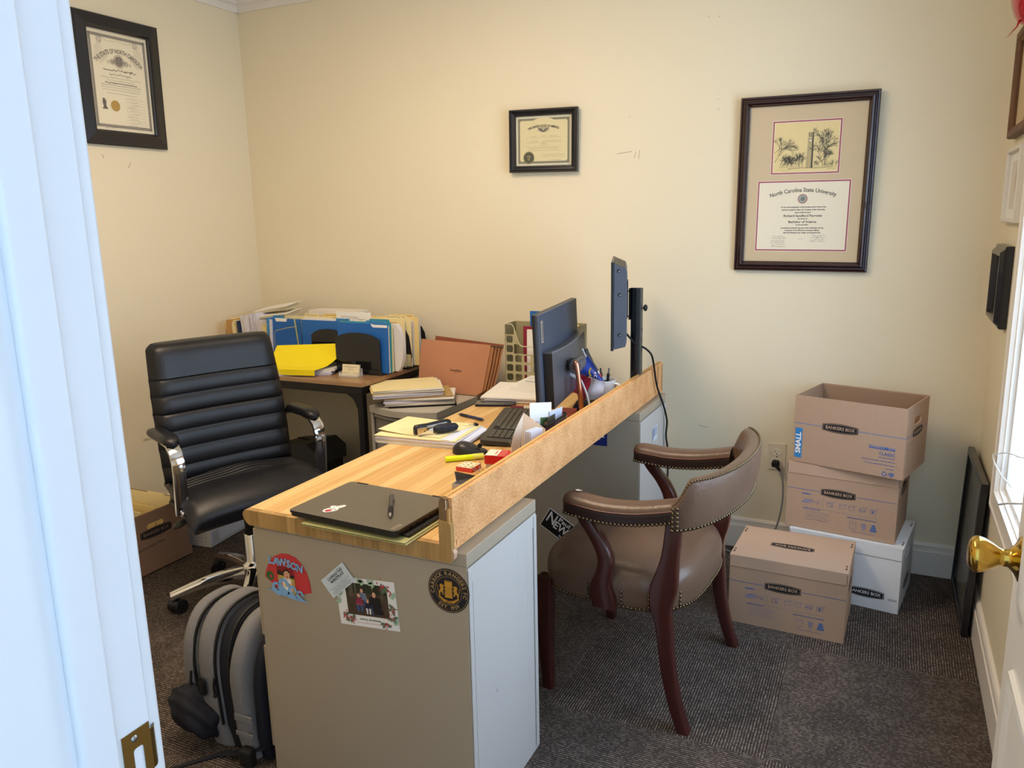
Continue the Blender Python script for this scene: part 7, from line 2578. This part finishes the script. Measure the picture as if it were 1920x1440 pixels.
mb.tube(smooth_path([(0, 0, 0), (-0.018, -0.004, 0.082), (-0.034, -0.010, 0.118), (-0.058, -0.018, 0.160), (-0.072, -0.022, 0.190), (-0.076, -0.023, 0.202)], 4), [0.004] * 8 + [0.006] * 4 + [0.009] * 5 + [0.010] * 3 + [0.006], mat('charcoal brush', '3A3B3D', 0.5), n=10, flat=(1.0, 0.6))
mb.build('handle', p)
mb = MB().cyl((-0.024, -0.012, 0.096), (-0.031, -0.014, 0.110), 0.0065, MRED, n=10)
mb.cyl((-0.031, -0.014, 0.110), (-0.035, -0.0145, 0.120), 0.006, STEEL, n=10)
mb.build('band', p)
p = thing('desk_flag', 'small North Carolina flag on a stick hanging from the mug', 'flag', (-0.921, 2.675, DZ + 0.0105))
mb = MB().tube([(0.008, 0.012, 0.002), (-0.034, -0.046, 0.150), (-0.050, -0.066, 0.206)], 0.0022, mat('pale flag stick', 'C9CBD2', 0.4), n=8)
mb.ball((-0.051, -0.067, 0.208), 0.004, MATS['pale flag stick'], n=8)
mb.build('stick', p)
FB, FR, FW = mat('flag blue satin', '1E3FA4', 0.45, var=0.06, scale=40, sheen=0.3), mat('flag red satin', 'B01838', 0.45, var=0.08, scale=40, sheen=0.3), mat('flag white satin', 'D8D8E6', 0.45, var=0.03, sheen=0.3)
# cloth corners in world space, gently rippled
def cl(x, y, z):
    return Vector((x + 0.921, y - 2.675, z - DZ - 0.0105))
A_, B_, C_, D_ = cl(-0.950, 2.605, 0.926), cl(-0.886, 2.607, 0.842), cl(-0.985, 2.612, 0.858), cl(-0.925, 2.600, 0.848)
mb = MB()
NU = 10
def cloth(P00, P10, P01, P11, m, ph):
    vs, fs = [], []
    for i in range(NU + 1):
        for j in range(NU + 1):
            u_, v_ = i / NU, j / NU
            p_ = P00.lerp(P10, u_).lerp(P01.lerp(P11, u_), v_)
            p_ = p_ + Vector((0, 0.006 * sin(5 * u_ + ph) + 0.004 * sin(7 * v_), 0.0))
            vs.append(p_)
    for i in range(NU):
        for j in range(NU):
            a = i * (NU + 1) + j
            fs.append((a, a + 1, a + NU + 2, a + NU + 1))
    mb.add([v + (Vector((0, -0.0, 0))) for v in vs], fs, m, I4, True)
blueTL, blueTR = cl(-0.953, 2.601, 0.925), cl(-0.889, 2.590, 0.846)
blueBL, blueBR = cl(-0.990, 2.592, 0.868), cl(-0.906, 2.588, 0.838)
cloth(blueTL, blueTR, cl(-0.985, 2.592, 0.858), cl(-0.886, 2.588, 0.838), FB, 0)
cloth(cl(-0.985, 2.592, 0.858), cl(-0.930, 2.590, 0.847), cl(-1.005, 2.586, 0.792), cl(-0.955, 2.584, 0.766), FR, 0)
cloth(cl(-0.930, 2.590, 0.847), cl(-0.884, 2.588, 0.838), cl(-0.955, 2.584, 0.766), cl(-0.890, 2.586, 0.778), FW, 3)
mb.build('cloth', p)
mb = MB()
Mg = T(*cl(-0.925, 2.577, 0.868)) @ FRONT
SC_ = mat('flag scroll yellow', 'C7B64A', 0.5)
mb.ring(0.012, 0.003, 0.019, 0.0245, SC_, Mg, 0.001, n=14, a0=135, a1=225)
mb.ring(0.012, -0.012, 0.0035, 0.0055, WHITEP, Mg, 0.001, n=12, a0=-40, a1=200)
star = []
for k in range(10):
    rr_ = 0.0058 if k % 2 == 0 else 0.0024
    star.append((0.012 + rr_ * sin(pi * k / 5), 0.001 + rr_ * cos(pi * k / 5)))
mb.poly(star[::-1], WHITEP, Mg, 0.001)
mb.build('emblem', p)
p = thing('hang_tag', 'black card tag with small yellow lettering standing behind the flag', 'card', (-1.00, 2.76, DZ))
Ma = R('Y', -24)
mb = MB().prism(rrect(0.062, 0.185, 0.010, 4, 0, 0.0925), -0.001, 0.001, mat('black tag card', '23231F', 0.45, var=0.2), Ma @ FRONT)
mb.scribble(0.0, 0.158, 0.036, 0.006, mat('tag yellow', 'D8C94A', 0.5), Ma @ FRONT, 0.0015, 3, 0.0018, 0.004)
mb.disc(0.018, 0.135, 0.006, WHITEP, Ma @ FRONT, 0.0015, n=12)
mb.build('card', p)
o = thing('docking_box', 'low black electronics box with cables between monitor and mug', 'electronics', (-0.925, 2.570, DZ), 12)
mb = MB().box((0, 0, 0.018), (0.12, 0.10, 0.034), BLACKP, bev=0.006)
mb.build('case', o)
mb = MB()
for k in range(3):
    mb.tube(smooth_path([(-0.05 + 0.03 * k, -0.050, 0.012), (-0.02 + 0.02 * k, -0.10, 0.010), (0.03, -0.085 - 0.006 * k, 0.006), (0.07, -0.05, 0.005), (0.084, 0.0, 0.005)], 4), 0.0026, RUBBER, n=6)
mb.build('cable', o)
# small items along the rail
o = thing('red_box', 'coral red cardboard box lying behind the copper pipe', 'box', (-0.975, 2.452, DZ), 10)
mb = MB().box((0, 0, 0.015), (0.060, 0.085, 0.030), mat('coral card', 'D8694C', 0.6, var=0.03), bev=0.001)
mb.build('box', o)
o = thing('note_card', 'cream printed card lying on the counter near the monitor base', 'card', (-0.985, 2.370, DZ + 0.022), 20)
mb = MB()
mb.box((0, 0, 0.001), (0.085, 0.052, 0.001), MANILA2, R('Y', -3))
for k in range(5):
    mb.scribble(0, 0.018 - 0.009 * k, 0.06, 0.003, GINK, R('Y', -3), 0.003, k, 0.0009)
mb.box((0, 0, -0.011), (0.06, 0.04, 0.020), RUBBER)
mb.build('card', o)
o = thing('mesh_card_cup', 'black wire mesh cup behind the rail holding photo cards', 'desk organizer', (-0.886, 2.085, DZ), 0)
g = NG('open black mesh', 0.4)
x, y, z = g.sep()
wv = g.math('MAXIMUM', g.math('SINE', g.math('MULTIPLY', g.math('ADD', y, z), 2000)), g.math('SINE', g.math('MULTIPLY', g.math('SUBTRACT', y, z), 2000)))
g.color(g.mix(0.0, '23233A', '23233A'))
g.put(g.b.inputs['Alpha'], g.math('GREATER_THAN', wv, 0.1))
MESH2 = g.m
mb = MB()
cw, cd, chh2 = 0.165, 0.060, 0.098
ol = rrect(cd, cw, 0.014, 4)
mb.loft([[(a, b, 0.002) for a, b in ol], [(a, b, chh2) for a, b in ol]], MESH2, smooth=False, caps=False)
mb.tube([(a, b, chh2) for a, b in ol], 0.0024, RUBBER, closed=True, n=6)
mb.tube([(a, b, 0.003) for a, b in ol], 0.0024, RUBBER, closed=True, n=6)
mb.box((0, 0, 0.002), (cd, cw, 0.002), RUBBER)
mb.build('basket', o)
o2 = thing('photo_card', 'white holiday photo card standing highest in the mesh cup', 'card', (-0.893, 2.045, DZ + 0.0045), 0)
Mp = R('Z', 68) @ R('X', -8) @ R('Y', 8)
mb = MB().box((0, 0, 0.073), (0.088, 0.0015, 0.146), PAPER, Mp)
Mq = Mp @ T(0, -0.001, 0.073) @ FRONT
mb.rect(0.018, 0.008, 0.042, 0.042, mat('photo foliage', '4E6A45', 0.5, var=0.5, scale=150), Mq, 0.0006)
mb.poly([(0.018, -0.012), (0.036, -0.012), (0.034, 0.012), (0.024, 0.016)], mat('photo coral', 'C2584E', 0.5), Mq, 0.0009)
mb.disc(0.020, 0.010, 0.007, SKIN, Mq, 0.001, n=12)
mb.rect(-0.024, -0.018, 0.026, 0.034, mat('photo grey green', '6C7C84', 0.5, var=0.4, scale=150), Mq, 0.0006)
mb.disc(-0.024, -0.012, 0.006, SKIN, Mq, 0.001, n=12)
mb.text('Merry', 0.010, mat('pink script', 'C8848C', 0.6), Mq, (-0.020, 0.014), 0.0008, lean=0.3) if False else mb.scribble(-0.020, 0.016, 0.030, 0.006, mat('pink script', 'C8848C', 0.6), Mq, 0.0008, 4, 0.0012, 0.004)
mb.build('card', o2)
for k, (dy, h_, m, lab) in enumerate(((0.045, 0.112, mat('blue white card', 'CBD6EE', 0.6), 'pale blue-white card at the far end of the mesh cup'), (0.015, 0.100, mat('photo dark card', '4A4A3E', 0.4, var=0.6, scale=60), 'dark snapshot card leaning inside the mesh cup'))):
    o2 = thing('photo_card', lab, 'card', (-0.880, 2.085 + dy, DZ + 0.0045))
    MB().box((0, 0, h_ / 2), (0.0016, 0.075, h_), m, R('Z', -8 + 10 * k)).build('card', o2)
o = thing('envelope', 'folded beige envelope curling up beside the keyboard', 'envelope', (-0.872, 1.905, DZ))
ENV = mat('beige envelope paper', 'DBC8B4', 0.7, var=0.03)
mb = MB()
cols = []
for k in range(10):
    t = k / 9
    cols.append([(-0.035 + 0.030 * (1 - t) - 0.020 * sin(pi * t), -0.085 + 0.10 * t ** 1.3, 0.004 + 0.0 * t), (-0.030 + 0.026 * (1 - t) - 0.02 * sin(pi * t) - 0.01 * t, -0.085 + 0.15 * t, 0.045 + 0.095 * t ** 1.4)])
mb.loft(cols, ENV, smooth=True, closed_ring=False, caps=False)
mb.add([(-0.034, 0.020, 0.004), (0.030, 0.055, 0.004), (0.028, 0.060, 0.10), (-0.042, 0.066, 0.140)], [(0, 1, 2, 3)], ENV)
mb.build('paper', o)
o = thing('index_cards', 'small white index cards standing inside the beige envelope', 'cards', (-0.866, 1.925, DZ))
mb = MB()
for k in range(5):
    mb.box((-0.006 + 0.005 * k, 0, 0.054), (0.0016, 0.055, 0.106), PAPER if k % 2 else MATS['cool white paper'], R('Z', -12))
mb.build('cards', o)
o = thing('black_clip_box', 'black card box edge standing in front of the beige envelope', 'box', (-0.895, 1.822, DZ), 0)
MB().box((0, 0, 0.024), (0.026, 0.022, 0.048), BLACKP, bev=0.003).build('box', o)
binder_clip('silver-handled binder clip standing at the near right corner of the keyboard', (-0.962, 2.00, DZ), (0, 0, rad(35)), 1.5)
binder_clip('silver-handled binder clip next to the beige envelope', (-0.930, 1.985, DZ), (0, 0, rad(60)), 1.5)

REDP = mat('glossy red plastic', 'C4101C', 0.2, var=0.05, coat=0.3)
o = thing('tape_dispenser', 'red and white boxed tape dispenser against the rail', 'tape dispenser', (-0.928, 1.838, DZ), 12)
mb = MB()
mb.box((0, 0, 0.016), (0.060, 0.055, 0.032), mat('greyed white box', 'C9B9AE', 0.5), bev=0.001)
mb.build('box', o)
mb = MB()
mb.prism([(-0.033, 0.033), (0.024, 0.033), (0.042, 0.040), (0.042, 0.048), (0.022, 0.056), (-0.033, 0.056)], -0.030, 0.030, REDP, FRONT)
mb.rect(-0.015, 0, 0.034, 0.056, mat('box white top', 'E6DCCB', 0.5), I4, 0.0566)
mb.rect(-0.006, 0, 0.003, 0.03, MRED, I4, 0.0570)
mb.build('lid', o)

o = thing('clip_box', 'small white carton of binder clips with an open dark lid', 'box', (-0.922, 1.648, DZ), 3)
mb = MB()
CBW = mat('grey white carton', 'BDB6B0', 0.6)
for s in (-1, 1):
    mb.box((s * 0.030, 0, 0.0175), (0.001, 0.052, 0.035), CBW)
    mb.box((0, s * 0.026, 0.0175), (0.060, 0.001, 0.035), CBW)
mb.box((0, 0, 0.001), (0.06, 0.052, 0.001), CBW)
mb.box((0, 0, 0.027), (0.054, 0.046, 0.010), mat('jumbled clips', '3E3C44', 0.4, var=0.9, scale=160))
mb.build('box', o)
mb = MB()
mb.add([(-0.030, -0.004, 0.036), (0.030, 0.020, 0.036), (0.020, 0.024, 0.044), (-0.034, -0.004, 0.060)], [(0, 1, 2, 3)], mat('dark lid inside', '4C4844', 0.6))
mb.build('lid', o)
binder_clip('black binder clip with long silver handles standing on the clip carton', (-0.884, 1.672, DZ + 0.036), (rad(-12), rad(-38), rad(10)), 1.7)
WIRE = mat('silver wire', 'C9CACC', 0.25, 1.0)


def paper_clip(label, x, y, a):
    o = thing('paper_clip', label, 'paper clip', (x, y, DZ), a, group='paper clips on the counter')
    mb = MB()
    mb.tube([(-0.010, 0.003, 0.001), (0.010, 0.003, 0.001), (0.014, 0, 0.001), (0.010, -0.003, 0.001), (-0.012, -0.003, 0.001), (-0.015, -0.0005, 0.001), (-0.012, 0.0018, 0.0015), (0.006, 0.0018, 0.0015)], 0.0006, WIRE, n=5)
    mb.build('wire', o)


paper_clip('silver paper clip lying between the mouse and the rail', -0.985, 1.985, 20)
paper_clip('silver paper clip half under the beige envelope', -0.905, 1.88, 80)
paper_clip('silver paper clip close to the red tape box', -0.958, 1.79, 60)

# ------------------------------------------------------------------ backpack against the cabinet
HEATH = mat('heather grey fabric', '77777B', 0.9, var=0.28, scale=420, stretch=(1, 1, 0.25), bump=0.3, bscale=500)
NAVYB = mat('navy black fabric', '0E1220', 0.8, var=0.15, scale=30)
bp_ = thing('backpack', 'open heather grey backpack on the floor leaning on the beige cabinet', 'backpack', (-1.52, 1.50, 0), 0)
ZIPB = mat('black zipper tape', '0B0C10', 0.6)


def WB(x, y, z):
    return (x + 1.52, y - 1.50, z)


def pack_prof(d_, h_, n=22):
    prof = []
    for k in range(n + 1):
        a = pi * k / n
        prof.append((d_ / 2 * math.copysign(abs(cos(a)) ** 0.75, cos(a)), h_ * (0.50 + 0.50 * sin(a) ** 0.85)))
    return [(d_ / 2 * 0.90, 0.0), (d_ / 2, h_ * 0.2)] + prof + [(-d_ / 2, h_ * 0.2), (-d_ / 2 * 0.90, 0.0)]


def pack_shell(cx, w_, d_, h_, y0, m, slump=0.10, wob=0.0):
    """rounded bag layer stacked along x; slump shears the layer towards the room"""
    mb = MB()
    prof = pack_prof(d_, h_)
    rings = []
    for t, sc in ((0, 0.84), (0.06, 0.93), (0.20, 0.985), (0.40, 1.0), (0.65, 1.0), (0.85, 0.985), (0.95, 0.94), (1.0, 0.86)):
        x = cx + w_ * (t - 0.5)
        rings.append([WB(x - slump * q[1] * (1 - q[1] * 0.9) + wob * sin(q[1] * 22 + cx * 90), y0 + q[0] * sc * (1 + wob * 4 * sin(q[1] * 30)), 0.004 + q[1] * (sc if q[1] > 0.02 else 1)) for q in prof])
    mb.loft(rings, m, smooth=True)
    return mb, prof


mb, pf = pack_shell(-1.655, 0.052, 0.275, 0.375, 1.515, HEATH, wob=0.003)
mb.build('front_panel', bp_)
mb, pf = pack_shell(-1.622, 0.036, 0.235, 0.350, 1.510, NAVYB)
mb.build('lining', bp_, label='navy lining of the open pocket')
mb, pf = pack_shell(-1.573, 0.078, 0.280, 0.388, 1.505, HEATH, wob=0.003)
mid = mb.build('middle_panel', bp_)
mb, pf = pack_shell(-1.515, 0.058, 0.250, 0.372, 1.500, NAVYB)
mb.build('main_compartment', bp_, label='open navy main compartment')
mb, pf = pack_shell(-1.462, 0.056, 0.285, 0.385, 1.495, HEATH, slump=0.06, wob=0.003)
mb.build('back_panel', bp_)
mb, pf = pack_shell(-1.418, 0.036, 0.240, 0.350, 1.490, NAVYB, slump=0.0)
mb.build('back_padding', bp_, label='black padded back')
for cx, dd, hh, yy in ((-1.634, 0.262, 0.366, 1.5125), (-1.540, 0.272, 0.382, 1.5025), (-1.487, 0.270, 0.380, 1.4975)):
    pts = [WB(cx - 0.10 * q[1] * (1 - q[1] * 0.9), yy + q[0] * 0.985, 0.004 + q[1]) for q in pack_prof(dd, hh) if q[1] > 0.03]
    MB().tube(pts, 0.0048, ZIPB, n=6).build('zipper', bp_)
for x, y, z0_ in ((-1.655, 1.374, 0.165), (-1.556, 1.362, 0.175)):
    mb = MB()
    mb.tube([WB(x, y, z0_ + 0.045), WB(x - 0.001, y - 0.004, z0_ + 0.02), WB(x, y - 0.003, z0_)], 0.0035, RUBBER, n=8)
    mb.ball(WB(x, y - 0.003, z0_ - 0.006), 0.006, RUBBER)
    mb.build('zipper_pull', bp_)
# charging port patch on the middle panel
mb = MB()
Mpt = T(*WB(-1.600, 1.3605, 0.185)) @ R('Z', -6) @ FRONT
mb.prism(rrect(0.032, 0.052, 0.012, 4), 0, 0.004, RUBBER, Mpt)
mb.prism(rrect(0.018, 0.036, 0.006, 4), 0.004, 0.006, BLACKP, Mpt)
mb.build('usb_port', bp_)
# side pocket stuffed with black cloth, straps and webbing
mb = MB()
b = bmesh.new()
bmesh.ops.create_icosphere(b, subdivisions=4, radius=1)
for v in b.verts:
    n_ = 1 + 0.10 * sin(6 * v.co.x + 3 * v.co.z) + 0.06 * sin(11 * v.co.y + 7 * v.co.z)
    v.co = Vector(WB(-1.640 + v.co.x * 0.082 * n_, 1.370 + v.co.y * 0.052 * n_, 0.098 + v.co.z * 0.062 * n_ - 0.022 * v.co.x))
mb.bm(b, NAVYB, smooth=True)
mb.build('side_pocket', bp_, label='stuffed black side pocket')
mb = MB()
for (z0_, w_) in ((0.135, 0.020), (0.088, 0.012)):
    mb.box(WB(-1.452, 1.3495, z0_), (0.060, 0.004, w_), HEATH, bev=0.0015)
mb.build('compression_strap', bp_)
mb = MB()
mb.loft([[(*p, 0.0)[:2] + (p[2],), (p[0] + 0.004, p[1] + 0.026, p[2] + 0.001), (p[0] + 0.004, p[1] + 0.026, p[2] + 0.004), (p[0], p[1], p[2] + 0.003)] for p in [WB(-1.40, 1.36, 0.05), WB(-1.47, 1.345, 0.022), WB(-1.545, 1.335, 0.004), WB(-1.60, 1.27, 0.001), WB(-1.66, 1.18, 0.001), WB(-1.72, 1.08, 0.001)]], NAVYB, smooth=False)
mb.build('webbing_strap', bp_, label='black webbing strap on the carpet')
mb = MB().box(WB(-1.445, 1.345, 0.028), (0.040, 0.030, 0.050), RUBBER, bev=0.008)
mb.build('strap_buckle', bp_)
mb = MB()
mb.tube(smooth_path([WB(-1.69, 1.56, 0.30), WB(-1.715, 1.53, 0.22), WB(-1.700, 1.49, 0.13), WB(-1.68, 1.46, 0.09)], 5), 0.014, HEATH, n=8, flat=(1.0, 0.35))
mb.build('shoulder_strap', bp_)
